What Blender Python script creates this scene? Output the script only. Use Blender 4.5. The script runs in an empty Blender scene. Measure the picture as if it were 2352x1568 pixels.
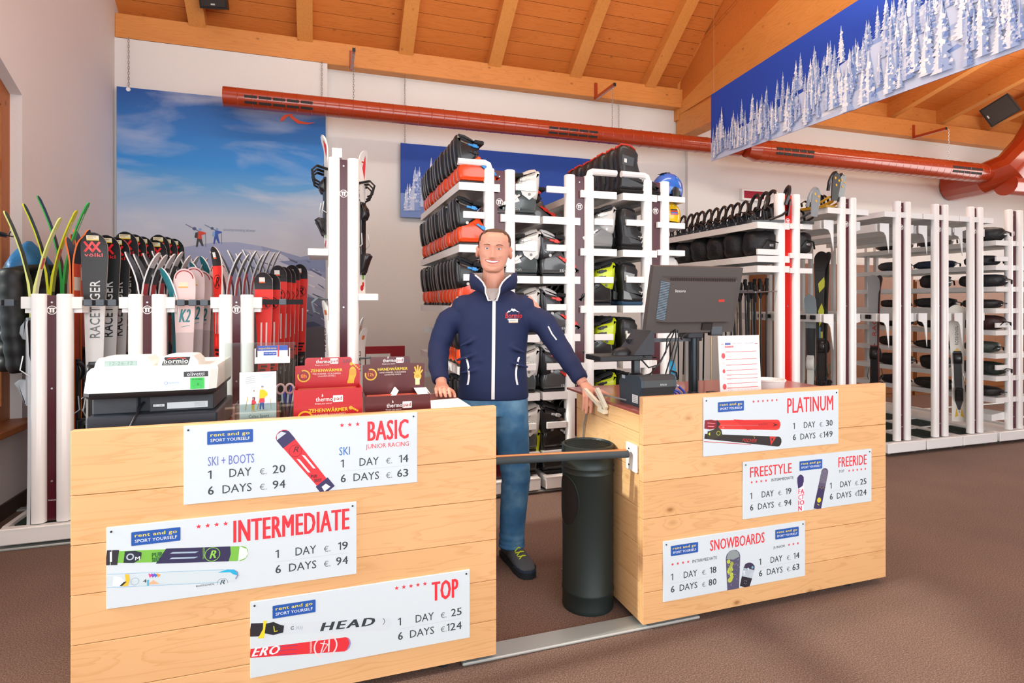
import bpy, math, random
from mathutils import Vector, Matrix
R = math.radians
random.seed(7)
SC = bpy.context.scene
COL = SC.collection

# ------------------------------------------------------------------ camera
TH = math.atan(441.0 / 1330.0)
cam_d = bpy.data.cameras.new('camera')
cam = bpy.data.objects.new('camera', cam_d)
COL.objects.link(cam)
cam.location = (0, 0, 1.40)
cam.rotation_euler = (R(90), 0, -TH)
cam_d.sensor_width = 36
cam_d.lens = 1330.0 / 2352 * 36
cam_d.shift_y = -89.0 / 2352
cam_d.clip_end = 100
SC.camera = cam

# ------------------------------------------------------------------ world, daylight, exposure
w = bpy.data.worlds.new('sky')
SC.world = w
w.use_nodes = True
w.node_tree.nodes['Background'].inputs[0].default_value = (0.86, 0.93, 1.0, 1)
w.node_tree.nodes['Background'].inputs[1].default_value = 1.0

def area(name, loc, rot, sx, sy, power, col):
    l = bpy.data.lights.new(name, 'AREA')
    l.shape = 'RECTANGLE'; l.size = sx; l.size_y = sy; l.energy = power; l.color = col
    o = bpy.data.objects.new(name, l); COL.objects.link(o)
    o.location = loc; o.rotation_euler = rot
    return o
# shop front glazing behind the photographer, side windows, and unseen lamps over the aisle
area('daylight_shopfront', (2.5, -2.85, 2.3), (R(90), 0, 0), 8.5, 3.2, 205, (0.97, 0.98, 1.0))
area('daylight_side_window', (-1.90, 1.9, 1.75), (0, R(-90), 0), 2.1, 1.6, 30, (0.98, 0.99, 1.0))
area('daylight_far_side', (12.6, 3.2, 2.4), (0, R(90), 0), 2.6, 4.5, 100, (1.0, 0.96, 0.9))
area('lamp_row', (1.6, 3.0, 4.9), (0, 0, 0), 4.5, 0.5, 60, (1.0, 0.9, 0.76))
area('lamp_row_far', (7.6, 4.2, 4.1), (0, 0, 0), 4.5, 0.5, 55, (1.0, 0.9, 0.76))
area('ceiling_fill', (1.4, 2.6, 3.6), (R(180), 0, 0), 4.5, 1.2, 105, (1.0, 0.88, 0.72))  # both upward rows are unseen fill added to brighten the ceiling
area('ceiling_fill_far', (8.0, 4.0, 3.2), (R(180), 0, 0), 4.5, 1.0, 62, (1.0, 0.88, 0.72))
sun = bpy.data.lights.new('sun', 'SUN'); sun.energy = 2.6; sun.angle = R(1.5); sun.color = (1.0, 0.95, 0.86)
so = bpy.data.objects.new('sun', sun); COL.objects.link(so)
so.rotation_euler = Vector((0.80, 0.05, -0.48)).to_track_quat('-Z', 'Y').to_euler()

cy = SC.cycles
cy.max_bounces = 6; cy.diffuse_bounces = 3; cy.glossy_bounces = 2; cy.transmission_bounces = 4; cy.transparent_max_bounces = 8
cy.caustics_reflective = False; cy.caustics_refractive = False; cy.adaptive_threshold = 0.06
SC.view_settings.view_transform = 'Standard'
SC.view_settings.look = 'None'
SC.view_settings.gamma = 1
SC.view_settings.use_curve_mapping = False
SC.view_settings.exposure = 0.55

# ------------------------------------------------------------------ helpers
def lin(c):
    c = c / 255.0
    return c / 12.92 if c <= 0.04045 else ((c + 0.055) / 1.055) ** 2.4
def hx(s):
    s = s.lstrip('#')
    return tuple(lin(int(s[i:i + 2], 16)) for i in (0, 2, 4)) + (1.0,)

MATS = {}
def mat(name, col, rough=0.5, metal=0.0, coat=0.0, bump=0.0, bscale=200.0, trans=0.0, alpha=1.0, emit=0.0, var=0.0, vscale=6.0, ior=1.45):
    if name in MATS: return MATS[name]
    m = bpy.data.materials.new(name); m.use_nodes = True
    nt = m.node_tree; b = nt.nodes['Principled BSDF']
    c = hx(col) if isinstance(col, str) else col
    b.inputs['Base Color'].default_value = c
    b.inputs['Roughness'].default_value = rough
    b.inputs['Metallic'].default_value = metal
    b.inputs['IOR'].default_value = ior
    if coat: b.inputs['Coat Weight'].default_value = coat; b.inputs['Coat Roughness'].default_value = 0.08
    if trans: b.inputs['Transmission Weight'].default_value = trans
    if alpha < 1: b.inputs['Alpha'].default_value = alpha
    if emit: b.inputs['Emission Color'].default_value = c; b.inputs['Emission Strength'].default_value = emit
    tc = None
    if bump or var:
        tc = nt.nodes.new('ShaderNodeTexCoord')
    if bump:
        n = nt.nodes.new('ShaderNodeTexNoise'); n.inputs['Scale'].default_value = bscale; n.inputs['Detail'].default_value = 3
        nt.links.new(tc.outputs['Object'], n.inputs['Vector'])
        bp = nt.nodes.new('ShaderNodeBump'); bp.inputs['Strength'].default_value = bump; bp.inputs['Distance'].default_value = 0.01
        nt.links.new(n.outputs['Fac'], bp.inputs['Height']); nt.links.new(bp.outputs['Normal'], b.inputs['Normal'])
    if var:
        n2 = nt.nodes.new('ShaderNodeTexNoise'); n2.inputs['Scale'].default_value = vscale; n2.inputs['Detail'].default_value = 4
        nt.links.new(tc.outputs['Object'], n2.inputs['Vector'])
        mx = nt.nodes.new('ShaderNodeMixRGB'); mx.blend_type = 'MIX'
        mx.inputs[1].default_value = tuple(x * (1 - var) for x in c[:3]) + (1,)
        mx.inputs[2].default_value = tuple(min(1, x * (1 + var)) for x in c[:3]) + (1,)
        nt.links.new(n2.outputs['Fac'], mx.inputs[0]); nt.links.new(mx.outputs[0], b.inputs['Base Color'])
    MATS[name] = m
    return m

def ramp(nt, stops):
    r = nt.nodes.new('ShaderNodeValToRGB'); e = r.color_ramp.elements
    while len(e) < len(stops): e.new(0.5)
    for i, (p, c) in enumerate(stops): e[i].position = p; e[i].color = hx(c) if isinstance(c, str) else c
    return r

def wood(name, light, dark, knot, axis=0, rough=0.45, coat=0.0, gs=1.0):
    """pine: long soft grain along one axis, and scattered knots"""
    m = bpy.data.materials.new(name); m.use_nodes = True
    nt = m.node_tree; b = nt.nodes['Principled BSDF']; L = nt.links.new
    tc = nt.nodes.new('ShaderNodeTexCoord')
    oi = nt.nodes.new('ShaderNodeObjectInfo')
    ad = nt.nodes.new('ShaderNodeVectorMath'); ad.operation = 'ADD'
    sc = nt.nodes.new('ShaderNodeVectorMath'); sc.operation = 'SCALE'; sc.inputs['Scale'].default_value = 37.0
    cx = nt.nodes.new('ShaderNodeCombineXYZ')
    L(oi.outputs['Random'], cx.inputs[0]); L(oi.outputs['Random'], cx.inputs[1]); L(oi.outputs['Random'], cx.inputs[2])
    L(cx.outputs[0], sc.inputs[0]); L(tc.outputs['Object'], ad.inputs[0]); L(sc.outputs[0], ad.inputs[1])
    mp = nt.nodes.new('ShaderNodeMapping')
    s = [14.0 * gs, 14.0 * gs, 14.0 * gs]; s[axis] = 0.9 * gs
    mp.inputs['Scale'].default_value = s
    L(ad.outputs[0], mp.inputs['Vector'])
    # knots pull the grain aside
    vk = nt.nodes.new('ShaderNodeMapping'); k = [6.8, 6.8, 6.8]; k[axis] = 3.8; vk.inputs['Scale'].default_value = k
    L(ad.outputs[0], vk.inputs['Vector'])
    vo = nt.nodes.new('ShaderNodeTexVoronoi'); vo.inputs['Scale'].default_value = 1.0; L(vk.outputs[0], vo.inputs['Vector'])
    n1 = nt.nodes.new('ShaderNodeTexNoise'); n1.inputs['Scale'].default_value = 1.0; n1.inputs['Detail'].default_value = 3
    n1.inputs['Distortion'].default_value = 0.6
    L(mp.outputs[0], n1.inputs['Vector'])
    wv = nt.nodes.new('ShaderNodeMath'); wv.operation = 'MULTIPLY'; wv.inputs[1].default_value = 9.0; L(n1.outputs['Fac'], wv.inputs[0])
    kn = nt.nodes.new('ShaderNodeMath'); kn.operation = 'DIVIDE'; kn.inputs[0].default_value = 0.25
    L(vo.outputs['Distance'], kn.inputs[1])
    ad2 = nt.nodes.new('ShaderNodeMath'); ad2.operation = 'ADD'; L(wv.outputs[0], ad2.inputs[0]); L(kn.outputs[0], ad2.inputs[1])
    fr = nt.nodes.new('ShaderNodeMath'); fr.operation = 'FRACT'; L(ad2.outputs[0], fr.inputs[0])
    r1 = ramp(nt, [(0.0, light), (0.62, light), (0.93, dark), (1.0, light)]); L(fr.outputs[0], r1.inputs[0])
    n2 = nt.nodes.new('ShaderNodeTexNoise'); n2.inputs['Scale'].default_value = 1.3; n2.inputs['Detail'].default_value = 2
    L(ad.outputs[0], n2.inputs['Vector'])
    m1 = nt.nodes.new('ShaderNodeMixRGB'); m1.blend_type = 'MIX'; m1.inputs[0].default_value = 0.38
    m1.inputs[1].default_value = hx(light); L(r1.outputs[0], m1.inputs[2])
    m2 = nt.nodes.new('ShaderNodeMixRGB'); m2.blend_type = 'MULTIPLY'
    rr = ramp(nt, [(0.3, (0.9, 0.86, 0.8, 1)), (0.7, (1, 1, 1, 1))]); L(n2.outputs['Fac'], rr.inputs[0])
    m2.inputs[0].default_value = 1.0; L(m1.outputs[0], m2.inputs[1]); L(rr.outputs[0], m2.inputs[2])
    kr = ramp(nt, [(0.03, (.8, .8, .8, 1)), (0.065, (0.3, 0.3, 0.3, 1)), (0.12, (0, 0, 0, 1))]); L(vo.outputs['Distance'], kr.inputs[0])
    m3 = nt.nodes.new('ShaderNodeMixRGB'); L(kr.outputs[0], m3.inputs[0]); L(m2.outputs[0], m3.inputs[1]); m3.inputs[2].default_value = hx(knot)
    L(m3.outputs[0], b.inputs['Base Color'])
    b.inputs['Roughness'].default_value = rough
    if coat: b.inputs['Coat Weight'].default_value = coat; b.inputs['Coat Roughness'].default_value = 0.2
    MATS[name] = m
    return m

def attr_mat(name, rough=0.45, coat=0.0, metal=0.0):
    """colour comes from the printed colour of each face"""
    m = bpy.data.materials.new(name); m.use_nodes = True
    nt = m.node_tree; b = nt.nodes['Principled BSDF']
    a = nt.nodes.new('ShaderNodeVertexColor'); a.layer_name = 'print'
    nt.links.new(a.outputs['Color'], b.inputs['Base Color'])
    b.inputs['Roughness'].default_value = rough; b.inputs['Metallic'].default_value = metal
    if coat: b.inputs['Coat Weight'].default_value = coat; b.inputs['Coat Roughness'].default_value = 0.1
    MATS[name] = m
    return m

LOCS = {}
def tag(o, label=None, cat=None, group=None, kind=None):
    if label: o['label'] = label
    if cat: o['category'] = cat
    if group: o['group'] = group
    if kind: o['kind'] = kind
    return o
def thing(name, label, cat, loc=(0, 0, 0), rotz=0.0, group=None):
    o = bpy.data.objects.new(name, None); COL.objects.link(o)
    o.empty_display_size = 0.1
    o.location = loc; o.rotation_euler = (0, 0, rotz)
    LOCS[o.name] = Vector(loc)
    return tag(o, label, cat, group)
def copy_tree(o, parent=None):
    c = o.copy(); COL.objects.link(c)
    if parent is not None: c.parent = parent
    for ch in KIDS.get(o.name, []):
        copy_tree(ch, c)
    return c
KIDS = {}
def place(proto, used, loc, rot, label, group=None, scale=None):
    """first call uses the prototype itself, later calls a copy of it and its parts"""
    o = proto if not used else copy_tree(proto)
    used.append(1)
    o.location = loc; o.rotation_euler = rot if isinstance(rot, tuple) else (0, 0, rot)
    if scale: o.scale = scale if isinstance(scale, tuple) else (scale,) * 3
    o['label'] = label
    if group: o['group'] = group
    return o
ORD = ['first', 'second', 'third', 'fourth', 'fifth', 'sixth', 'seventh', 'eighth', 'ninth', 'tenth', 'eleventh', 'twelfth', 'thirteenth', 'fourteenth',
       'fifteenth', 'sixteenth', 'seventeenth', 'eighteenth', 'nineteenth', 'twentieth', 'twenty-first', 'twenty-second', 'twenty-third', 'twenty-fourth', 'twenty-fifth', 'twenty-sixth', 'twenty-seventh', 'twenty-eighth']

class MB:
    def __init__(s): s.v = []; s.f = []; s.c = []; s.cur = None
    def add(s, vs, fs, col=None):
        n = len(s.v); s.v += [tuple(p) for p in vs]
        for f in fs: s.f.append(tuple(i + n for i in f)); s.c.append(col or s.cur)
        return s
    def box(s, x0, x1, y0, y1, z0, z1, ch=0.0, col=None):
        if x0 > x1: x0, x1 = x1, x0
        if y0 > y1: y0, y1 = y1, y0
        if z0 > z1: z0, z1 = z1, z0
        if ch <= 0:
            vs = [(x, y, z) for x in (x0, x1) for y in (y0, y1) for z in (z0, z1)]
            return s.add(vs, [(0, 1, 3, 2), (4, 6, 7, 5), (0, 4, 5, 1), (2, 3, 7, 6), (0, 2, 6, 4), (1, 5, 7, 3)], col)
        ch = min(ch, (x1 - x0) * .45, (y1 - y0) * .45, (z1 - z0) * .45)
        vs = []; idx = {}
        for i, X in enumerate((x0, x1)):
            for j, Y in enumerate((y0, y1)):
                for k, Z in enumerate((z0, z1)):
                    dx, dy, dz = (ch if i == 0 else -ch), (ch if j == 0 else -ch), (ch if k == 0 else -ch)
                    idx[i, j, k] = len(vs)
                    vs += [(X, Y + dy, Z + dz), (X + dx, Y, Z + dz), (X + dx, Y + dy, Z)]
        I = lambda i, j, k, a: idx[i, j, k] + a
        fs = []
        for i in (0, 1):
            q = [I(i, 0, 0, 0), I(i, 1, 0, 0), I(i, 1, 1, 0), I(i, 0, 1, 0)]; fs.append(q[::-1] if i == 0 else q)
            q = [I(0, i, 0, 1), I(1, i, 0, 1), I(1, i, 1, 1), I(0, i, 1, 1)]; fs.append(q if i == 0 else q[::-1])
            q = [I(0, 0, i, 2), I(1, 0, i, 2), I(1, 1, i, 2), I(0, 1, i, 2)]; fs.append(q[::-1] if i == 0 else q)
        for a in (0, 1):
            for b in (0, 1):
                fs.append((I(0, a, b, 1), I(1, a, b, 1), I(1, a, b, 2), I(0, a, b, 2)))
                fs.append((I(a, 0, b, 0), I(a, 1, b, 0), I(a, 1, b, 2), I(a, 0, b, 2)))
                fs.append((I(a, b, 0, 0), I(a, b, 1, 0), I(a, b, 1, 1), I(a, b, 0, 1)))
        for i in (0, 1):
            for j in (0, 1):
                for k in (0, 1): fs.append((I(i, j, k, 0), I(i, j, k, 1), I(i, j, k, 2)))
        return s.add(vs, fs, col)
    def obox(s, o, u, v, n, col=None):
        """box from corner o with edge vectors u, v, n"""
        o, u, v, n = Vector(o), Vector(u), Vector(v), Vector(n)
        vs = [o + u * a + v * b + n * c for a in (0, 1) for b in (0, 1) for c in (0, 1)]
        return s.add(vs, [(0, 1, 3, 2), (4, 6, 7, 5), (0, 4, 5, 1), (2, 3, 7, 6), (0, 2, 6, 4), (1, 5, 7, 3)], col)
    def loft(s, rings, closed=True, cap0=True, cap1=True, col=None):
        n = len(rings[0]); vs = [p for r in rings for p in r]; fs = []
        m = n if closed else n - 1
        for i in range(len(rings) - 1):
            for j in range(m):
                a = i * n + j; b = i * n + (j + 1) % n
                fs.append((a, b, b + n, a + n))
        if closed and cap0: fs.append(tuple(range(n - 1, -1, -1)))
        if closed and cap1: fs.append(tuple((len(rings) - 1) * n + j for j in range(n)))
        return s.add(vs, fs, col)
    def tube(s, path, r, n=10, col=None, flat=None, caps=True):
        P = [Vector(p) for p in path]; rings = []; up = None
        for i, p in enumerate(P):
            t = (P[min(i + 1, len(P) - 1)] - P[max(i - 1, 0)]).normalized()
            if up is None:
                up = Vector((0, 0, 1)) if abs(t.z) < 0.9 else Vector((0, 1, 0))
            a = t.cross(up)
            if a.length < 1e-6: a = t.cross(Vector((1, 0, 0)))
            a.normalize(); b = a.cross(t).normalized(); up = b
            rr = r[i] if isinstance(r, (list, tuple)) else r
            fl = flat or 1.0
            rings.append([p + a * (rr * math.cos(2 * math.pi * k / n)) + b * (rr * fl * math.sin(2 * math.pi * k / n)) for k in range(n)])
        return s.loft(rings, cap0=caps, cap1=caps, col=col)
    def cyl(s, p0, p1, r0, r1=None, n=16, col=None):
        return s.tube([p0, p1], [r0, r0 if r1 is None else r1], n, col)
    def lathe(s, prof, c=(0, 0, 0), n=24, col=None, cap=True):
        rings = [[(c[0] + r * math.cos(2 * math.pi * k / n), c[1] + r * math.sin(2 * math.pi * k / n), c[2] + z) for k in range(n)] for r, z in prof]
        return s.loft(rings, cap0=cap, cap1=cap, col=col)
    def prism(s, poly, o, u, v, n, col=None):
        """polygon in the u,v plane at o pushed along n"""
        o, u, v, n = Vector(o), Vector(u), Vector(v), Vector(n)
        a = [o + u * x + v * y for x, y in poly]; b = [p + n for p in a]
        return s.loft([a, b], col=col)
    def puff(s, poly, w, ins=0.012, o=(0, 0, 0), col=None, k=3):
        """profile in XZ given thickness w along Y with rounded flanks"""
        cx = sum(p[0] for p in poly) / len(poly); cz = sum(p[1] for p in poly) / len(poly)
        N = len(poly); rings = []
        nor = []
        A = sum(poly[i][0] * poly[(i + 1) % N][1] - poly[(i + 1) % N][0] * poly[i][1] for i in range(N))
        sg = 1 if A > 0 else -1
        for i in range(N):
            (x0, z0), (x1, z1), (x2, z2) = poly[i - 1], poly[i], poly[(i + 1) % N]
            nx, nz = (z2 - z0) * sg, -(x2 - x0) * sg
            l = math.hypot(nx, nz) or 1
            nor.append((nx / l, nz / l))
        for q in range(2 * k):
            t = (q if q < k else 2 * k - 1 - q) / (k - 1) * math.pi / 2
            y = w / 2 - ins * (1 - math.cos(t))
            d = ins * (1 - math.sin(t))
            y = -y if q < k else y
            rings.append([(o[0] + p[0] - nor[i][0] * d, o[1] + y, o[2] + p[1] - nor[i][1] * d) for i, p in enumerate(poly)])
        return s.loft(rings, col=col)
    def ball(s, c, r, n=16, m=10, col=None, z0=-1.0, z1=1.0):
        r = r if isinstance(r, (tuple, list)) else (r, r, r); rings = []
        a0, a1 = math.asin(z0), math.asin(z1)
        for i in range(m + 1):
            a = a0 + (a1 - a0) * i / m
            rings.append([(c[0] + r[0] * math.cos(a) * math.cos(2 * math.pi * k / n), c[1] + r[1] * math.cos(a) * math.sin(2 * math.pi * k / n), c[2] + r[2] * math.sin(a)) for k in range(n)])
        return s.loft(rings, col=col)
    def xf(s, M):
        s.v = [tuple(M @ Vector(p)) for p in s.v]; return s
    def join(s, o, M=None):
        n = len(s.v)
        s.v += [tuple(M @ Vector(p)) for p in o.v] if M else o.v
        s.f += [tuple(i + n for i in f) for f in o.f]; s.c += o.c
        return s
    def build(s, name, m, parent=None, smooth=True, world=False, sharp=40, sub=0, kind=None):
        v = s.v
        if world and parent is not None:
            p = parent
            while p.parent is not None: p = p.parent
            l = LOCS[p.name]
            v = [(a - l[0], b - l[1], c - l[2]) for a, b, c in v]
        me = bpy.data.meshes.new(name); me.from_pydata(v, [], s.f)
        if any(c is not None for c in s.c):
            ca = me.color_attributes.new('print', 'FLOAT_COLOR', 'CORNER')
            buf = []
            for f, c in zip(s.f, s.c): buf += list(c or (1, 1, 1, 1)) * len(f)
            ca.data.foreach_set('color', buf)
        me.materials.append(MATS[m] if isinstance(m, str) else m)
        if smooth:
            me.polygons.foreach_set('use_smooth', [True] * len(me.polygons))
            try: me.set_sharp_from_angle(angle=R(sharp))
            except Exception: pass
        o = bpy.data.objects.new(name, me); COL.objects.link(o)
        if parent is not None:
            o.parent = parent; KIDS.setdefault(parent.name, []).append(o)
        else: LOCS[o.name] = Vector((0, 0, 0))
        if sub:
            md = o.modifiers.new('smooth', 'SUBSURF'); md.levels = sub; md.render_levels = sub
        if kind: o['kind'] = kind
        return o

def struct(o, kind='structure'):
    o['kind'] = kind; return o

# ------------------------------------------------------------------ flat print: lettering and pictures
_TX = {}
def text_geo(s, bold=0.0, shear=0.0, space=1.0):
    k = (s, bold, shear, space)
    if k in _TX: return _TX[k]
    cu = bpy.data.curves.new('t', 'FONT'); cu.body = s; cu.size = 1.0; cu.offset = bold; cu.shear = shear; cu.resolution_u = 2; cu.space_character = space
    ob = bpy.data.objects.new('t', cu)
    me = ob.to_mesh()
    vs = [(v.co.x, v.co.y) for v in me.vertices]; fs = [tuple(p.vertices) for p in me.polygons]
    ob.to_mesh_clear(); bpy.data.objects.remove(ob); bpy.data.curves.remove(cu)
    if vs:
        x0 = min(p[0] for p in vs); x1 = max(p[0] for p in vs); y0 = min(p[1] for p in vs); y1 = max(p[1] for p in vs)
        vs = [((x - x0) / max(1e-6, x1 - x0), (y - y0) / max(1e-6, y1 - y0)) for x, y in vs]
    _TX[k] = (vs, fs)
    return _TX[k]

def clip_poly(P, ax, lim, sg):
    out = []
    for i in range(len(P)):
        a, b = P[i - 1], P[i]; da, db = (a[ax] - lim) * sg, (b[ax] - lim) * sg
        if (da >= 0) != (db >= 0):
            t = da / (da - db); out.append((a[0] + (b[0] - a[0]) * t, a[1] + (b[1] - a[1]) * t))
        if db >= 0: out.append(b)
    return out
class Canvas:
    """2-D print: x to the right, y up, later layers lie a hair above earlier ones"""
    def __init__(s, eps=0.00035): s.items = []; s.eps = eps; s.L = 1; s.clip = None
    def poly(s, pts, col, lay=None):
        s.items.append((list(pts), [tuple(range(len(pts)))], hx(col) if isinstance(col, str) else col, lay or s.L)); return s
    def rect(s, x0, y0, x1, y1, col, lay=None): return s.poly([(x0, y0), (x1, y0), (x1, y1), (x0, y1)], col, lay)
    def rrect(s, x0, y0, x1, y1, r, col, lay=None):
        pts = []
        for cx, cy, a in ((x1 - r, y0 + r, -90), (x1 - r, y1 - r, 0), (x0 + r, y1 - r, 90), (x0 + r, y0 + r, 180)):
            for k in range(4): t = R(a + 30 * k); pts.append((cx + r * math.cos(t), cy + r * math.sin(t)))
        return s.poly(pts, col, lay)
    def disc(s, x, y, r, col, lay=None, n=18, ry=None):
        return s.poly([(x + r * math.cos(2 * math.pi * k / n), y + (ry or r) * math.sin(2 * math.pi * k / n)) for k in range(n)], col, lay)
    def ring(s, x, y, r, w, col, lay=None, n=22, a0=0, a1=360, ry=None):
        k = (ry or r) / r
        A = [R(a0 + (a1 - a0) * i / n) for i in range(n + 1)]
        vs = [(x + r * math.cos(a), y + k * r * math.sin(a)) for a in A] + [(x + (r - w) * math.cos(a), y + k * (r - w) * math.sin(a)) for a in A]
        fs = [(i, i + 1, n + 2 + i, n + 1 + i) for i in range(n)]
        s.items.append((vs, fs, hx(col) if isinstance(col, str) else col, lay or s.L)); return s
    def line(s, pts, w, col, lay=None):
        c = hx(col) if isinstance(col, str) else col
        for (x0, y0), (x1, y1) in zip(pts, pts[1:]):
            l = math.hypot(x1 - x0, y1 - y0) or 1; nx, ny = -(y1 - y0) / l * w / 2, (x1 - x0) / l * w / 2
            s.items.append(([(x0 - nx, y0 - ny), (x1 - nx, y1 - ny), (x1 + nx, y1 + ny), (x0 + nx, y0 + ny)], [(0, 1, 2, 3)], c, lay or s.L))
        return s
    def star(s, x, y, r, col, lay=None):
        for a in range(5):  # five kite points
            t = R(90 + 72 * a); q = 0.42 * r
            s.poly([(x, y), (x + q * math.cos(t - R(36)), y + q * math.sin(t - R(36))), (x + r * math.cos(t), y + r * math.sin(t)), (x + q * math.cos(t + R(36)), y + q * math.sin(t + R(36)))], col, lay)
        return s
    def text(s, t, x0, y0, x1, y1, col, bold=0.0, shear=0.0, lay=None, rot=None, space=1.0):
        if bold > 0:  # heavier strokes: overprint with tiny side shifts
            q = bold * (y1 - y0) * 0.95
            for k in (-1, -.33, .33, 1): s.text(t, x0 + q + k * q, y0, x1 - q + k * q, y1, col, 0.0, shear, lay, rot, 1.0 + 2.4 * bold)
            return s
        vs, fs = text_geo(t, 0.0, shear, space)
        w, h = x1 - x0, y1 - y0
        if rot is None: P = [(x0 + a * w, y0 + b * h) for a, b in vs]
        else:
            c, sn = math.cos(rot), math.sin(rot)
            P = [(x0 + a * w * c - b * h * sn, y0 + a * w * sn + b * h * c) for a, b in vs]
        s.items.append((P, fs, hx(col) if isinstance(col, str) else col, lay or s.L + 1)); return s
    def _clip(s):
        x0, y0, x1, y1 = s.clip; new = []
        for vs, fs, c, lay in s.items:
            if all(x0 <= x <= x1 and y0 <= y <= y1 for x, y in vs): new.append((vs, fs, c, lay)); continue
            V, F = [], []
            for f in fs:
                P = [vs[i] for i in f]
                for ax, lim, sg in ((0, x0, 1), (0, x1, -1), (1, y0, 1), (1, y1, -1)):
                    if P: P = clip_poly(P, ax, lim, sg)
                if len(P) > 2: F.append(tuple(range(len(V), len(V) + len(P)))); V += P
            if F: new.append((V, F, c, lay))
        s.items = new
    def num(s, t, x0, y0, x1, y1, col, bold=.02, lay=None):
        """figures side by side; the one has a flag"""
        cw = [.50 if ch == '1' else 1.0 for ch in t]; g = .16; tot = sum(cw) + g * (len(t) - 1); x = x0; k = (x1 - x0) / tot; h = y1 - y0; st = h * (.12 + bold)
        for ch, c_ in zip(t, cw):
            if ch == '1':
                r = x + c_ * k; s.poly([(r - st, y0), (r, y0), (r, y1), (r - st, y1)], col, (lay or s.L + 1)); s.poly([(x, y1 - .26 * h), (x, y1 - .14 * h), (r - st * .5, y1), (r - st * .5, y1 - .14 * h)], col, (lay or s.L + 1) + .4)
            else: s.text(ch, x, y0, x + c_ * k, y1, col, bold, lay=lay)
            x += (c_ + g) * k
        return s
    def build(s, name, parent, o, u=(1, 0, 0), v=(0, 0, 1), m='print', world=True, bend=None):
        if s.clip: s._clip()
        o, u, v = Vector(o), Vector(u).normalized(), Vector(v).normalized(); n = u.cross(v)
        mb = MB()
        for ii, (vs, fs, c, lay) in enumerate(s.items):
            P = []
            d = s.eps * lay + 2.5e-6 * ii
            for x, y in vs:
                P.append(bend(x, y, d) if bend else o + u * x + v * y + n * d)
            mb.add(P, fs, c)
        return mb.build(name, m, parent, smooth=False, world=world)

# pixel of the 2352 x 1568 photograph -> point on a real plane of the room (used for measuring positions)
_F = (math.sin(TH), math.cos(TH)); _R = (math.cos(TH), -math.sin(TH))
def _ray(px, py):
    a = (px - 1176) / 1330.0; return (_F[0] + a * _R[0], _F[1] + a * _R[1], (695 - py) / 1330.0)
def at(px, py, X=None, Y=None, Z=None):
    r = _ray(px, py)
    t = X / r[0] if X is not None else Y / r[1] if Y is not None else (Z - 1.4) / r[2]
    return Vector((r[0] * t, r[1] * t, 1.4 + r[2] * t))

# ------------------------------------------------------------------ materials
wood('pine_front', '#ecba84', '#d0955a', '#9a5f28', axis=0, rough=0.42, coat=0.15)
wood('pine_side', '#eabf8a', '#cf9a5e', '#a0662f', axis=1, rough=0.42, coat=0.15)
wood('ceiling_board', '#d9813a', '#b9611f', '#7d3d14', axis=0, rough=0.55)
wood('rafter_wood', '#e39a50', '#c4762f', '#8a4a1c', axis=1, rough=0.5)
wood('beam_wood', '#e0954d', '#c2752f', '#8a4a1c', axis=0, rough=0.5)
wood('frame_wood', '#a9622a', '#8a4a1c', '#5c2f10', axis=2, rough=0.45)
mat('plaster', '#e8e6e3', 0.85, bump=0.12, bscale=60, var=0.025, vscale=1.2)
mat('plaster_warm', '#dedad9', 0.85, bump=0.15, bscale=50, var=0.03, vscale=1.5)
mat('white_metal', '#f4f3f1', 0.32, coat=0.3)
mat('white_plastic', '#f3f3ef', 0.4)
mat('maroon_panel', '#4c0c1e', 0.25, coat=0.15, var=0.35, vscale=2.2)
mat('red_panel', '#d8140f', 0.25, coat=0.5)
mat('dark_skirting', '#4a3a30', 0.6)
mat('duct_paint', '#a83a1a', 0.22, coat=0.7)
mat('vent_dark', '#2d2726', 0.7)
mat('steel', '#b9bcc0', 0.3, metal=0.9)
mat('dark_steel', '#4a4d50', 0.35, metal=0.8)
mat('aluminium', '#c3cbc9', 0.4, metal=0.55)
mat('black_plastic', '#1b1c1f', 0.42)
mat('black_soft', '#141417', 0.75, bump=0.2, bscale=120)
mat('charcoal', '#33373d', 0.5, bump=0.12, bscale=600)
mat('rubber', '#1f3028', 0.9, bump=0.5, bscale=160)
def clear(name, tint, refl):
    m = bpy.data.materials.new(name); m.use_nodes = True; nt = m.node_tree; L = nt.links.new
    nt.nodes.remove(nt.nodes['Principled BSDF'])
    t = nt.nodes.new('ShaderNodeBsdfTransparent'); t.inputs[0].default_value = hx(tint)
    g = nt.nodes.new('ShaderNodeBsdfGlossy'); g.inputs['Roughness'].default_value = 0.05
    f = nt.nodes.new('ShaderNodeFresnel'); f.inputs[0].default_value = 1.4
    a = nt.nodes.new('ShaderNodeMath'); a.operation = 'MULTIPLY_ADD'; a.inputs[1].default_value = 0.8; a.inputs[2].default_value = refl
    L(f.outputs[0], a.inputs[0])
    x = nt.nodes.new('ShaderNodeMixShader'); L(a.outputs[0], x.inputs[0]); L(t.outputs[0], x.inputs[1]); L(g.outputs[0], x.inputs[2])
    L(x.outputs[0], nt.nodes['Material Output'].inputs[0]); MATS[name] = m
clear('glass', '#f7fbfb', 0.0); clear('clear_acrylic', '#eef6f5', 0.06)
mat('paper', '#fbfbf8', 0.7)
attr_mat('print', 0.5); attr_mat('print_gloss', 0.28, coat=0.4); attr_mat('print_fabric', 0.8)
mat('mahogany', '#9c5044', 0.3, coat=0.4, var=0.12, vscale=14)

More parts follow.
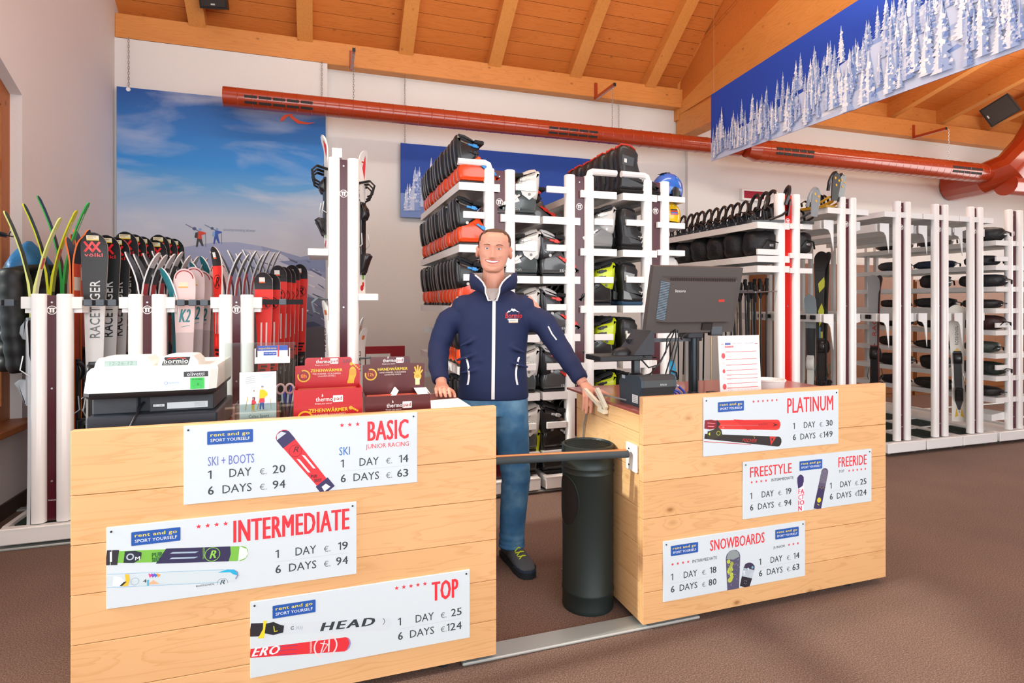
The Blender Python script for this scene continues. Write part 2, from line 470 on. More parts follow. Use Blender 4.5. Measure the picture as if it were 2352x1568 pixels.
def carpet():
    m = bpy.data.materials.new('carpet'); m.use_nodes = True; nt = m.node_tree; b = nt.nodes['Principled BSDF']; L = nt.links.new
    tc = nt.nodes.new('ShaderNodeTexCoord')
    n = nt.nodes.new('ShaderNodeTexNoise'); n.inputs['Scale'].default_value = 190; n.inputs['Detail'].default_value = 4; L(tc.outputs['Object'], n.inputs['Vector'])
    r = ramp(nt, [(0.3, '#4d3a32'), (0.5, '#6e564b'), (0.68, '#8d7467')]); L(n.outputs['Fac'], r.inputs[0])
    n2 = nt.nodes.new('ShaderNodeTexNoise'); n2.inputs['Scale'].default_value = 1.4; n2.inputs['Detail'].default_value = 5; L(tc.outputs['Object'], n2.inputs['Vector'])
    r2 = ramp(nt, [(0.3, (0.86, 0.84, 0.82, 1)), (0.7, (1.08, 1.06, 1.03, 1))]); L(n2.outputs['Fac'], r2.inputs[0])
    mx = nt.nodes.new('ShaderNodeMixRGB'); mx.blend_type = 'MULTIPLY'; mx.inputs[0].default_value = 1; L(r.outputs[0], mx.inputs[1]); L(r2.outputs[0], mx.inputs[2])
    L(mx.outputs[0], b.inputs['Base Color']); b.inputs['Roughness'].default_value = 0.95
    bp = nt.nodes.new('ShaderNodeBump'); bp.inputs['Strength'].default_value = 0.5; bp.inputs['Distance'].default_value = 0.006
    L(n.outputs['Fac'], bp.inputs['Height']); L(bp.outputs[0], b.inputs['Normal'])
    MATS['carpet'] = m
carpet()

# ------------------------------------------------------------------ the setting
XL, YB, YB2, XR, YF = -1.95, 6.75, 6.89, 13.2, -3.0
struct(MB().box(-6, XR + .3, YF - 3, 8, -0.2, 0.0).build('floor', 'carpet', smooth=False))

def arch(y0, y1, zs, zt, dz):
    return [(y0, zs), (y1, zs), (y1, zt), (y1 - 0.28 * (y1 - y0), zt + dz), (y0 + 0.28 * (y1 - y0), zt + dz), (y0, zt)]
WINS = [(1.05, 2.72), (3.15, 4.855)]
wl = MB()
ZTOP = 8.2
def slab(y0, y1, z0, z1): wl.box(XL - 0.32, XL, y0, y1, z0, z1)
edges = [YF] + [e for wn in WINS for e in wn] + [YB + 0.3]
for i in range(0, len(edges), 2): slab(edges[i], edges[i + 1], 0, ZTOP)
for y0, y1 in WINS:
    slab(y0, y1, 0, 0.60)
    a = arch(y0, y1, 0.60, 2.83, 0.24)
    wl.prism([a[5], a[4], a[3], a[2], (y1, ZTOP), (y0, ZTOP)], (XL - 0.32, 0, 0), (0, 1, 0), (0, 0, 1), (0.32, 0, 0))
wall_left = struct(wl.build('wall_left', 'plaster_warm', smooth=False))
struct(MB().box(XL, XL + 0.016, YF, YB, 0.0, 0.1).build('baseboard_left', 'dark_skirting', smooth=False))
for wi, (y0, y1) in enumerate(WINS):
    a = arch(y0, y1, 0.60, 2.83, 0.24); cy = (y0 + y1) / 2; cz = 1.85
    ins = lambda k: [(y + (k if y < cy else -k), z + (k if z < cz else -k)) for y, z in a]
    fr = MB(); o, i1 = a, ins(0.11)
    n = len(a); xs = (XL - 0.16, XL - 0.07)
    V = [(x, y, z) for x in xs for ring in (o, i1) for y, z in ring]
    F = []
    for k in range(n):
        q = (k + 1) % n
        F += [(k, q, n + q, n + k), (2 * n + k, 3 * n + k, 3 * n + q, 2 * n + q), (n + k, n + q, 3 * n + q, 3 * n + k), (k, 2 * n + k, 2 * n + q, q)]
    fr.add(V, F)
    win = struct(fr.build('window_%d' % (wi + 1), 'frame_wood', smooth=False))
    MB().box(XL - 0.15, XL - 0.08, y0 + 0.11, y1 - 0.11, 2.28, 2.36).box(XL - 0.15, XL - 0.08, cy - 0.035, cy + 0.035, 0.71, 3.0).build('glazing_bar', 'frame_wood', win, smooth=False)
    for s0, s1 in ((0, 2.28), (2.36, 9)):
        for t0, t1 in ((y0, cy - .035), (cy + .035, y1)):
            zz0, zz1 = max(0.71, s0), min(2.95, s1)
            MB().box(XL - 0.118, XL - 0.112, max(t0, y0 + .11), min(t1, y1 - .11), zz0, zz1).build('pane', 'glass', win, smooth=False)
    MB().box(XL - 0.2, XL + 0.10, y0 - 0.03, y1 + 0.02, 0.558, 0.604, 0.006).build('sill', 'frame_wood', win, smooth=False)

xst = at(752, 300, Y=YB)[0]
wb = MB().box(XL - .3, xst, YB, YB + 0.45, 0, 4.06).box(xst - .01, XR, YB2, YB + 0.45, 0, 4.1)
wb.box(at(1580, 400, Y=6.83)[0], at(1634, 400, Y=6.83)[0], 6.83, YB2 + .02, 0, 4.08)
struct(wb.build('wall_back', 'plaster', smooth=False))
struct(MB().box(XR, XR + 0.3, -6, 8, 0, 1.0).box(XR, XR + .3, -6, 8, 3.4, 6.5).box(XR, XR + .3, 5.2, 8, 0.9, 3.5).box(XR, XR + .3, -6, 0.6, .9, 3.5).build('wall_right', 'plaster', smooth=False))
struct(MB().box(XL - .3, -1.8, YF - .3, YF, 0, 7).box(XL - .3, XR, YF - .3, YF, 4.2, 8.2).box(7.2, XR, YF - .3, YF, 0, 4.3).box(XL, 7.3, YF - .3, YF, 0, 0.5).build('wall_front', 'plaster', smooth=False))

# roof: wall plate, boards, rafters, the heavy tie beam
SL, SR, XM = 0.75, 0.25, 4.66
zl = lambda y: 4.34 + SL * (7.0 - y) - 0.09
zr = lambda y: 4.60 + SR * (7.0 - y)
cb = MB().add([(XL - .3, 7.2, zl(7.2) + .03), (XM + .3, 7.2, zl(7.2) + .03), (XM + .3, YF, zl(YF) + .03), (XL - .3, YF, zl(YF) + .03)], [(0, 1, 2, 3)])
cb.add([(XM + .0, 7.2, zr(7.2) + .03), (XR + .2, 7.2, zr(7.2) + .03), (XR + .2, YF, zr(YF) + .03), (XM, YF, zr(YF) + .03)], [(0, 1, 2, 3)])
cb.add([(XM + .02, 7.2, 3.7), (XM + .02, YF, 4.2), (XM + .02, YF, zl(YF) + .03), (XM + .02, 7.2, zl(7.2))], [(0, 1, 2, 3)])
ceiling = struct(cb.build('ceiling', 'ceiling_board', smooth=False))
ceiling.data.name = 'ceiling'
def boards(x0, x1, slope, zf, count, wd):
    me = None; c = math.sqrt(1 + slope * slope); dy = wd / c
    for i in range(count):
        y1 = 7.0 - i * dy; y0 = y1 - dy + 0.005; xo = 0
        mb = MB().obox((x0, y1, zf(y1)), (x1 - x0, 0, 0), (0, y0 - y1, zf(y0) - zf(y1)), (0, 0.02 * slope / c, 0.022 / c))
        mb.build('board', 'ceiling_board', ceiling, smooth=False)
boards(XL, XM, SL, zl, 34, 0.165)
boards(XM, XR, SR, zr, 34, 0.2)
def rafter(x, slope, zf, wd, ht):
    y1, y0 = 7.0, 0.2
    mb = MB().obox((x, y1, zf(y1) - ht), (wd, 0, 0), (0, y0 - y1, zf(y0) - zf(y1)), (0, 0, ht - 0.001))
    mb.build('rafter', 'rafter_wood', ceiling, smooth=False)
for x in (-1.29, -0.235, 0.865, 1.935, 3.01, 4.1): rafter(x, SL, zl, 0.16, 0.17)
for x in (5.45, 6.55, 7.62, 8.68, 9.78, 10.88, 11.98): rafter(x, SR, zr, 0.12, 0.24)
MB().box(XL, XR, YB, YB + 0.4, 4.05, 4.305, 0.006).build('wall_plate', 'beam_wood', ceiling, smooth=False)
MB().box(XM, XR, 6.96, 7.15, 4.3, 4.68).build('infill_board', 'beam_wood', ceiling, smooth=False)
MB().box(XM - .02, XM + .2, 6.8, 7.1, 3.9, 4.7).build('beam_end', 'beam_wood', ceiling, smooth=False)
# tie beam: runs from the wall towards the shop front, deeper towards the room, on a corbel
tb = [(6.85, 4.09), (5.641, 4.451), (4.973, 4.633), (1.0, 5.73), (1.0, 4.18), (3.939, 4.12), (5.458, 4.049), (6.85, 3.965)]
mb = MB().prism(tb, (XM, 0, 0), (0, 1, 0), (0, 0, 1), (0.22, 0, 0)); mb.build('tie_beam', 'rafter_wood', ceiling, smooth=False)
MB().box(XM + .002, XM + .218, 5.3, 6.86, 3.67, 3.972, 0.004).build('corbel', 'rafter_wood', ceiling, smooth=False)

# ------------------------------------------------------------------ service counters
ZT = 0.998
PL = [0.03, 0.165, 0.322, 0.479, 0.636, 0.793, ZT]
def counter(x0, x1, label, side_left):
    cx = (x0 + x1) / 2
    t = thing('service_counter', label, 'counter', (cx, 2.45, 0))
    for i in range(len(PL) - 1):
        MB().box(x0, x1, 2.16, 2.19, PL[i] + (0.0008 if i else 0), PL[i + 1] - 0.0008, 0.0016).build('plank', 'pine_front', t, smooth=False, world=True)
    PS = [0.03, 0.2, 0.36, 0.52, 0.68, 0.84, 0.918]
    for sx in (x0, x1 - 0.025):
        for i in range(len(PS) - 1):
            MB().box(sx, sx + 0.025, 2.192, 2.83, PS[i] + 0.0008, PS[i + 1] - 0.0008, 0.0014).build('side_plank', 'pine_side', t, smooth=False, world=True)
    MB().box(x0 + .002, x1 - .002, 2.192, 2.965, 0.918, 0.93, 0.002).build('worktop', 'mahogany', t, smooth=False, world=True)
    MB().box(x0 + .06, x1 - .06, 2.24, 2.78, 0.0, 0.06).build('plinth', 'black_plastic', t, smooth=False, world=True)
    MB().box(x0 + .03, x1 - .03, 2.79, 2.81, 0.06, 0.915).build('back_panel', 'pine_front', t, smooth=False, world=True)
    for fx in (x0 + 0.2, x1 - 0.2):
        MB().cyl((fx, 2.215, 0), (fx, 2.215, 0.05), 0.022, n=14).build('foot', 'dark_steel', t, world=True)
    return t
counter(-0.743, 0.652, 'left pine counter carrying the cash register and the basic, intermediate and top price boards', False)
counter(1.302, 2.686, 'right pine counter carrying the monitor and the platinum, freestyle and snowboards price boards', True)
struct(MB().box(0.52, 1.6, 2.172, 2.275, 0.0, 0.012, 0.004).build('trim_1', 'aluminium', smooth=False))

# ------------------------------------------------------------------ price boards
RED, BLK, BLU = '#e8333f', '#3b4348', '#2f6fb5'
def plate(c, x, y, w=0.14, h=0.044):
    c.plates = getattr(c, 'plates', []); i0 = len(c.items)
    c.rrect(x - .0015, y - .002, x + w + .0015, y + h + .001, 0.004, '#c3ccd3')
    c.rrect(x, y, x + w, y + h, 0.003, '#1f57ab', lay=2)
    c.text('rent and go', x + .07 * w, y + .53 * h, x + .93 * w, y + .86 * h, '#f4dc4e', bold=0.03, lay=3)
    c.text('SPORT YOURSELF', x + .07 * w, y + .2 * h, x + .93 * w, y + .43 * h, '#eef3fa', bold=0.008, lay=3)
    c.plates.append((i0, len(c.items), 'brand_plate'))
def prices(c, xl, xr, p1, p2, y=0.089, rule=True):
    """1 DAY / 6 DAYS rows; xl left edge of the digits, xr right edge of the prices"""
    c.plates = getattr(c, 'plates', []); i0 = len(c.items)
    for yy, n, d, p, dx, dw in ((y, '1', 'DAY', p1, .065, .068), (y - .053, '6', 'DAYS', p2, .044, .09)):
        c.num(n, xl, yy, xl + (.011 if n == '1' else .018), yy + .028, BLK, bold=0.03)
        c.text(d, xl + dx, yy, xl + dx + dw, yy + .028, BLK, bold=0.004)
        c.text('€.', xl + .159, yy, xl + .181, yy + .021, '#6d7478')
        pw = .041 if len(p) == 2 else .058
        if p[0] == '1' and len(p) == 2: pw = .034
        c.num(p, xr - pw, yy, xr, yy + .028, BLK, bold=0.02)
        c.plates.append((i0, len(c.items), 'price_row')); i0 = len(c.items)
    if rule:
        c.rect(xl, y - .0135, xr, y - .0127, '#b9c4c9'); c.plates.append((i0, len(c.items), 'rule_line'))
def stars(c, x0, x1, y, n, r=.0085):
    c.plates = getattr(c, 'plates', [])
    for i in range(n):
        i0 = len(c.items); c.star(x0 + r + (x1 - x0 - 2 * r) * i / (n - 1), y, r, '#e23a48'); c.plates.append((i0, len(c.items), 'star'))
def board(name_label, ox, oz, fill):
    t = thing('price_board', name_label, 'sign', (ox + .385, 2.16, oz))
    MB().box(ox, ox + .77, 2.153, 2.1595, oz, oz + .26, 0.0012).build('panel', 'sign_white', t, smooth=False, world=True)
    c = Canvas(); fill(c); P_ = set(i for a, b, _n in c.plates for i in range(a, b))
    groups = [(nm_, range(a, b)) for a, b, nm_ in c.plates] + [('ski_picture', range(c.pic, len(c.items))), ('heading', [i for i in range(c.pic) if i not in P_])]
    for nm, ids in groups:
        q = Canvas(); q.items = [c.items[i] for i in ids]; q.clip = (0, 0, .77, .26); q.build(nm, t, (ox, 2.153, oz), m='print')
    for sx, sz in ((.014, .246), (.756, .246)):
        mb = MB().cyl((ox + sx, 2.153, oz + sz), (ox + sx, 2.1505, oz + sz), 0.0032, n=10); mb.build('screw', 'dark_steel', t, world=True)
    return t
mat('sign_white', '#d6e1e6', 0.4)
def ski_shape(c, P, Q, w0, w1, col, lay=1, tipn=6):
    """printed ski: straight sides from P (cut end) to Q (round tip)"""
    c.pic = getattr(c, 'pic', len(c.items))
    dx, dy = Q[0] - P[0], Q[1] - P[1]; l = math.hypot(dx, dy); ux, uy = dx / l, dy / l; nx, ny = -uy, ux
    pts = [(P[0] + nx * w0 / 2, P[1] + ny * w0 / 2), (P[0] - nx * w0 / 2, P[1] - ny * w0 / 2)]
    e = l - w1 * .42
    for k in range(tipn + 1):
        t = -math.pi / 2 + math.pi * k / tipn
        pts.append((P[0] + ux * (e + w1 * .42 * math.cos(t)) + nx * w1 / 2 * math.sin(t), P[1] + uy * (e + w1 * .42 * math.cos(t)) + ny * w1 / 2 * math.sin(t)))
    c.poly(pts, col, lay)
    return lambda a, b: (P[0] + ux * a * l + nx * b * w1 / 2, P[1] + uy * a * l + ny * b * w1 / 2)
def seg(c, g, a0, a1, col, b=1.0, lay=2, b0=-1.0): c.poly([g(a0, b0), g(a1, b0), g(a1, b), g(a0, b)], col, lay)

def f_basic(c):
    plate(c, .07, .193)
    c.text('SKI + BOOTS', .072, .122, .214, .153, '#6a78c0', bold=0.004)
    prices(c, .072, .313, '20', '94', y=.079, rule=False)
    stars(c, .493, .564, .230, 3)
    c.text('BASIC', .59, .166, .738, .238, RED, bold=0.03); c.text('JUNIOR RACING', .584, .134, .739, .155, RED)
    c.text('SKI', .492, .123, .529, .152, BLU, bold=0.004)
    prices(c, .497, .737, '14', '63', y=.079)
    g = ski_shape(c, (.457, .001), (.293, .222), .038, .050, '#e0323c', 1)
    for r0 in ((.955, .995),): pass
    c.poly([g(.80, 1), g(.80, -1), g(.93, -1), g(.975, -.6), g(.995, 0), g(.975, .6), g(.93, 1)], '#3a3560', 2)
    c.poly([g(.93, .93), g(.93, -.6), g(.985, -.2), g(.985, .5)], '#c9d3dd', 3)
    c.ring(*g(.68, 0), .021, .0012, '#5a2630', 3); c.text('R', *g(.68, .35), g(.68, .35)[0] + .018, g(.68, .35)[1] + .02, '#5a2630', shear=.3, lay=4)
    for b0, b1 in ((-.55, -.3), (.3, .55)): c.poly([g(.34, b0), g(.56, b0), g(.59, b1), g(.36, b1)], '#eef2f4', 3)
    c.poly([g(0, 1), g(0, -1), g(.15, -1), g(.15, 1)], '#3a3560', 2)
    c.text('PUR', *g(.28, .75), g(.28, .75)[0] + .022, g(.28, .75)[1] + .011, '#5a2630', bold=.05, lay=4); c.text('SUIT', *g(.21, .75), g(.21, .75)[0] + .026, g(.21, .75)[1] + .011, '#5a2630', bold=.05, lay=4)
    c.poly([g(.03, .5), g(.03, -.5), g(.1, -.3), g(.1, .4)], '#e9edf0', 4)
def f_inter(c):
    plate(c, .069, .193); stars(c, .254, .352, .232, 4)
    c.text('INTERMEDIATE', .367, .165, .745, .239, RED, bold=0.032); prices(c, .499, .74, '19', '94', y=.094)
    g = ski_shape(c, (.0, .166), (.413, .123), .036, .05, '#7cc04a', 1)
    g2 = lambda a, b: g(a, b)
    c.poly([g(.34, -1), g(.86, -1), g(.87, 0), g(.86, 1), g(.40, .92)], '#332f55', 2)
    c.poly([g(.93, -1), g(.985, -.6), g(1, 0), g(.985, .6), g(.93, 1)], '#dfeee6', 3)
    c.ring(*g(.735, 0), .0235, .002, '#8fce4f', 3); c.text('R', g(.735, 0)[0] - .009, g(.735, 0)[1] - .013, g(.735, 0)[0] + .012, g(.735, 0)[1] + .013, '#8fce4f', shear=.3, bold=.04, lay=4)
    for b0 in (-.45, .25): c.poly([g(.43, b0), g(.61, b0), g(.635, b0 + .2), g(.45, b0 + .2)], '#a9bfd0', 3)
    c.text('ROSSIGNOL', *g(.66, .9), g(.66, .9)[0] + .038, g(.66, .9)[1] + .006, '#8fce4f', bold=.03, lay=4, rot=-math.pi / 2)
    c.text('PUR', .127, .148, .158, .163, '#2d6a35', bold=.06, lay=4); c.text('SUIT', .127, .133, .150, .147, '#2d6a35', bold=.06, lay=4)
    seg(c, g, 0, .03, '#33303a', .9); seg(c, g, .035, .08, '#33303a', .9); c.rect(.010, .150, .016, .182, '#eef1f3', 3)
    c.poly([g(.12, -.75), g(.19, -.8), g(.235, -.3), g(.235, .5), g(.19, .75), g(.12, .7)], '#2a3140', 3); c.ring(*g(.16, 0), .011, .004, '#b7c4d6', 4); c.text('M', .080, .146, .094, .157, '#e8eef2', bold=.05, lay=4)
    h = ski_shape(c, (.0, .091), (.383, .053), .028, .042, '#cfdde2', 1)
    c.line([h(0, 1), h(.88, 1)], .0012, '#7fb9d8', 3); c.line([h(0, -1), h(.88, -1)], .0012, '#7fb9d8', 3)
    c.poly([h(.90, 1), h(.96, .95), h(.99, .45), h(1.0, -.1), h(.955, .2), h(.93, .55), h(.83, .55)], '#2ab0dc', 3)
    c.poly([h(.96, .95), h(.99, .6), h(1.0, 0), h(.985, -.6), h(.975, -.5), h(.99, 0), h(.985, .5)], '#8d8aa6', 4)
    c.text('ROSSIGNOL', .255, .032, .310, .038, '#4a5560', bold=.02); c.ring(.334, .033, .017, .001, '#4a5560', 2, a0=-5, a1=185); c.text('R', .326, .030, .342, .045, '#39424c', shear=.3, bold=.02)
    c.poly([h(.13, .9), h(.16, .9), h(.17, 0), h(.16, -.9), h(.12, -.9), h(.14, 0)], '#e8c23a', 3)
    for k, cc in enumerate(('#e64b8c', '#7d4bc0', '#3f6fd6', '#f0a23a')): c.poly([h(.30 + k * .02, .9), h(.335 + k * .02, .6), h(.315 + k * .02, .2)], cc, 3)
    c.poly([h(.30, -.8), h(.345, -.15), h(.39, -.8)], '#efb58c', 3); c.rect(.113, .058, .119, .078, '#58b6d8', 3); c.text('4', .102, .070, .112, .080, '#333c44', bold=.05)
    c.ring(.079, .078, .012, .0015, '#9bb4c6', 3); c.poly([h(.05, -.8), h(.1, -.9), h(.14, -.2), h(.1, .5), h(.05, .7)], '#f2f5f6', 2); c.poly([h(.1, -.8), h(.118, -.85), h(.15, -.2), h(.13, -.2)], '#2b2f33', 4)
def f_top(c):
    plate(c, .071, .192); stars(c, .485, .606, .232, 5)
    c.text('TOP', .623, .162, .725, .234, RED, bold=0.035); prices(c, .498, .738, '25', '124', y=.093)
    g = ski_shape(c, (.0, .167), (.475, .104), .030, .047, '#d3dde4', 1)
    c.text('HEAD', .226, .1215, .416, .150, '#2f3a3d', bold=0.10, shear=.18, rot=-.062); c.ring(.437, .118, .014, .0022, '#55656b', 2, a0=-60, a1=60, n=8)
    seg(c, g, 0, .09, '#2b2830', .9); c.poly([g(.08, 1.2), g(.105, 1.2), g(.1, -1.3), g(.06, -1.3), g(.085, 0)], '#e6d92e', 3)
    c.poly([g(.1, .8), g(.15, 1.0), g(.19, .6), g(.225, .4), g(.225, -.6), g(.16, -.9), g(.1, -.6)], '#22262b', 3); c.line([g(.155, .4), g(.165, -.4), g(.185, -.3)], .003, '#d8d232', 4)
    c.ring(*g(.285, 0), .006, .0022, '#3a4246', 3, a0=40, a1=330)
    for k in range(4): c.line([g(.31 + k * .012, .25), g(.318 + k * .012, 0), g(.31 + k * .012, -.25)], .0008, '#6d7a82', 3)
    h = ski_shape(c, (.0, .086), (.331, .058), .030, .050, '#e2313a', 1)
    c.text('ERO', .004, .074, .094, .104, '#e9eef2', bold=.06, shear=.35, rot=-.08); c.ring(*h(.74, 0), .040, .005, '#f2d9d9', 3, a0=-70, a1=70); c.ring(*h(.74, 0), .040, .005, '#f2d9d9', 3, a0=110, a1=250)
    q = h(.74, 0); c.line([(q[0] - .003, q[1] + .021), (q[0] - .016, q[1] - .021)], .004, '#f2d9d9', 3); c.line([(q[0] + .012, q[1] + .022), (q[0] + .010, q[1] - .021)], .005, '#f2d9d9', 3); c.line([(q[0] - .018, q[1] + .014), (q[0] + .008, q[1] + .006), (q[0] - .01, q[1] - .02)], .003, '#f2d9d9', 3)
    c.text('ROSSIGNOL', *h(.575, .9), h(.575, .9)[0] + .042, h(.575, .9)[1] + .007, '#f6e6e6', bold=.03, lay=4, rot=-math.pi / 2)
    for b in (-.6, 0, .55): c.line([h(.27, b), h(.45, b)], .0012, '#3c4c9c', 3)
    c.poly([h(.955, .9), h(.99, .5), h(1, 0), h(.985, -.6), h(.955, -.9), h(.975, -.4), h(.985, .1), h(.975, .5)], '#8d8fc4', 3)
def f_plat(c):
    plate(c, .075, .192); stars(c, .261, .407, .229, 6, .0075)
    c.text('PLATINUM', .46, .163, .736, .234, RED, bold=0.015); prices(c, .493, .732, '30', '149')
    g = ski_shape(c, (.005, .142), (.421, .113), .036, .048, '#e4392f', 1)
    c.poly([g(.36, 1), g(.98, .5), g(.98, -.5), g(.55, -1)], '#d92c28', 2)
    c.poly([g(.0, .8), g(.08, .9), g(.18, .6), g(.18, -.6), g(.07, -.9), g(0, -.7)], '#8a1f2e', 3); c.poly([g(.15, .9), g(.2, .1), g(.15, -.8)], '#2a2326', 4); c.line([g(.2, -.1), g(.7, -.1)], .0012, '#a3a0a0', 3)
    c.text('ATOMIC', .294, .119, .35, .126, '#7a211f', bold=.03); c.poly([g(.965, 0), g(.89, .35), g(.915, 0), g(.89, -.35)], '#5b1a1c', 3); c.line([g(.03, .3), g(.13, .2)], .003, '#f08a8f', 5); c.line([g(.04, -.3), g(.12, -.35)], .003, '#f08a8f', 5)
    c.text('G9', .098, .121, .108, .126, '#f4d6d2', bold=.02); c.line([(.115, .1235), (.17, .121)], .002, '#b05048', 3)
    h = ski_shape(c, (.005, .090), (.427, .034), .022, .046, '#2c2625', 1)
    c.line([h(0, -1.0), h(.6, -.95)], .003, '#c84a48', 2); c.text('FISCHER', .205, .052, .285, .066, '#c1392f', bold=.03, shear=.4, rot=-.13)
    c.poly([h(.83, .95), h(.92, .9), h(.86, -.85)], '#cf3a33', 3); c.poly([h(.855, .55), h(.885, .6), h(.868, 0)], '#2c2625', 4)
    c.poly([h(.03, 1.0), h(.10, 1.4), h(.14, 2.1), h(.2, 1.4), h(.22, .4), h(.1, -.5), h(.03, -.3)], '#3a3628', 3); c.ring(*h(.165, .8), .010, .002, '#c9cf4a', 4); c.poly([h(.04, .5), h(.06, .9), h(.065, .2)], '#d3d83c', 4); c.line([h(.62, .8), h(.635, .3)], .002, '#b4b33c', 4)
def f_free(c):
    c.text('FREESTYLE', .038, .186, .275, .233, RED, bold=0.015); stars(c, .04, .135, .164, 4, .0075); c.text('INTERMEDIATE', .157, .157, .286, .170, BLK)
    plate(c, .321, .191, .136); c.text('FREERIDE', .557, .186, .737, .234, RED, bold=0.015); c.text('TOP', .56, .160, .593, .173, '#5d6468'); stars(c, .617, .736, .164, 5, .0075)
    prices(c, .038, .273, '19', '94'); prices(c, .504, .736, '25', '124')
    g = ski_shape(c, (.331, .0), (.326, .174), .026, .038, '#f3f2f4', 1)
    c.poly([g(.62, .8), g(.68, -.6), g(.80, -1), g(.92, -1), g(.97, -.6), g(1, 0), g(.97, .6), g(.92, 1), g(.8, 1)], '#3d3166', 2)
    for k, s in enumerate(('FA', 'CT', 'IO', 'N')): c.text(s, .314, .082 - k * .026, .314 + (.034 if len(s) > 1 else .020), .105 - k * .026, '#e8325f', bold=.05)
    h = ski_shape(c, (.427, .0), (.478, .190), .046, .042, '#3c345c', 1)
    c.poly([h(.55, 1), h(.55, -1), h(.9, -1), h(.97, -.55), h(.985, 0), h(.97, .55), h(.9, 1)], '#5d5570', 2)
    for k in range(10):
        for b in range(-3, 4): c.ring(*h(.64 + k * .033, b * .27), .0035, .0009, '#aaa3b2', 3, a0=0, a1=180, n=4)
    c.line([h(.5, 1), h(.54, .5), h(.49, 0), h(.54, -.4), h(.5, -1)], .0015, '#a99c4c', 3); c.disc(*h(.22, .05), .012, '#d9cf2e', 3); c.line([h(.12, .3), h(.10, -.3)], .004, '#c9c13c', 3)
def f_snow(c):
    plate(c, .037, .193, .138); plate(c, .595, .193, .136); c.text('SNOWBOARDS', .238, .188, .534, .236, RED, bold=0.015)
    stars(c, .038, .132, .157, 4, .0075); c.text('INTERMEDIATE', .146, .149, .274, .162, BLK); c.text('JUNIOR', .584, .149, .652, .163, BLK); stars(c, .667, .734, .159, 3, .0075)
    prices(c, .037, .271, '18', '80'); prices(c, .503, .735, '14', '63')
    g = ski_shape(c, (.361, .0), (.360, .178), .064, .078, '#57536f', 1)
    c.poly([g(.8, -.9), g(.93, -.7), g(1, 0), g(.95, .7), g(.8, .9), g(.75, 0)], '#8f9a9c', 2)
    for k in range(14):
        a, b = random.uniform(.2, .75), random.uniform(.1, .95); q = g(a, b); c.disc(q[0], q[1], random.uniform(.006, .013), random.choice(('#b9c44a', '#c9d05a', '#a3ad4a')), 2, n=7)
    for k in range(26): q = g(random.uniform(.1, .75), random.uniform(-.9, .9)); c.disc(q[0], q[1], random.uniform(.0008, .0022), '#dfe3ea', 3, n=6)
    h = ski_shape(c, (.422, .001), (.456, .107), .052, .064, '#b9c6cf', 1)
    c.poly([h(0, .82), h(0, -.82), h(.4, -.95), h(.4, .92)], '#262430', 2); c.poly([h(.74, .95), h(.74, -.95), h(.9, -.85), h(.98, -.4), h(1, 0), h(.98, .4), h(.9, .85)], '#3d3550', 2)
    for k in range(10): q = h(random.uniform(.42, .74), random.uniform(-.8, .8)); c.disc(q[0], q[1], random.uniform(.004, .009), random.choice(('#d3e0e6', '#9fb3c0', '#c2cfdb')), 2, n=7)
    for a, b in ((.15, -.1), (.15, .2), (.25, -.1), (.25, .2)): q = h(a, b); c.disc(q[0], q[1], .0015, '#cfd4da', 3, n=6)
    c.disc(*h(.83, -.5), .006, '#6fb6c9', 3, n=8)
board('white price board headed BASIC JUNIOR RACING with a red ski, top of the left counter', -.427, .733, f_basic)
board('white price board headed INTERMEDIATE with a green and a white ski', -.645, .425, f_inter)
board('white price board headed TOP with a white and a red ski', -.226, .12, f_top)
board('white price board headed PLATINUM with a red and a black ski', 1.602, .722, f_plat)
board('white price board headed FREESTYLE and FREERIDE with two upright skis', 1.813, .421, f_free)
board('white price board headed SNOWBOARDS with two snowboards, lowest on the right counter', 1.398, .115, f_snow)

# ------------------------------------------------------------------ things on the left counter
ZW = 0.93
mat('register_white', '#e9efe9', 0.38); mat('drawer_black', '#2b3038', 0.4)
def chamfer_loft(rings): return MB().loft(rings)
def rr_ring(x0, x1, y0, y1, z, c=0.012, zt=None):
    """chamfered rectangle in XY at height z"""
    return [(x0 + c, y0, z), (x1 - c, y0, z), (x1, y0 + c, z), (x1, y1 - c, z), (x1 - c, y1, z), (x0 + c, y1, z), (x0, y1 - c, z), (x0, y0 + c, z)]
t = thing('till_box', 'black metal till box under the white cash register', 'till', (-.55, 2.45, ZW))
MB().box(-.742, -.345, 2.275, 2.66, ZW, 1.017, 0.006).build('case', 'drawer_black', t, smooth=False, world=True)
MB().box(-.74, -.35, 2.66, 2.668, ZW + .012, 1.005).build('front', 'drawer_black', t, smooth=False, world=True)
t = thing('cash_register', 'white and black cash register with green sticker standing on the drawer', 'cash register', (-.55, 2.45, 1.0172))
MB().box(-.735, -.60, 2.315, 2.63, 1.0172, 1.078, 0.004).box(-.565, -.362, 2.315, 2.63, 1.0172, 1.078, 0.004).box(-.61, -.55, 2.35, 2.62, 1.0175, 1.077).build('base', 'charcoal', t, smooth=False, world=True)
MB().loft([rr_ring(-.742, -.362, 2.275, 2.66, 1.076, .02), rr_ring(-.750, -.352, 2.265, 2.67, 1.086, .022), rr_ring(-.750, -.350, 2.264, 2.67, 1.097, .022)]).build('gasket', 'black_plastic', t, world=True)
MB().loft([rr_ring(-.750, -.350, 2.266, 2.67, 1.0972, .022), rr_ring(-.743, -.345, 2.274, 2.66, 1.165, .022), rr_ring(-.735, -.350, 2.286, 2.65, 1.177, .022)]).build('housing', 'register_white', t, world=True)
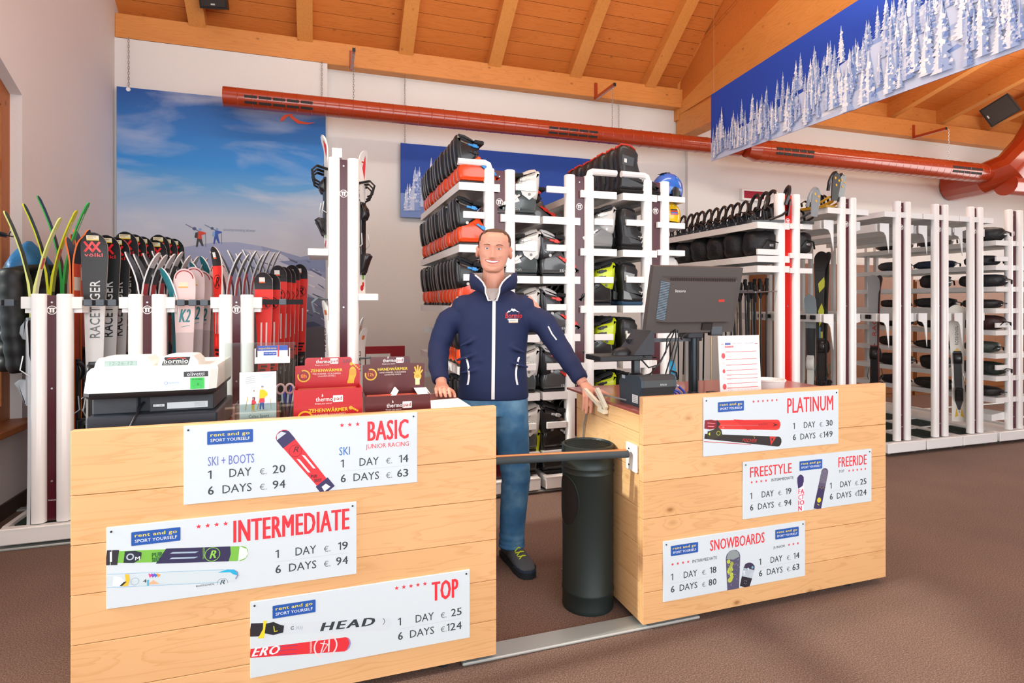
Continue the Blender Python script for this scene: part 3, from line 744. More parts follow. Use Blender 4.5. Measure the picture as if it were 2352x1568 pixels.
def hump(x0, x1, y0, y1, z0, z1, nm):
    pr = [(x0, z0), (x1, z0), (x1 - .004, z0 + (z1 - z0) * .5), (x1 - .018, z1 - .002), (x1 - .03, z1), (x0 + .03, z1), (x0 + .014, z1 - .003), (x0 + .004, z0 + (z1 - z0) * .5)]
    return MB().prism(pr, (0, y0, 0), (1, 0, 0), (0, 0, 1), (0, y1 - y0, 0)).build(nm, 'register_white', t, smooth=False, world=True)
h1 = hump(-.735, -.560, 2.335, 2.45, 1.176, 1.211, 'display_housing')
h2 = hump(-.545, -.415, 2.335, 2.47, 1.176, 1.2115, 'printer_cover')
c = Canvas(); c.rect(-.704, 1.1805, -.608, 1.1985, '#8ea39f'); c.rect(-.702, 1.182, -.610, 1.197, '#9fb5ae', 2)
c.text('12-26-12', -.69, 1.184, -.62, 1.195, '#7b8f8a', shear=.1, lay=3)
c.build('display', t, (0, 2.335, 0), m='print_gloss')
c = Canvas(); c.poly([(-.532, 1.178), (-.449, 1.178), (-.441, 1.207), (-.522, 1.207)], '#2b2a2c'); c.text('bormio', -.525, 1.185, -.448, 1.200, '#f5f5f3', bold=.03, lay=2)
c.line([(-.515, 1.200), (-.50, 1.204), (-.49, 1.202), (-.478, 1.2055), (-.468, 1.2025), (-.455, 1.201)], .0025, '#d8352b', 3); c.text('MANAGEMENT - BENEFITS - WELLNESS', -.526, 1.1805, -.451, 1.1835, '#c9c9c9', lay=3)
c.build('sticker', t, (0, 2.335, 0))
c = Canvas()
c.rect(-.448, 1.143, -.372, 1.161, '#3a3d42', 3); c.text('olivetti', -.438, 1.146, -.384, 1.159, '#cfd4d8', bold=.03, lay=4)
c.rect(-.428, 1.100, -.384, 1.139, '#3fc45b', 3); c.text('31.12.2022', -.422, 1.131, -.390, 1.136, '#1d3a24', bold=.03, lay=4); c.ring(-.405, 1.108, .012, .0008, '#2d8f45', 4, ry=.006)
for k in range(4): c.line([(-.424, 1.127 - .005 * k), (-.39, 1.127 - .005 * k)], .0007, '#2f9a49', 4)
c.text('2', -.406, 1.113, -.402, 1.120, '#1d3a24', bold=.05, lay=5)
c.rect(-.510, 1.111, -.460, 1.133, '#e3eef8', 3); c.ring(-.502, 1.124, .0055, .0014, '#5a8fd0', 4); c.text('system', -.494, 1.119, -.462, 1.128, '#7aa3da', lay=4); c.line([(-.507, 1.1145), (-.463, 1.1145)], .001, '#9db9e0', 4)
c.build('labels', t, (0, 2.2625, 0))
c = Canvas(); c.rect(-.555, 1.033, -.515, 1.047, '#1a1c20'); c.rect(-.553, 1.036, -.518, 1.045, '#c9cfd2', 2); c.text('CE', -.535, 1.038, -.525, 1.043, '#5c6468', lay=3); c.ring(-.547, 1.0405, .003, .0006, '#5c6468', 3)
c.rect(-.510, 1.027, -.382, 1.049, '#c8cfd3', 2)
for k in range(4): c.line([(-.425, 1.045 - k * .004), (-.390, 1.045 - k * .004)], .0008, '#7d868b', 3)
c.build('type_plate', t, (0, 2.3148, 0))
MB().tube([(-.588, 2.34, 1.05), (-.592, 2.29, 1.03), (-.60, 2.262, 1.0), (-.615, 2.25, .96), (-.62, 2.245, .935)], .0042, 8).build('power_cable', 'black_plastic', t, world=True)

# clear brochure stand
t = thing('acrylic_stand', 'clear acrylic brochure stand with frosted edge beside the cash register', 'stand', (-.2, 2.3, ZW))
MB().obox((-.322, 2.285, ZW), (.236, 0, 0), (.0, -.012, .326), (0, .005, 0)).build('panel', 'clear_acrylic', t, smooth=False, world=True)
MB().box(-.322, -.088, 2.285, 2.40, ZW, ZW + .004).build('foot', 'clear_acrylic', t, smooth=False, world=True)
MB().box(-.283, -.135, 2.245, 2.249, ZW, ZW + .11).box(-.283, -.135, 2.249, 2.285, ZW, ZW + .004).box(-.285, -.281, 2.245, 2.285, ZW, ZW + .11).box(-.137, -.133, 2.245, 2.285, ZW, ZW + .11).build('pocket', 'clear_acrylic', t, smooth=False, world=True)
MB().box(-.222, -.104, 2.255, 2.276, 1.182, 1.187).box(-.222, -.104, 2.253, 2.256, 1.182, 1.205).box(-.222, -.219, 2.255, 2.276, 1.182, 1.235).box(-.107, -.104, 2.255, 2.276, 1.182, 1.235).build('card_tray', 'white_plastic', t, smooth=False, world=True)
mat('card_white', '#f2f4f6', 0.5)
t = thing('business_card', 'blue and white ski pass card in the tray of the acrylic stand', 'card', (-.163, 2.266, 1.187))
MB().box(-.213, -.112, 2.2625, 2.2655, 1.1872, 1.245).build('card_body', 'card_white', t, smooth=False, world=True)
c = Canvas(); c.rect(-.213, 1.227, -.112, 1.245, '#3657b0'); c.text('superskirama', -.209, 1.230, -.15, 1.240, '#f0d34a', lay=2); c.rect(-.193, 1.21, -.15, 1.222, '#3657b0'); c.text('rent and go', -.19, 1.213, -.153, 1.2195, '#f4f6fa', lay=2); c.rect(-.146, 1.188, -.141, 1.245, '#d8342f', 2)
c.build('print', t, (0, 2.2625, 0))
t = thing('brochure', 'Celso Sport brochure with skiing family drawing, in the acrylic stand', 'brochure', (-.21, 2.26, ZW + .004))
MB().box(-.271, -.150, 2.2535, 2.2595, ZW + .0045, 1.152).build('sheets', 'paper', t, smooth=False, world=True)
c = Canvas(); B = lambda x, y: (-.271 + .121 * x, .96 + .192 * y)
c.text('Celso Sport', *B(.25, .13), *B(.80, .21), '#3d4147', lay=2)
for k, (a, b) in enumerate(((.42, .6), (.25, .85))): c.line([B(a, .075 - .03 * k), B(b, .075 - .03 * k)], .0014, '#8b9096', 2)
c.rect(*B(.03, .27), *B(.97, .6), '#eaf1f7'); c.poly([B(.45, .6), B(.75, .5), B(.97, .62), B(.97, .4), B(.5, .35)], '#d5e3f1', 2)
for k in range(4): c.line([B(.16, .90 - .035 * k), B(.42, .92 - .035 * k)], .003, '#b9bfc6', 2)
c.line([B(.55, .95), B(.9, .96)], .003, '#bcd2ea', 2); c.line([B(.62, .9), B(.85, .91)], .003, '#bcd2ea', 2)
def fig(x, y, s, jac, trs, leg, hat):
    c.poly([B(x - .06 * s, y), B(x - .02 * s, y), B(x, y + .1 * s), B(x + .03 * s, y), B(x + .07 * s, y), B(x + .06 * s, y + .14 * s), B(x - .05 * s, y + .14 * s)], leg, 3)
    c.poly([B(x - .07 * s, y + .13 * s), B(x + .08 * s, y + .13 * s), B(x + .07 * s, y + .22 * s), B(x - .06 * s, y + .22 * s)], trs, 4)
    c.poly([B(x - .07 * s, y + .21 * s), B(x + .07 * s, y + .21 * s), B(x + .17 * s, y + .27 * s), B(x + .15 * s, y + .31 * s), B(x + .07 * s, y + .37 * s), B(x - .05 * s, y + .37 * s)], jac, 5)
    q = B(x + .02 * s, y + .41 * s); c.disc(*q, .005 * s, '#f0c9a8', 5, n=8); q = B(x + .02 * s, y + .43 * s); c.disc(*q, .0048 * s, hat, 6, n=8, ry=.003 * s)
    c.line([B(x - .1 * s, y - .02), B(x + .16 * s, y - .01)], .0015, '#d9a23c', 3)
fig(.60, .3, 1.0, '#f0c419', '#d8394a', '#3f63b8', '#8a94a8'); fig(.36, .28, .55, '#d8394a', '#f0c419', '#f0c419', '#d8394a'); fig(.38, .42, .55, '#e5e8ea', '#30343a', '#30343a', '#30343a')
c.line([B(.16, .3), B(.22, .55)], .0022, '#caa53a', 4); c.line([B(.48, .3), B(.55, .52)], .0022, '#caa53a', 4); c.line([B(.86, .3), B(.84, .5)], .0012, '#caa53a', 4)
c.build('print', t, (0, 2.2535, 0))
t = thing('pen_holder', 'small clear cup with pens behind the acrylic stand', 'pen holder', (-.115, 2.36, ZW + .0042))
MB().lathe([(.03, 0), (.033, .09), (.030, .09), (.027, .006)], (-.115, 2.36, ZW + .0045), 16).build('cup', 'clear_acrylic', t, world=True)
for k, (dx, dy, cc) in enumerate(((-.006, .002, 'pen_blue'), (.010, -.008, 'pen_white'), (.004, .012, 'pen_blue'))):
    mat('pen_blue', '#2a3fae', 0.35); mat('pen_white', '#eceff0', 0.35)
    MB().tube([(-.115 + dx * .5, 2.36 + dy * .5, ZW + .012), (-.115 + dx * 2.2, 2.36 + dy * 2, ZW + .13), (-.115 + dx * 2.4, 2.36 + dy * 2.1, ZW + .15)], [.0045, .0045, .002], 8).build('pen', cc, t, world=True)
t = thing('scissors', 'pink handled scissors standing in the pen cup', 'scissors', (-.125, 2.345, ZW + .02))
mat('pink_plastic', '#f0b8bc', 0.35)
for sx in (-1, 1):
    ring = [(-.125 + sx * .016 + .014 * math.cos(a), 2.345, ZW + .145 + .018 * math.sin(a)) for a in [2 * math.pi * k / 14 for k in range(15)]]
    MB().tube(ring, .004, 6, caps=False).build('handle', 'pink_plastic', t, world=True)
    MB().obox((-.125 + sx * .003 - .003, 2.344 + .002 * sx, ZW + .02), (.006, 0, 0), (sx * .008, 0, .11), (0, .002, 0)).build('blade', 'steel', t, smooth=False, world=True)

# counter display boxes
mat('box_red', '#c1222a', 0.3, coat=0.3); mat('box_maroon', '#5a1d1f', 0.3, coat=0.3); mat('cardboard_inner', '#f4f1ec', 0.6)
def tbox(x0, x1, y0, y1, zf, zb, matn, label, head, sub1, sub2, hrs, foot, lidw):
    t = thing('display_box', label, 'box', ((x0 + x1) / 2, (y0 + y1) / 2, ZW)); w = x1 - x0; th = .003
    MB().box(x0, x1, y0, y0 + th, ZW, zf).box(x0, x0 + th, y0 + th, y1, ZW, zf).box(x1 - th, x1, y0 + th, y1, ZW, zf).box(x0, x1, y1 - th, y1, ZW, zf).box(x0, x1, y0, y1, ZW, ZW + th).build('tray', matn, t, smooth=False, world=True)
    zl0, zl1 = zf - .005, zb; sh = zl1 - .032
    lid = [(x0, zl0), (x1, zl0), (x1, sh), (x1 - .005, sh + .002), (lidw[1], sh + .003), (lidw[1], zl1 - .008), (lidw[1] - .007, zl1), (lidw[0] + .007, zl1), (lidw[0], zl1 - .008), (lidw[0], sh + .003), (x0 + .005, sh + .002), (x0, sh)]
    MB().prism(lid, (0, y1, 0), (1, 0, 0), (0, 0, 1), (0, .003, 0)).build('lid', matn, t, smooth=False, world=True)
    def logo(c, X, Z, s):
        c.text('thermo', X, Z, X + .052 * s, Z + .014 * s, '#f5f2ee', bold=.02, lay=3); c.rrect(X + .053 * s, Z - .004 * s, X + .084 * s, Z + .018 * s, .002, '#f5f2ee', 3); c.text('pad', X + .056 * s, Z - .002 * s, X + .081 * s, Z + .014 * s, '#9a3a35', bold=.02, lay=4)
        c.text('Keeps you warm!', X - .003, Z - .011 * s, X + .05 * s, Z - .004 * s, '#efe4dc', shear=.25, lay=3); c.poly([(X + .018 * s, Z + .016 * s), (X + .022 * s, Z + .015 * s), (X + .023 * s, Z + .019 * s), (X + .020 * s, Z + .025 * s)], '#f5f2ee', 3)
    c = Canvas(); m = (x0 + x1) / 2; W = lidw[1] - lidw[0]
    logo(c, m - .045, zl1 - .022, 1.0)
    c.text('3,00', lidw[1] - .036, zl1 - .025, lidw[1] - .008, zl1 - .010, '#3b3550', bold=-.005, shear=.2, lay=4)
    c.text(head, m - .065, sh - .024, m + .055, sh - .010, '#f4d32c', bold=.03, lay=3); c.text(sub1, m - .058, sh - .035, m + .048, sh - .029, '#efe0d8', lay=3); c.text(sub2, m - .038, sh - .044, m + .028, sh - .038, '#efe0d8', lay=3)
    c.ring(x0 + .032, sh - .038, .024, .005, '#e8b52a', 3, a0=-200, a1=110); c.ring(x0 + .032, sh - .038, .018, .006, '#8a1e1e', 3); c.text(hrs, x0 + .021, sh - .045, x0 + .043, sh - .031, '#f08a2a', bold=.05, lay=4)
    fx, fz = x1 - .028, sh - .03
    if foot:
        c.disc(fx, fz - .002, .014, '#f0b429', 4, ry=.026); c.disc(fx - .008, fz - .04, .013, '#f0b429', 4, ry=.016); c.poly([(fx - .013, fz), (fx + .013, fz), (fx + .004, fz - .04), (fx - .019, fz - .04)], '#f0b429', 4)
        c.disc(fx - .005, fz + .034, .0068, '#f0b429', 4)
        for k in range(4): c.disc(fx + .007 + .006 * k, fz + .030 - .006 * k, .0038 - .0004 * k, '#f0b429', 4)
        for k in range(3): c.ring(fx, fz + .0, .004 + .004 * k, .0012, '#c7761c', 5)
    else:
        fz -= .012; c.disc(fx, fz - .01, .015, '#eeb53f', 4, ry=.018); c.rect(fx - .010, fz - .045, fx + .008, fz - .015, '#f2d9a0', 4)
        for k, a in enumerate((135, 108, 90, 72, 50)):
            l = (.022, .040, .044, .04, .032)[k]; c.line([(fx + .010 * math.cos(R(a)), fz - .008 + .008 * math.sin(R(a))), (fx + l * math.cos(R(a)), fz - .008 + l * math.sin(R(a)))], .0062, '#eeb53f', 4)
        c.ring(fx, fz - .01, .007, .003, '#e5862b', 5)
    c.build('lid_print', t, (0, y1, 0), m='print_gloss')
    c = Canvas(); logo(c, m - .045, zf - .045, 1.15)
    c.text(head, m - .07, zf - .085, m + .07, zf - .068, '#f4d32c', bold=.03, lay=3); c.text(sub1, m - .062, zf - .098, m + .062, zf - .091, '#efe0d8', lay=3)
    c.ring(x0 + .04, zf - .105, .028, .006, '#e8b52a', 3, a0=20, a1=160); c.disc(x1 - .042, zf - .074, .007, '#f0b429', 3)
    for k in range(3): c.disc(x1 - .032 + .007 * k, zf - .078 - .004 * k, .004, '#f0b429', 3)
    c.build('front_print', t, (0, y0, 0), m='print_gloss')
    mat('sachet', '#d8522a', 0.35)
    for k in range(5):
        yy = y0 + .02 + k * (y1 - y0 - .03) / 5
        MB().obox((x0 + .012, yy, ZW + .02), (w - .03, 0, 0), (0, .012, zf - ZW - .035 + .006 * (k % 2)), (0, .006, 0)).build('sachet', 'sachet', t, smooth=False, world=True)
    if not foot:
        MB().obox((m - .02, y0 + .02, zf - .02), (.004, 0, 0), (.02, 0, .035), (0, .11, 0)).build('divider_flap', 'cardboard_inner', t, smooth=False, world=True)
        MB().obox((x1 - .045, y0 + .02, zf - .006), (.05, 0, .0), (0, .11, .012), (0, 0, .002)).build('inner_flap', 'cardboard_inner', t, smooth=False, world=True)
tbox(-.092, .152, 2.262, 2.40, 1.079, 1.184, 'box_red', 'red display box of toe warmers marked ZEHENWÄRMER', 'ZEHENWÄRMER', 'TOE WARMER / SCALDAPIEDI', 'CHAUFFE ORTEILS', '8h', True, (-.056, .121))
tbox(.163, .412, 2.262, 2.40, 1.042, 1.180, 'box_maroon', 'maroon display box of hand warmers marked HANDWÄRMER', 'HANDWÄRMER', 'HAND WARMER / SCALDAMANI', 'CHAUFFE MAINS', '12h', False, (.192, .353))
t = MB().add([(.46, 2.50, ZW + .0015), (.645, 2.52, ZW + .0015), (.64, 2.77, ZW + .0015), (.50, 2.74, ZW + .0015), (.46, 2.50, ZW + .005), (.645, 2.52, ZW + .005), (.64, 2.77, ZW + .005), (.50, 2.74, ZW + .005)], [(0, 1, 2, 3), (4, 5, 6, 7), (0, 1, 5, 4), (1, 2, 6, 5), (2, 3, 7, 6), (3, 0, 4, 7)]).build('paper_pad', 'paper', smooth=False)
tag(t, 'white paper pad lying on the left counter beside the hand warmers', 'paper')

# ------------------------------------------------------------------ things on the right counter
mat('screen_plastic', '#544e4b', 0.5, bump=0.1, bscale=700); mat('screen_dark', '#2e2b2b', 0.5); mat('printer_blue', '#34434f', 0.45, bump=0.08, bscale=600); mat('printer_grey', '#3c4143', 0.45)
t = thing('receipt_printer', 'dark grey receipt printer at the inner end of the right counter', 'printer', (1.45, 2.37, ZW))
side = [(2.285, ZW), (2.46, ZW), (2.468, 1.03), (2.44, 1.055), (2.31, 1.072), (2.283, 1.068), (2.268, 1.05), (2.266, 1.02), (2.28, 1.0), (2.285, .985)]
for sx_, sw_ in ((1.358, .014), (1.528, .012)): MB().prism(side, (sx_, 0, 0), (0, 1, 0), (0, 0, 1), (sw_, 0, 0)).build('side_cover', 'printer_blue', t, smooth=False, world=True)
MB().prism(side, (1.3725, 0, 0), (0, 1, 0), (0, 0, 1), (.155, 0, 0)).build('body', 'printer_grey', t, world=True, sharp=35)
c = Canvas(); c.text('EPSON', 1.455, 1.026, 1.487, 1.0345, '#c9d0d0', bold=.03); c.build('logo', t, (0, 2.2655, 0))
c = Canvas(); c.rect(-2.345, .945, -2.295, .982, '#e6ecef'); 
for k in range(4): c.line([(-2.34, .975 - .008 * k), (-2.31 + .004 * k, .975 - .008 * k)], .002, '#7d868b', 2)
c.rect(-2.44, 1.045, -2.41, 1.06, '#aebcc6'); c.build('label', t, (1.358, 0, 0), u=(0, -1, 0))
t = thing('monitor', 'black computer monitor seen from behind on a post, lenovo lettering', 'monitor', (1.745, 2.45, 1.24))
T = math.radians(13.5); MV = Matrix.Translation((1.742, 2.42, 1.415)) @ Matrix.Rotation(T, 4, 'X')
def mon(mb, n, m, **k): mb.xf(MV); return mb.build(n, m, t, world=True, **k)
mon(MB().loft([[(x * .255, -.012, z * .165) for x, z in ((-1, -1), (1, -1), (1, 1), (-1, 1))], [(x * .255, .018, z * .165) for x, z in ((-1, -1), (1, -1), (1, 1), (-1, 1))]]), 'rear_shell', 'screen_plastic', smooth=False)
mon(MB().loft([[(x * .215 + .008, -.012, -.105 if z < 0 else .118) for x, z in ((-1, -1), (1, -1), (1, 1), (-1, 1))], [(x * .19 + .012, -.05, -.10 if z < 0 else .098) for x, z in ((-1, -1), (1, -1), (1, 1), (-1, 1))]]), 'rear_hump', 'screen_plastic', smooth=False)
mon(MB().box(-.25, .25, .018, .021, -.155, .158), 'screen', 'screen_dark', smooth=False)
v = MB()
for k in range(30): v.box(-.175 + k * .0125, -.168 + k * .0125, -.0445, -.042, .101, .1165)
mon(v, 'top_vent', 'vent_dark', smooth=False, kind='stuff')
v = MB()
for k in range(24): z = -.09 + k * .0078; v.obox((-.206, -.0135, z), (.026, -.036, 0), (0, 0, .003), (-.0012, -.0012, 0))
mat('vent_light', '#7fa0b8', 0.4); mon(v, 'side_vent', 'vent_light', smooth=False, kind='stuff')
c = Canvas(); c.text('lenovo', -.145, .047, -.088, .062, '#d6d6d4', bold=.03); c.build('lettering', t, (0, -.0505, 0), world=True, bend=lambda x, y, d: MV @ Vector((x, -.0502 - d, y)))
c = Canvas(); c.rect(.108, .001, .142, .013, '#cf3a30'); c.build('red_mark', t, (0, 0, 0), world=True, bend=lambda x, y, d: MV @ Vector((x, -.0502 - d, y)))
mon(MB().box(.06, .12, -.02, -.012, -.15, -.115), 'type_label', 'vent_dark', smooth=False)
t = thing('monitor_post', 'dark steel post holding the monitor and keyboard tray', 'stand', (1.8, 2.5, ZW))
MB().cyl((1.806, 2.51, ZW), (1.806, 2.51, 1.325), .0245, n=24).build('post', 'post_steel' if 'post_steel' in MATS else mat('post_steel', '#353d42', 0.3, metal=0.6), t, world=True)
MB().lathe([(.06, 0), (.06, .006), (.03, .012), (.026, .02)], (1.806, 2.51, ZW + .0004), 24).build('base_flange', 'dark_steel', t, world=True)
MB().box(1.745, 1.835, 2.468, 2.55, 1.222, 1.284, .004).build('clamp', 'charcoal', t, smooth=False, world=True)
MB().tube([(1.745, 2.46, 1.252), (1.70, 2.445, 1.24), (1.685, 2.44, 1.222)], [.008, .006, .007], 8).build('clamp_lever', 'dark_steel', t, world=True)
MB().cyl((1.835, 2.50, 1.262), (1.90, 2.475, 1.262), .017, n=14).box(1.86, 1.93, 2.44, 2.47, 1.235, 1.30, .003).build('tilt_joint', 'dark_steel', t, world=True)
MB().box(1.43, 1.85, 2.50, 2.53, 1.205, 1.222).build('tray_arm', 'dark_steel', t, smooth=False, world=True)
MB().box(1.425, 1.455, 2.44, 2.47, 1.06, 1.13).lathe([(.035, 0), (.035, .012), (.02, .02)], (1.44, 2.455, 1.045), 16).build('tray_support', 'dark_steel', t, smooth=False, world=True)
MB().box(1.225, 1.50, 2.40, 2.56, 1.128, 1.152, .003).build('keyboard_tray', 'black_plastic', t, smooth=False, world=True)
MB().add([(1.395, 2.395, 1.153), (1.505, 2.395, 1.153), (1.505, 2.395, 1.262), (1.49, 2.395, 1.268), (1.395, 2.56, 1.153), (1.505, 2.56, 1.153), (1.505, 2.56, 1.262), (1.49, 2.56, 1.268)], [(0, 1, 2, 3), (4, 5, 6, 7), (0, 1, 5, 4), (1, 2, 6, 5), (2, 3, 7, 6), (3, 0, 4, 7)]).build('keyboard_holder', 'charcoal', t, smooth=False, world=True)
for pth in ([(1.66, 2.45, 1.31), (1.655, 2.44, 1.22), (1.62, 2.44, 1.12), (1.585, 2.44, 1.02), (1.57, 2.45, .945)], [(1.67, 2.45, 1.31), (1.67, 2.44, 1.22), (1.635, 2.43, 1.11), (1.60, 2.43, 1.02), (1.585, 2.44, .945)], [(1.65, 2.45, 1.27), (1.60, 2.43, 1.23), (1.585, 2.42, 1.16), (1.54, 2.42, 1.10), (1.49, 2.42, 1.09), (1.45, 2.43, 1.135)], [(1.66, 2.45, 1.28), (1.63, 2.43, 1.24), (1.56, 2.42, 1.12), (1.50, 2.42, 1.06), (1.47, 2.44, 1.05)]):
    MB().tube(pth, .0038, 6).build('cable', 'black_plastic', t, world=True)
t = thing('computer_mouse', 'black computer mouse on the keyboard tray', 'mouse', (1.36, 2.455, 1.1525))
MB().ball((1.365, 2.455, 1.1525), (.052, .030, .036), 18, 6, z0=0.0, z1=0.999).build('shell', 'black_plastic', t, world=True)
MB().tube([(1.405, 2.45, 1.165), (1.43, 2.43, 1.157), (1.45, 2.40, 1.155), (1.455, 2.39, 1.14)], .002, 6).build('cable', 'black_plastic', t, world=True)
t = thing('price_list_stand', 'white price list sheet with red lines in an upright holder', 'sign', (1.965, 2.36, ZW))
MB().obox((1.843, 2.345, ZW + .004), (.244, 0, 0), (0, .02, .304), (0, .004, 0)).build('sheet', 'paper', t, smooth=False, world=True)
MB().box(1.80, 1.845, 2.33, 2.40, ZW, ZW + .035).box(1.84, 2.09, 2.352, 2.40, ZW, ZW + .004).build('holder_foot', 'charcoal', t, smooth=False, world=True)
c = Canvas(); G = lambda x, y: (1.843 + .244 * x, .934 + .304 * y)
c.line([G(.06, .865), G(.14, .865)], .0025, '#d8404a'); c.line([G(.88, .865), G(.96, .865)], .0025, '#d8404a'); c.rect(*G(.155, .85), *G(.29, .885), '#5a6fb0'); c.text('Celso Sport - Celso2000', *G(.31, .855), *G(.86, .89), '#9aa0a8', lay=2)
c.rect(*G(.155, .81), *G(.355, .838), '#e0424a'); c.text('PRICE LIST', *G(.17, .816), *G(.34, .832), '#fff5f3', bold=.03, lay=2); c.text('2017/18', *G(.38, .814), *G(.56, .832), '#b3b8be', lay=2)
for k, y in enumerate((.74, .62, .53, .445, .37, .31, .235, .165)): c.rect(*G(.165, y - .004), *G(.92, y + .004), '#e0424a'); c.rect(*G(.165, y - .0075), *G(.28, y + .0075), '#f08a8f', 2)
for y, r in ((.68, .0125), (.435, .009), (.19, .0125)): c.poly([(G(.105, y)[0] + (r if k % 2 else r * .82) * math.cos(math.pi * k / 12), G(.105, y)[1] + 1.25 * (r if k % 2 else r * .82) * math.sin(math.pi * k / 12)) for k in range(24)], '#e0525a')
for y in (.56, .32): c.disc(*G(.105, y), .010, '#dcdcdc', 1)
for y in (.70, .665, .585, .565, .495, .48, .41, .395, .345, .28, .265, .20, .13, .11, .095):
    c.line([G(.18, y), G(.3, y)], .0012, '#c3c7cb'); 
    for k in range(6): c.line([G(.42 + .08 * k, y), G(.46 + .08 * k, y)], .0012, '#d3d6d9')
c.rect(*G(.155, .05), *G(.20, .075), '#8a8f95'); c.rect(*G(.155, .055), *G(.19, .07), '#f5f5f5', 2); c.disc(*G(.5, .05), .010, '#e8c23a', 2); c.disc(*G(.62, .055), .008, '#e8c23a', 2); c.disc(*G(.45, .045), .008, '#6a7fb8', 3); c.line([G(.34, .02), G(.7, .03)], .002, '#c9ccd0', 2); c.line([G(.78, .075), G(.88, .08)], .003, '#e8898f', 2)
c.build('print', t, (0, 0, 0), bend=lambda x, y, d: Vector((x, 2.345 + .02 * (y - .934) / .304 - d, y)))
t = thing('plastic_tub', 'small round white plastic tub beside the price list sheet', 'tub', (2.25, 2.47, ZW))
MB().lathe([(.062, 0), (.066, .01), (.073, .058), (.079, .060), (.080, .068), (.072, .069), (.064, .02), (.0, .018)], (2.25, 2.47, ZW), 32).build('tub_body', 'white_plastic', t, world=True)
for k, (x, y, dx, dy, lab) in enumerate(((1.575, 2.33, .05, .03, 'leftmost blue ballpoint pen lying behind the right counter front'), (1.60, 2.335, .045, .05, 'middle blue ballpoint pen lying behind the right counter front'), (1.625, 2.33, .015, .055, 'rightmost blue ballpoint pen lying behind the right counter front'))):
    t = thing('ballpoint_pen', lab, 'pen', (x, y, ZW), group='pens behind the right counter front')
    a = Vector((x, y, ZW + .052)); b = a + Vector((-dx, dy * .4, .022)); e = a + Vector((dx * .6, -dy * .3, -.046))
    MB().tube([e, a, b], [.004, .0055, .0055], 8).build('barrel', 'pen_blue', t, world=True)
    MB().tube([b, b + (b - a) * .35], [.005, .003], 8).build('cap', 'pen_white', t, world=True)
# stapler-like paper rolls and cable at the counter end
t = thing('clothes_peg', 'ivory plastic clamp clipped on the side of the right counter', 'clamp', (1.30, 2.52, .88))
mat('ivory', '#efe6cf', 0.45)
for a, b in (((1.293, 2.51, .885), (1.27, 2.66, .955)), ((1.293, 2.475, .89), (1.275, 2.535, .975))):
    d = (Vector(b) - Vector(a)); MB().obox(Vector(a) + Vector((-.012, 0, 0)), d, (.016, 0, .0), (0, -.014, .016)).build('jaw', 'ivory', t, smooth=False, world=True)
MB().obox((1.276, 2.47, .872), (.024, 0, 0), (0, .065, .004), (0, 0, .018)).build('spring_block', 'ivory', t, smooth=False, world=True)
mat('cable_grey', '#8b8d8e', 0.5)
t = MB().tube([(1.36, 2.40, .945), (1.31, 2.52, .952), (1.294, 2.60, .93), (1.293, 2.68, .86), (1.293, 2.72, .77), (1.293, 2.735, .68), (1.293, 2.73, .55), (1.293, 2.73, .1), (1.28, 2.72, .004), (1.20, 2.8, .004)], .004, 8).build('grey_cable', 'cable_grey')
tag(t, 'thin grey cable looping down the side of the right counter', 'cable')
# barrier bar and its bracket
t = thing('barrier_bar', 'black rubber barrier bar across the gap between the counters', 'barrier', (.97, 2.225, .74))
mat('bar_rubber', '#3b4346', 0.7)
MB().cyl((.64, 2.235, .765), (1.272, 2.235, .742), .0165, n=16).build('bar', 'bar_rubber', t, world=True)
mat('copper_pipe', '#c98a5c', 0.3, metal=0.5); MB().cyl((.64, 2.24, .7735), (1.265, 2.24, .7505), .0128, n=12).build('inner_pipe', 'copper_pipe', t, world=True)
t = thing('bar_bracket', 'white mounting plate for the barrier bar on the right counter', 'bracket', (1.30, 2.24, .73))
MB().box(1.290, 1.3005, 2.195, 2.285, .665, .785, .003).build('plate', 'white_plastic', t, smooth=False, world=True)
for z in (.69, .76): MB().cyl((1.290, 2.255, z), (1.2875, 2.255, z), .004, n=8).build('screw', 'dark_steel', t, world=True)

# litter bin in the gap
BX, BY = at(1350, 1385, Z=0)[0] + .0, at(1350, 1385, Z=0)[1]
t = thing('litter_bin', 'dark steel cylindrical litter bin with side opening standing between the counters', 'bin', (BX, BY, 0))
mat('bin_paint', '#26302f', 0.45, metal=0.2, bump=0.05, bscale=500)
r0 = .118
prof = [(r0, 0), (r0 + .002, .01), (r0, .02), (r0, .075), (r0 + .003, .08), (r0 + .003, .088), (r0, .093), (r0, .62), (r0 + .004, .625), (r0, .632), (r0, .645), (r0 + .004, .651), (r0, .657), (r0, .70), (r0 + .005, .706), (r0 + .002, .73), (r0 + .001, .745), (r0 - .008, .748), (r0 - .012, .738)]
b0 = MB().lathe(prof, (0, 0, 0), 48, cap=False); b0.build('drum', 'bin_paint', t)
g = MB().lathe([(r0 - .01, .735), (0.001, .735)], (0, 0, 0), 32, cap=False); g.build('ash_tray', 'vent_dark', t)
for k in range(-7, 8):
    y = k * .014; l = math.sqrt(max(0, (r0 - .014) ** 2 - y * y)); MB().box(-l, l, y - .002, y + .002, .7352, .741).build('grille_bar', 'bin_paint', t, smooth=False)
hole = MB(); ca = R(190); pts = []
for k in range(22):
    a = 2 * math.pi * k / 22; da = .62 * math.sin(a); zz = .50 + .115 * math.cos(a); pts.append(((r0 + .0015) * math.cos(ca + da), (r0 + .0015) * math.sin(ca + da), zz))
ctr = [((r0 + .0015) * math.cos(ca + d), (r0 + .0015) * math.sin(ca + d), .50) for d in (0,)]
rings = []
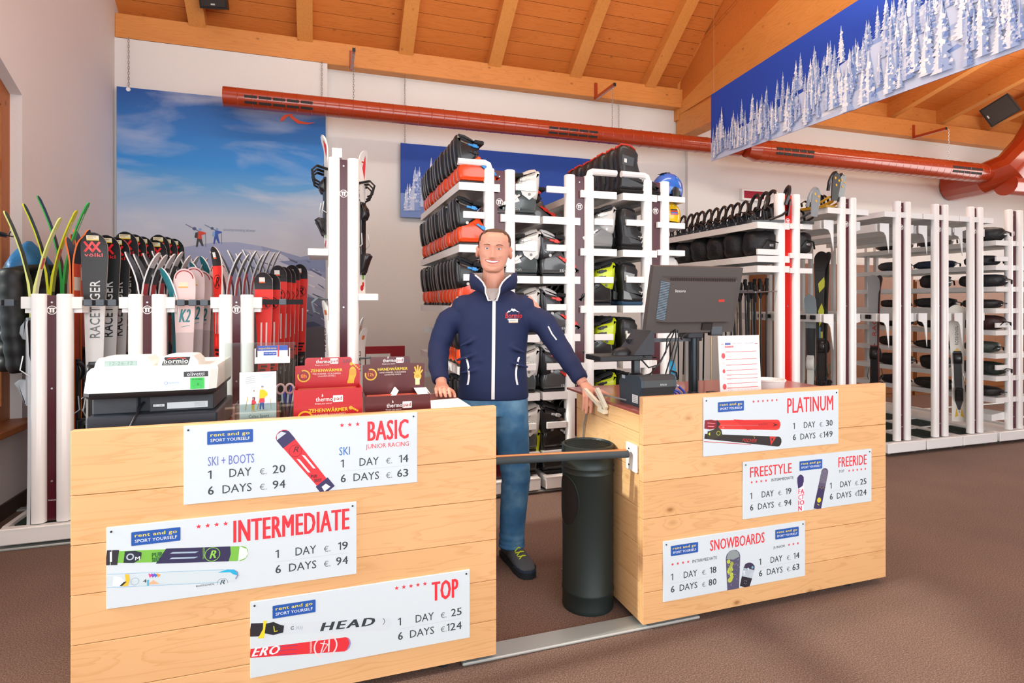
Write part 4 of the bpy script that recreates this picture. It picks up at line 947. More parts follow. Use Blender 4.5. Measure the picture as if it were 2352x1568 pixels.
for f in (1, .75, .5, .25, .02):
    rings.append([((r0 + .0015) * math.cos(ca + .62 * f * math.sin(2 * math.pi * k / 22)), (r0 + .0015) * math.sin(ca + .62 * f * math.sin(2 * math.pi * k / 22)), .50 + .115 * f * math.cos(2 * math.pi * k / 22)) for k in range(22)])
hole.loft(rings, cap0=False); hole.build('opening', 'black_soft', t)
MB().tube(rings[0] + rings[0][:1], .003, 6, caps=False).build('opening_rim', 'bin_paint', t)

# ------------------------------------------------------------------ mobile racks on floor rails
YR = 3.98
mat('mat_green', '#22332b', 0.95, bump=0.8, bscale=90); mat('caster_grey', '#8f9a94', 0.5); mat('perf_grey', '#d6d3cf', 0.45)
for k, yy in enumerate((4.02, 4.75, 5.5)):
    r = MB().box(-1.93, 12.5, yy - .03, yy + .03, 0, .014, .004).build('floor_rail', 'aluminium', smooth=False)
    tag(r, ('front', 'middle', 'rear')[k] + ' metal floor rail that the white racks roll on', 'rail', 'rack floor rails')
def column_ring(cx, cy, w, d, z, n=20):
    out = []
    for k in range(n):
        a = 2 * math.pi * k / n; c, s = math.cos(a), math.sin(a)
        out.append((cx + math.copysign(abs(c) ** .75, c) * w / 2, cy + math.copysign(abs(s) ** .75, s) * d / 2, z))
    return out
_col = {}
def badge(c, x, y, r):
    c.ring(x, y, r, r * .16, '#f3efec'); c.rect(x - .62 * r, y + .25 * r, x + .62 * r, y + .52 * r, '#f3efec', 2)
    for s in (-.27, .27): c.rect(x + s * r - .17 * r, y - .55 * r, x + s * r + .17 * r, y + .3 * r, '#f3efec', 2)
def rack(cx, yf, hw, top, pitch, label, strip='maroon_panel', depth=1.66, cat='rack', group=None, cw=.078, cd=.084):
    """double sided rolling rack: two round front columns, coloured strip, base tray on casters"""
    t = thing('rolling_rack', label, cat, (cx, yf, 0), group=group)
    for s in (-1, 1):
        key = (top, s, pitch)
        mb = MB().loft([column_ring(s * pitch, cd / 2, cw, cd, z) for z in (.128, top - .006)] + [column_ring(s * pitch, cd / 2, cw - .008, cd - .01, top)])
        mb.build('column', 'white_metal', t, sharp=50)
        MB().box(s * pitch - .02, s * pitch + .02, depth - .06, depth - .02, .128, top - .02).build('rear_post', 'perf_grey', t, smooth=False)
    w = pitch - .022
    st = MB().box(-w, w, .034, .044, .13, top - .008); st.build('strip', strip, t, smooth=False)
    c = Canvas(); bz = top - (.235 if top > 2 else .095); badge(c, 0, bz, .026)
    c.text('THALER', -.02, .245, .02, .252, '#e6e2e0', bold=.02)
    c.build('emblem', t, (0, .034, 0), world=False)
    for z in (top - .05, .36, 1.37 if top > 2 else .9):
        MB().cyl((0, .034, z), (0, .031, z), .0055, n=10).build('screw', 'steel', t)
    b = MB().box(-hw + .002, hw - .002, -.028, .03, .03, .122, .006).box(-hw + .002, hw - .002, depth - .03, depth, .03, .122, .004)
    b.box(-hw + .002, -hw + .03, .028, depth - .03, .03, .122).box(hw - .03, hw - .002, .028, depth - .03, .03, .122).box(-hw + .02, hw - .02, .02, depth - .02, .06, .1)
    b.build('base', 'white_metal', t, smooth=False)
    MB().box(-hw + .004, hw - .004, -.0295, -.027, .112, .119).build('base_lip', 'white_plastic', t, smooth=False)
    for sx in (-hw + .08, hw - .08):
        for yy in (.04, depth - .18):
            MB().cyl((sx - .012, yy, .022), (sx + .012, yy, .022), .0205, n=14).build('caster', 'caster_grey', t)
    return t
def shelf(t, x0, x1, z, y0=0.008, y1=1.64, th=.055):
    s = MB().box(x0, x1, y0, y1, z - .012, z).box(x0, x1, y0, y0 + .012, z - th, z - .012).box(x0, x1, y1 - .012, y1, z - th, z - .012)
    s.box(x0, x0 + .008, y0 + .012, y1 - .012, z - th, z - .012).box(x1 - .008, x1, y0 + .012, y1 - .012, z - th, z - .012)
    return s.build('shelf', 'white_metal', t, smooth=False)
def bar(t, x0, x1, z, y=0.0, h=.048):
    return MB().box(x0, x1, y + .004, y + .024, z - h, z, .002).build('retaining_bar', 'white_metal', t, smooth=False)
def bars(t, x0, x1, z):
    bar(t, x0, x1, z); bar(t, x0, x1, z, 1.6)
def hoop(t, s, x1, z, top):
    """bar bent over the top of a column"""
    x0 = s * .079
    pts = [(x1, z - .024), (x0 + s * .03, z - .024), (x0 + s * .008, z - .034), (x0, z - .06), (x0, top - .01)]
    MB().tube([(x, .03, zz) for x, zz in pts], .026, 8, flat=1.0).build('top_hoop', 'white_metal', t)
LA = [2.252, 1.812, 1.378, .945, .515]; LB = [2.04, 1.597, 1.165, .735, .30]
E_ = rack(1.235, YR, .30, 2.365, .079, 'white rolling rack right behind the man, orange boots on its left side')
F_ = rack(1.87, YR, .30, 2.365, .079, 'white rolling boot rack, second right of the man, maroon strip')
G_ = rack(2.535, YR, .30, 2.365, .079, 'white rolling rack with helmets on its right side, behind the monitor')
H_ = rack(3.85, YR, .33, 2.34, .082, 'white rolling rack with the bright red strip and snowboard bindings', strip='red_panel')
for t, l, r in ((E_, LA, LB), (F_, LB, LA), (G_, LA, None)):
    for z in l: shelf(t, -.305, -.004, z)
    for z in (r or []): shelf(t, .004, .305, z)
    for z in (l[1] + .235, l[2] + .225, l[3] + .215, l[4] + .215): bars(t, -.275, -.118, z)
    if r:
        for z in (r[1] + .23, r[2] + .22, r[3] + .215, r[4] + .215): bars(t, .118, .275, z)
for t, s in ((E_, -1), (F_, 1), (G_, -1)):
    hoop(t, s, s * .31, 2.425, 2.365)
for t, s in ((E_, 1), (F_, -1)): bars(t, min(s * .275, s * .118), max(s * .275, s * .118), 2.266)
for z in (2.25, 2.04, 1.82, 1.60, 1.165, .735): shelf(G_, .004, .255, z, th=.045)
for z in (2.085, 1.80, 1.715): shelf(H_, -.345, -.004, z)
bars(H_, -.345, -.12, 1.855)
for z in (2.085, 1.83, 1.70): shelf(H_, .004, .245, z, y1=.3, th=.045)
shelf(H_, .004, .245, .45); shelf(H_, -.345, -.004, .3)
MB().tube([(-.30, .03, 1.505), (-.30, 1.6, 1.505)], .007, 8).tube([(-.345, .03, 1.49), (-.345, 1.6, 1.49)], .007, 8).tube([(-.34, .03, 1.49), (-.10, .03, 1.50)], .006, 8).build('pole_rail', 'steel', H_)

# ski racks
def ski_arm(t, s, z0, z1, x, notch=True, y0=.012, y1=1.5):
    """side rail running back from the front gusset plate, with straps"""
    MB().box(s * (x - .035), s * x, y0 + .10, y1, z1 - .075, z1, .002).build('ski_rail', 'white_metal', t, smooth=False)
    pl = [(s * .10, z0), (s * .10, z1), (s * x, z1), (s * x, z1 - .075), (s * (x - .05), z1 - .085), (s * (x - .075), z1 - .12)]
    MB().prism(pl, (0, .075, 0), (1, 0, 0), (0, 0, 1), (0, .006, 0)).build('gusset', 'white_metal', t, smooth=False)
def strap_set(t, s, x, z, n, y0=.16, dy=.11):
    for k in range(n):
        y = y0 + k * dy
        MB().box(s * (x + .001), s * (x + .014), y, y + .06, z - .026, z + .012, .003).box(s * (x + .014), s * (x + .022), y + .012, y + .048, z - .020, z + .006, .002).build('strap_buckle', 'black_plastic', t, smooth=False)
RK = [(4.455, 'first'), (5.12, 'second'), (5.61, 'third'), (6.09, 'fourth')]
YS = 3.93
RS = []
for cx, nm in RK:
    t = rack(cx, YS, .238, 2.335, .062, '%s narrow white ski rack right of the red-striped rack' % nm, group='narrow ski racks on the right', cw=.068, cd=.058)
    RS.append(t)
    for z in (2.235,):
        MB().box(-.236, .236, .01, 1.5, z - .012, z).box(-.236, .236, .01, .02, z - .05, z - .012).box(-.236, -.228, .02, 1.5, z - .05, z - .012).box(.228, .236, .02, 1.5, z - .05, z - .012).build('top_tray', 'white_metal', t, smooth=False)
    for s in (-1, 1):
        ski_arm(t, s, 1.86, 2.135, .212); ski_arm(t, s, .98, 1.30, .212)
        strap_set(t, s, .212, 1.275, 7)
    for k in range(4):
        MB().box(-.2, .2, .10 + k * .36, .40 + k * .36, .1005, .112, .003).build('rubber_mat', 'mat_green', t, smooth=False)
        MB().box(-.2, .2, .405 + k * .36, .43 + k * .36, .1005, .118).build('mat_rib', 'white_metal', t, smooth=False)
M_ = rack(6.655, YS, .29, 2.335, .075, 'rightmost white rolling rack with bags on close shelves', cw=.07, cd=.06)
LM = [2.02, 1.775, 1.56, 1.345, 1.125, .895, .67, .455]
for z in LM:
    shelf(M_, -.295, -.004, z, th=.05); shelf(M_, .004, .295, z, th=.05)
for z in (1.86, 1.20, .78): bar(M_, -.29, -.12, z)
MB().prism([(-.29, .28), (-.10, .30), (-.10, .22), (-.29, .22)], (0, .05, 0), (1, 0, 0), (0, 0, 1), (0, .3, 0)).build('foot_plate', 'white_metal', M_, smooth=False)

# low racks with standing skis, left
A_ = rack(-1.485, 4.02, .238, 1.452, .062, 'leftmost low white ski rack beside the window')
B_ = rack(-1.0, 4.02, .238, 1.452, .062, 'middle low white ski rack behind the cash register')
C_ = rack(-.505, 4.02, .238, 1.452, .062, 'right low white ski rack behind the brochure stand')
D_ = rack(.15, 4.0, .24, 2.365, .062, 'tall white rack with junior skis strapped to both sides')
for t in (A_, B_, C_):
    for k in range(4): MB().box(-.2, .2, .08 + k * .38, .42 + k * .38, .1005, .112, .003).build('rubber_mat', 'mat_green', t, smooth=False)
    for s in (-1, 1):
        MB().box(s * .085, s * .15, .03, .055, 1.365, 1.435, .003).build('strap_block', 'white_plastic', t, smooth=False)
        MB().box(s * .10, s * .14, .06, 1.5, 1.34, 1.40).build('ski_rail', 'white_metal', t, smooth=False)
def strap(t0, x0, x1, z, y, n=3, m='black_soft', lab=''):
    mb = MB(); N = 8; t = thing('ski_strap', lab, 'strap', t0.location, group='straps across the standing skis')
    pts = [(x0 + (x1 - x0) * k / N, y - .006 * math.sin(math.pi * k / N), z) for k in range(N + 1)]
    v = []; 
    for p in pts: v += [(p[0], p[1], p[2] - .016), (p[0], p[1], p[2] + .016), (p[0], p[1] + .003, p[2] + .016), (p[0], p[1] + .003, p[2] - .016)]
    f = []
    for k in range(N): f += [(4 * k + a, 4 * k + (a + 1) % 4, 4 * k + 4 + (a + 1) % 4, 4 * k + 4 + a) for a in range(4)]
    mb.add(v, f).build('strap', m, t, smooth=False)
    for k in range(n):
        xx = x0 + (x1 - x0) * (k + .5) / n
        MB().box(xx - .022, xx + .022, y - .018, y - .007, z - .02, z + .02, .004).build('buckle', 'strap_grey', t, smooth=False)
mat('strap_grey', '#59636b', 0.5)
strap(A_, .152, .335, 1.40, .03, 3, lab='black strap across the lettered racing skis')
strap(B_, .152, .345, 1.40, .03, 3, lab='black strap across the pale pink skis')
strap(C_, .152, .40, 1.405, .03, 1, lab='black strap across the red skis')
strap(A_, -.24, -.155, 1.40, .03, 1, lab='grey strap sticking out left of the leftmost rack')
for z, s, w_ in ((1.71, -1, .1), (1.415, 1, .1)):
    MB().box(s * .095, s * .225, .0, .42, z, z + .045, .003).build('ski_step', 'white_metal', D_, smooth=False)
MB().box(-.075, -.01, .02, .12, 2.366, 2.43, .004).build('top_block', 'white_plastic', D_, smooth=False)
MB().box(.2375, .42, .30, 1.45, .06, .1128, .003).build('side_tray', 'white_metal', C_, smooth=False)
MB().box(.39, .42, .30, 1.45, .015, .06).build('side_tray_foot', 'white_metal', C_, smooth=False)

# ------------------------------------------------------------------ boots, helmets, bindings
attr_mat('boot_paint', 0.28, coat=0.45)
SHELL = [(-.128, .018), (-.142, .045), (-.145, .09), (-.135, .14), (-.11, .175), (-.05, .188), (-.01, .205), (.022, .198), (.034, .172), (.06, .138), (.095, .108), (.135, .085), (.158, .06), (.165, .035), (.162, .018)]
CUFF = [(-.146, .125), (-.158, .18), (-.166, .25), (-.168, .315), (-.158, .338), (-.14, .335), (-.115, .308), (-.07, .296), (-.03, .288), (-.008, .274), (.004, .245), (.006, .208), (-.004, .178), (-.03, .150), (-.06, .125), (-.10, .112)]
def ski_boot(name, label, shell, cuff, buckle, liner, accent, plate_col=None, lets=None, letcol='#c9d2d4', flip=False):
    t = thing(name, label, 'ski boot')
    mat('bt_' + shell, shell, 0.25, coat=0.5); mat('bt_' + cuff, cuff, 0.3, coat=0.2); mat('bt_' + buckle, buckle, 0.3, metal=0.2); mat('bt_' + liner, liner, 0.85); mat('bt_' + accent, accent, 0.35)
    MB().puff(SHELL, .104, .03).build('shell', 'bt_' + shell, t, sharp=60)
    MB().box(-.132, .166, -.042, .042, 0, .02, .006).build('sole', 'black_plastic', t, smooth=False)
    MB().puff(CUFF, .114, .032).build('cuff', 'bt_' + cuff, t, sharp=60)
    MB().puff([(-.145, .28), (-.150, .33), (-.135, .352), (-.09, .345), (-.04, .322), (-.012, .30), (-.01, .26)], .088, .03).build('liner', 'bt_' + liner, t, sharp=60)
    for k, (x, z, a, m) in enumerate(((.035, .125, -.55, buckle), (.105, .085, -.5, buckle), (-.03, .215, -.15, cuff if k_dark(cuff) else buckle), (-.035, .262, -.2, buckle))):
        ca, sa = math.cos(a), math.sin(a); y = -.056 if z > .15 else -.05
        M = Matrix.Translation((x, y, z)) @ Matrix.Rotation(-a, 4, 'Y')
        MB().box(-.045, .035, -.006, .006, -.008, .008, .003).box(-.012, .022, -.012, -.004, -.013, .013, .003).xf(M).build('buckle', 'bt_' + m, t, smooth=False)
    MB().cyl((-.075, -.0575, .155), (-.075, -.061, .155), .011, n=14).build('cuff_rivet', 'bt_' + accent, t)
    MB().box(-.06, .012, -.058, .058, .276, .306, .006).xf(Matrix.Rotation(.1, 4, 'Y')).build('power_strap', 'black_soft', t, smooth=False)
    if plate_col:
        c = Canvas(.0008); c.poly([(-.125, .255), (-.03, .262), (.0, .20), (-.02, .15), (-.075, .115), (-.13, .16)], plate_col); c.poly([(.03, .15), (.06, .12), (.05, .085), (.0, .10)], plate_col)
        for k in range(5): c.line([(-.11 + .017 * k, .215), (-.105 + .017 * k, .235)], .003, '#9fb3b6', 2)
        c.build('ornament', t, (0, -.0575, 0), world=False, m='print_gloss')
    if lets:
        c = Canvas(.0008); c.text(lets[0], *((.0, .035, .13, .06) if not flip else (.13, .035, .0, .06)), letcol, bold=0)
        if len(lets) > 1: c.text(lets[1], -.12, .175, -.04, .20, letcol, bold=.01)
        c.build('lettering', t, (0, -.0535 if len(lets) == 1 else -.0575, 0), world=False)
    return t
def k_dark(h): return int(h[1:3], 16) < 90
orange = ski_boot('ski_boot', 'x', '#ee4a12', '#17181b', '#2f86c9', '#23272c', '#d9d7d2')
grey_w = ski_boot('ski_boot', 'x', '#4b5557', '#cfcfca', '#c9c9c4', '#b9b4ae', '#8d8784', plate_col='#dcdcd6', lets=['salomon'], letcol='#aab4b4', flip=True)
smoke = ski_boot('ski_boot', 'x', '#4c4e50', '#26282c', '#d8332a', '#cfcfcd', '#d8d8d4', lets=['salomon', 'QUEST'])
lightb = ski_boot('ski_boot', 'x', '#8f9293', '#c4c4c0', '#d8d8d6', '#3a3a3c', '#e6e6e2')
neon = ski_boot('ski_boot', 'x', '#25272a', '#c9dc1c', '#2a2c2f', '#2a2c2e', '#25272a')
blackb = ski_boot('ski_boot', 'x', '#1e2022', '#232528', '#b9bfc2', '#2a2c2f', '#8d9194', lets=['ROSSIGNOL'], letcol='#5f6669')
def snow_boot(name, trim, panel, sole='#101113'):
    t = thing(name, 'x', 'snowboard boot')
    mat('sb_' + trim, trim, 0.7); mat('sb_' + panel, panel, 0.4); mat('sb_' + sole, sole, 0.8)
    MB().puff([(-.132, .02), (-.148, .06), (-.138, .11), (-.146, .18), (-.158, .26), (-.150, .32), (-.125, .345), (-.07, .338), (-.02, .315), (.005, .28), (.0, .22), (.012, .17), (.055, .132), (.11, .112), (.15, .088), (.17, .055), (.17, .03), (.165, .02)], .118, .034).build('upper', 'boot_black', t, sharp=60)
    MB().puff([(-.14, 0), (-.152, .012), (-.152, .034), (.172, .034), (.178, .02), (.165, 0)], .122, .02).build('sole', 'sb_' + sole, t, sharp=60)
    MB().tube([(-.152, 0, .325), (-.13, -.035, .345), (-.07, -.045, .340), (-.02, -.03, .318), (-.0, 0, .298), (-.02, .03, .318), (-.07, .045, .340), (-.13, .035, .345), (-.152, 0, .325)], .007, 6, caps=False).build('collar_trim', 'sb_' + trim, t)
    c = Canvas(.0008); c.poly([(-.135, .2), (-.05, .19), (-.04, .25), (-.135, .27)], panel); c.poly([(-.12, .215), (-.10, .213), (-.10, .24), (-.12, .242)], '#d8d8d4', 2); c.build('side_panel', t, (0, -.0595, 0), world=False)
    c = Canvas(.0008); c.poly([(-.14, .05), (-.06, .045), (-.09, .10), (-.14, .12)], panel); c.build('heel_panel', t, (0, -.0595, 0), world=False)
    c = Canvas(.0008); c.line([(.0, .11), (.05, .10), (.03, .06)], .006, '#cfcfca', 2); c.line([(.05, .14), (.02, .09)], .005, '#cfcfca', 2)
    c.build('logo_mark', t, (0, -.0595, 0), world=False)
    for z in (.15, .19, .24): MB().tube([(-.03, -.050, z), (.014 if z > .17 else .04, -.01, z + .005), (.014 if z > .17 else .04, .01, z + .005), (-.03, .050, z)], .0035, 6).build('lace', 'sb_' + trim, t)
    return t
mat('boot_black', '#1d1e20', 0.45, coat=0.2)
sb_red = snow_boot('snowboard_boot', '#c2321f', '#3c4247'); sb_grey = snow_boot('snowboard_boot', '#2a2c2f', '#8e9698', '#2b4a66'); sb_plain = snow_boot('snowboard_boot', '#26282b', '#2a2c2f')
U = {id(o): [] for o in (orange, grey_w, smoke, lightb, neon, blackb, sb_red, sb_grey, sb_plain)}
def row(proto, n, x, yf, z, face, desc, grp, dy=.118, y0=.075, jit=.008, sc=1.0, mir=False):
    """boots side by side along a shelf that runs away from the aisle; face +1: toe towards +X"""
    for k in range(n):
        rz = (0 if face > 0 else math.pi) + random.uniform(-.05, .05)
        sx = (sc, -sc if face < 0 else sc, sc)
        place(proto, U[id(proto)], (x + random.uniform(-jit, jit), yf + y0 + k * dy, z + .0006), rz, '%s %s' % (ORD[k], desc), grp, sx)
# E left: orange boots, heel outwards
for lv, (z, n) in enumerate(zip(LA, (13, 13, 13, 6, 3))):
    row(orange, n, 1.235 - .16, YR, z, 1, 'orange ski boot from the aisle, %s left of the man' % ['top shelf', 'second shelf', 'third shelf', 'fourth shelf', 'fifth shelf'][lv], 'orange ski boots', dy=.121)
for lv, (z, n) in enumerate(zip(LB, (8, 8, 8, 6, 4))):
    row(grey_w, n, 1.235 + .155, YR, z, -1, 'grey-white ski boot from the aisle, %s just right of the man' % ['top shelf', 'second shelf', 'third shelf', 'fourth shelf', 'lowest shelf'][lv], 'grey and white ski boots', dy=.14)
    row(smoke if lv < 4 else blackb, 9 if lv in (1, 2, 3) else 6, 1.87 - .16, YR, z, 1, '%s ski boot from the aisle, %s, second boot rack' % ('smoky red-buckled' if lv < 4 else 'black', ['top shelf', 'second shelf', 'third shelf', 'fourth shelf', 'lowest shelf'][lv]), 'smoky grey ski boots' if lv < 4 else 'black ski boots', dy=.135, y0=.08 if lv else .5)
for lv, (z, n) in enumerate(zip(LA, (0, 7, 7, 6, 4))):
    if n: row(lightb if lv == 1 else neon, n, 1.87 + .155, YR, z, -1, '%s ski boot from the aisle, %s, second boot rack' % ('pale grey' if lv == 1 else 'black and neon yellow', ['top shelf', 'second shelf', 'third shelf', 'fourth shelf', 'lowest shelf'][lv]), 'boots on the right side of the second boot rack', dy=.15, y0=.09)
for lv, (z, n, p, d) in enumerate(((LA[0], 7, sb_red, 'red-trimmed black snowboard boot from the aisle, top shelf'), (LA[1], 8, sb_plain, 'plain black snowboard boot from the aisle, second shelf'), (LA[2], 8, sb_grey, 'black and grey snowboard boot from the aisle, third shelf'), (LA[3], 8, sb_plain, 'plain black snowboard boot from the aisle, fourth shelf'), (LA[4], 6, sb_plain, 'plain black snowboard boot from the aisle, lowest shelf'))):
    row(p, n, 2.535 - .16, YR, z, 1, d + ', third boot rack', 'snowboard boots', dy=.15, y0=.09, sc=1.12 if lv == 0 else .98)
# boots on the bases under the lowest shelves
for k in range(3):
    place(blackb, U[id(blackb)], (1.72, YR + .10 + .14 * k, .1232), 0.0, '%s black ski boot from the aisle, on the second boot rack base' % ORD[k], 'boots on the rack bases')
    place(neon, U[id(neon)], (1.40, YR + .10 + .14 * k, .1232), math.pi, '%s neon ski boot from the aisle, on the base right of the man' % ORD[k], 'boots on the rack bases')

def helmet(label, col, vis, loc, rz, print_fn=None, s=1.0):
    t = thing('ski_helmet', label, 'helmet', loc, rz)
    mat('hel_' + col, col, 0.25, coat=0.6); mat('hel_' + vis, vis, 0.4)
    rings = []
    for i in range(9):
        a = -.42 + (math.pi / 2 - .02 + .42) * i / 8; r = math.cos(a)
        rings.append([(s * .135 * r * math.cos(2 * math.pi * k / 24) * (1.0 if math.cos(2 * math.pi * k / 24) < 0 else .96), s * .108 * r * math.sin(2 * math.pi * k / 24), s * (.075 + .125 * math.sin(a) - .012 * max(0, math.cos(2 * math.pi * k / 24)) * (1 if a < 0 else 0))) for k in range(24)])
    MB().loft(rings, cap0=False).build('shell', 'hel_' + col, t, sharp=70)
    for sy in (-1, 1):
        MB().puff([(-.07, .0), (-.08, .05), (-.05, .085), (.0, .08), (.025, .04), (.0, .0)], .02, .008, (0, sy * .097 * s, 0)).build('ear_pad', 'hel_' + vis, t, sharp=60)
        MB().tube([(-.02, sy * .095, .01), (.03, sy * .06, -.005 + .008), (.06, sy * .02, .004)], .004, 6).build('chin_strap', 'hel_' + vis, t)
    for k in range(3): MB().box(-.02 - .035 * k, -.002 - .035 * k, -.03, .03, s * (.1975 - .004 * k * k), s * (.2005 - .004 * k * k), .001).build('vent', 'hel_' + vis, t, smooth=False)
    if print_fn:
        c = Canvas(.0008); print_fn(c)
        def bend(x, y, d):
            # x: angle along the side in metres, y: height
            zz = max(-.99, min(.99, (y / s - .075) / .125)); r = math.sqrt(1 - zz * zz); ang = -math.pi / 2 + x / .12
            return Vector((s * (.135 * r + d) * math.cos(ang), s * (.108 * r + d) * math.sin(ang), y))
        c.build('decoration', t, (0, 0, 0), world=False, bend=bend, m='print_gloss')
    return t
helmet('blue ski helmet on the top shelf behind the monitor', '#1f66c4', '#17191c', (2.72, YR + .15, 2.2506), R(20), lambda c: (c.rect(.0, .12, .008, .17, '#e6eaee'), c.rect(-.06, .03, -.03, .06, '#3b8be0')), 1.08)
def yel(c):
    for k in range(5): c.poly([(-.09 + .03 * k, .04), (-.085 + .03 * k, .04), (-.05 + .03 * k, .15), (-.06 + .03 * k, .15)], '#f6e9b8', 1)
    c.text('STARS', -.10, .15, .0, .175, '#5c4a14', bold=.02); 
    for k, cc in enumerate(('#c23a8a', '#3f6fd6', '#d8332a', '#2f2f2f')): c.rect(.03, .07 + .012 * k, .09, .08 + .012 * k, cc, 3)
helmet('yellow striped ski helmet on the second shelf behind the monitor', '#f2c012', '#2b2a26', (2.70, YR + .16, 2.0406), R(-25), yel)
def strp(c):
    for k in range(6): c.poly([(-.10 + .03 * k, .02), (-.088 + .03 * k, .02), (-.05 + .03 * k, .17), (-.066 + .03 * k, .17)], '#26282b', 1)
    for k, cc in enumerate(('#c23a8a', '#e8c42a', '#3f6fd6')): c.rect(.05, .05 + .014 * k, .1, .062 + .014 * k, cc, 3)
helmet('black and white striped ski helmet on the third shelf behind the monitor', '#e6e6e2', '#2b2c2f', (2.68, YR + .15, 1.8206 - .22), R(-20), strp)
helmet('yellow ski helmet at the back of the snowboard boot shelf', '#edbb14', '#2b2a26', (2.45, YR + .75, LA[1] + .0006), R(-30))

def binding(label, base, back, grp, loc, rz, s=1.0, solid=False):
    t = thing('snowboard_binding', label, 'binding', loc, rz, grp); t.scale = (s, s, s)
    mat('bd_' + base, base, 0.35, coat=0.3); mat('bd_' + back, back, 0.35, coat=0.3)
    MB().prism([(-.12, -.05), (.10, -.055), (.13, -.04), (.13, .04), (.10, .055), (-.12, .05)], (0, 0, 0), (1, 0, 0), (0, 1, 0), (0, 0, .02)).build('baseplate', 'bd_' + base, t, smooth=False)
    arch_ = [(-.02, -.055, .02), (-.10, -.056, .05), (-.135, -.035, .075), (-.142, 0, .08), (-.135, .035, .075), (-.10, .056, .05), (-.02, .055, .02)]
    MB().tube(arch_, .009, 6).build('heel_hoop', 'bd_' + base, t)
    rim = []
    for k in range(13):
        a = R(-25 + 230 * k / 12); rim.append((-.115 - .05 * (.12 + .11 * math.sin(a)) / .23, .052 * math.cos(a) * (1.0 if math.sin(a) > 0 else .9), .165 + .095 * math.sin(a)))
    MB().tube(rim, .0135, 6).build('highback_rim', 'bd_' + back, t)
    MB().prism([(-.034, .05), (.034, .05), (.050, .17), (.046, .22), (.025, .25), (-.025, .25), (-.046, .22), (-.050, .17)] if solid else [(-.034, .05), (.034, .05), (.040, .15), (.026, .17), (-.026, .17), (-.040, .15)], (-.15, 0, 0), (0, 1, 0), (-.12, 0, 1), (.008, 0, 0)).build('highback', 'bd_' + back, t, smooth=False)
    for x, z in ((-.04, .10), (.075, .06)): MB().tube([(x, -.056, .03), (x + .01, -.05, z), (x + .015, 0, z + .022), (x + .01, .05, z), (x, .056, .03)], .010, 6, flat=.45).build('strap', 'black_plastic', t)
    return t
b0 = binding('x', '#17181a', '#1a1b1d', 'snowboard bindings', (0, 0, 0), 0)
ub = []
for k in range(14):
    place(b0, ub, (3.85 - .19, YR + .10 + k * .108, 2.0856), R(180 if k else 160) + R(-90 * 0) + random.uniform(-.1, .1), '%s black snowboard binding from the aisle, left of the red strip' % ORD[k], 'black snowboard bindings', 1.05 if k > 3 else 1.22)
g1 = binding('grey snowboard binding with yellow pads on the top shelf right of the red strip', '#2c2f33', '#8a8e92', None, (4.02, YR + .12, 2.0856), R(100), 1.15, True)
g2 = binding('black snowboard binding with amber base, nearest the first ski rack', '#b88a1e', '#202124', None, (4.235, YS + .16, 2.2356), R(100), 1.15, True)
g3 = binding('black snowboard binding with amber base, behind the nearest one', '#b88a1e', '#202124', None, (4.335, YS + .20, 2.2356), R(105), 1.15, True)
for g, cc in ((g1, '#e8b32a'), (g2, '#f0b42a'), (g3, '#f0b42a')):
    for yy, zz in ((-.018, .15), (.014, .165), (.0, .115)): 
        MB().cyl((-.1485 - .12 * zz, yy * 1.4, zz + .05), (-.1575 - .12 * zz, yy * 1.4, zz + .05), .010, n=10).build('pad', mat('pad_' + cc, cc, .6), g)

# bags
def bag(label, col, loc, size, seed, strapcol=None, cat='bag', name='black_bag'):
    rnd = random.Random(seed); t = thing(name, label, cat, loc)
    mat('bag_' + col, col, 0.5, bump=0.6, bscale=30)
    n, m = 18, 9; rings = []
    for i in range(m + 1):
        a = -math.pi / 2 + math.pi * i / m
        rr = [(abs(math.cos(a)) ** .45) * (1 + rnd.uniform(-.06, .06)) for _ in range(n)]
        rings.append([(size[0] / 2 * rr[k] * math.cos(2 * math.pi * k / n), size[1] / 2 * rr[k] * math.sin(2 * math.pi * k / n), size[2] / 2 * (1 + math.copysign(abs(math.sin(a)) ** .7, math.sin(a))) * (1 + rnd.uniform(-.03, .0))) for k in range(n)])
    MB().loft(rings).build('bag_body', 'bag_' + col, t, sharp=80)
    MB().tube([(-size[0] * .3, -size[1] * .5, size[2] * .3), (-size[0] * .15, -size[1] * .56, size[2] * .6), (size[0] * .2, -size[1] * .54, size[2] * .5), (size[0] * .3, -size[1] * .5, size[2] * .2)], .008, 6, flat=.5).build('carry_strap', 'black_plastic' if not strapcol else mat('strapc_' + strapcol, strapcol, .6), t)
    MB().box(-.02, .02, -size[1] * .53, -size[1] * .47, size[2] * .35, size[2] * .45, .003).build('clip', 'steel', t, smooth=False)
    return t
for k in range(6):
    bag('%s black equipment bag from the aisle under the snowboard bindings' % ORD[k], '#17181b', (3.85 - .18, YR + .16 + k * .25, 1.8006), (.32, .26, .23 + .02 * (k % 2)), k)
bag('black crumpled backpack hanging on the right arm of the red-striped rack', '#161719', (4.06, YR + .16, 1.8306), (.24, .28, .20), 21, cat='backpack', name='backpack')
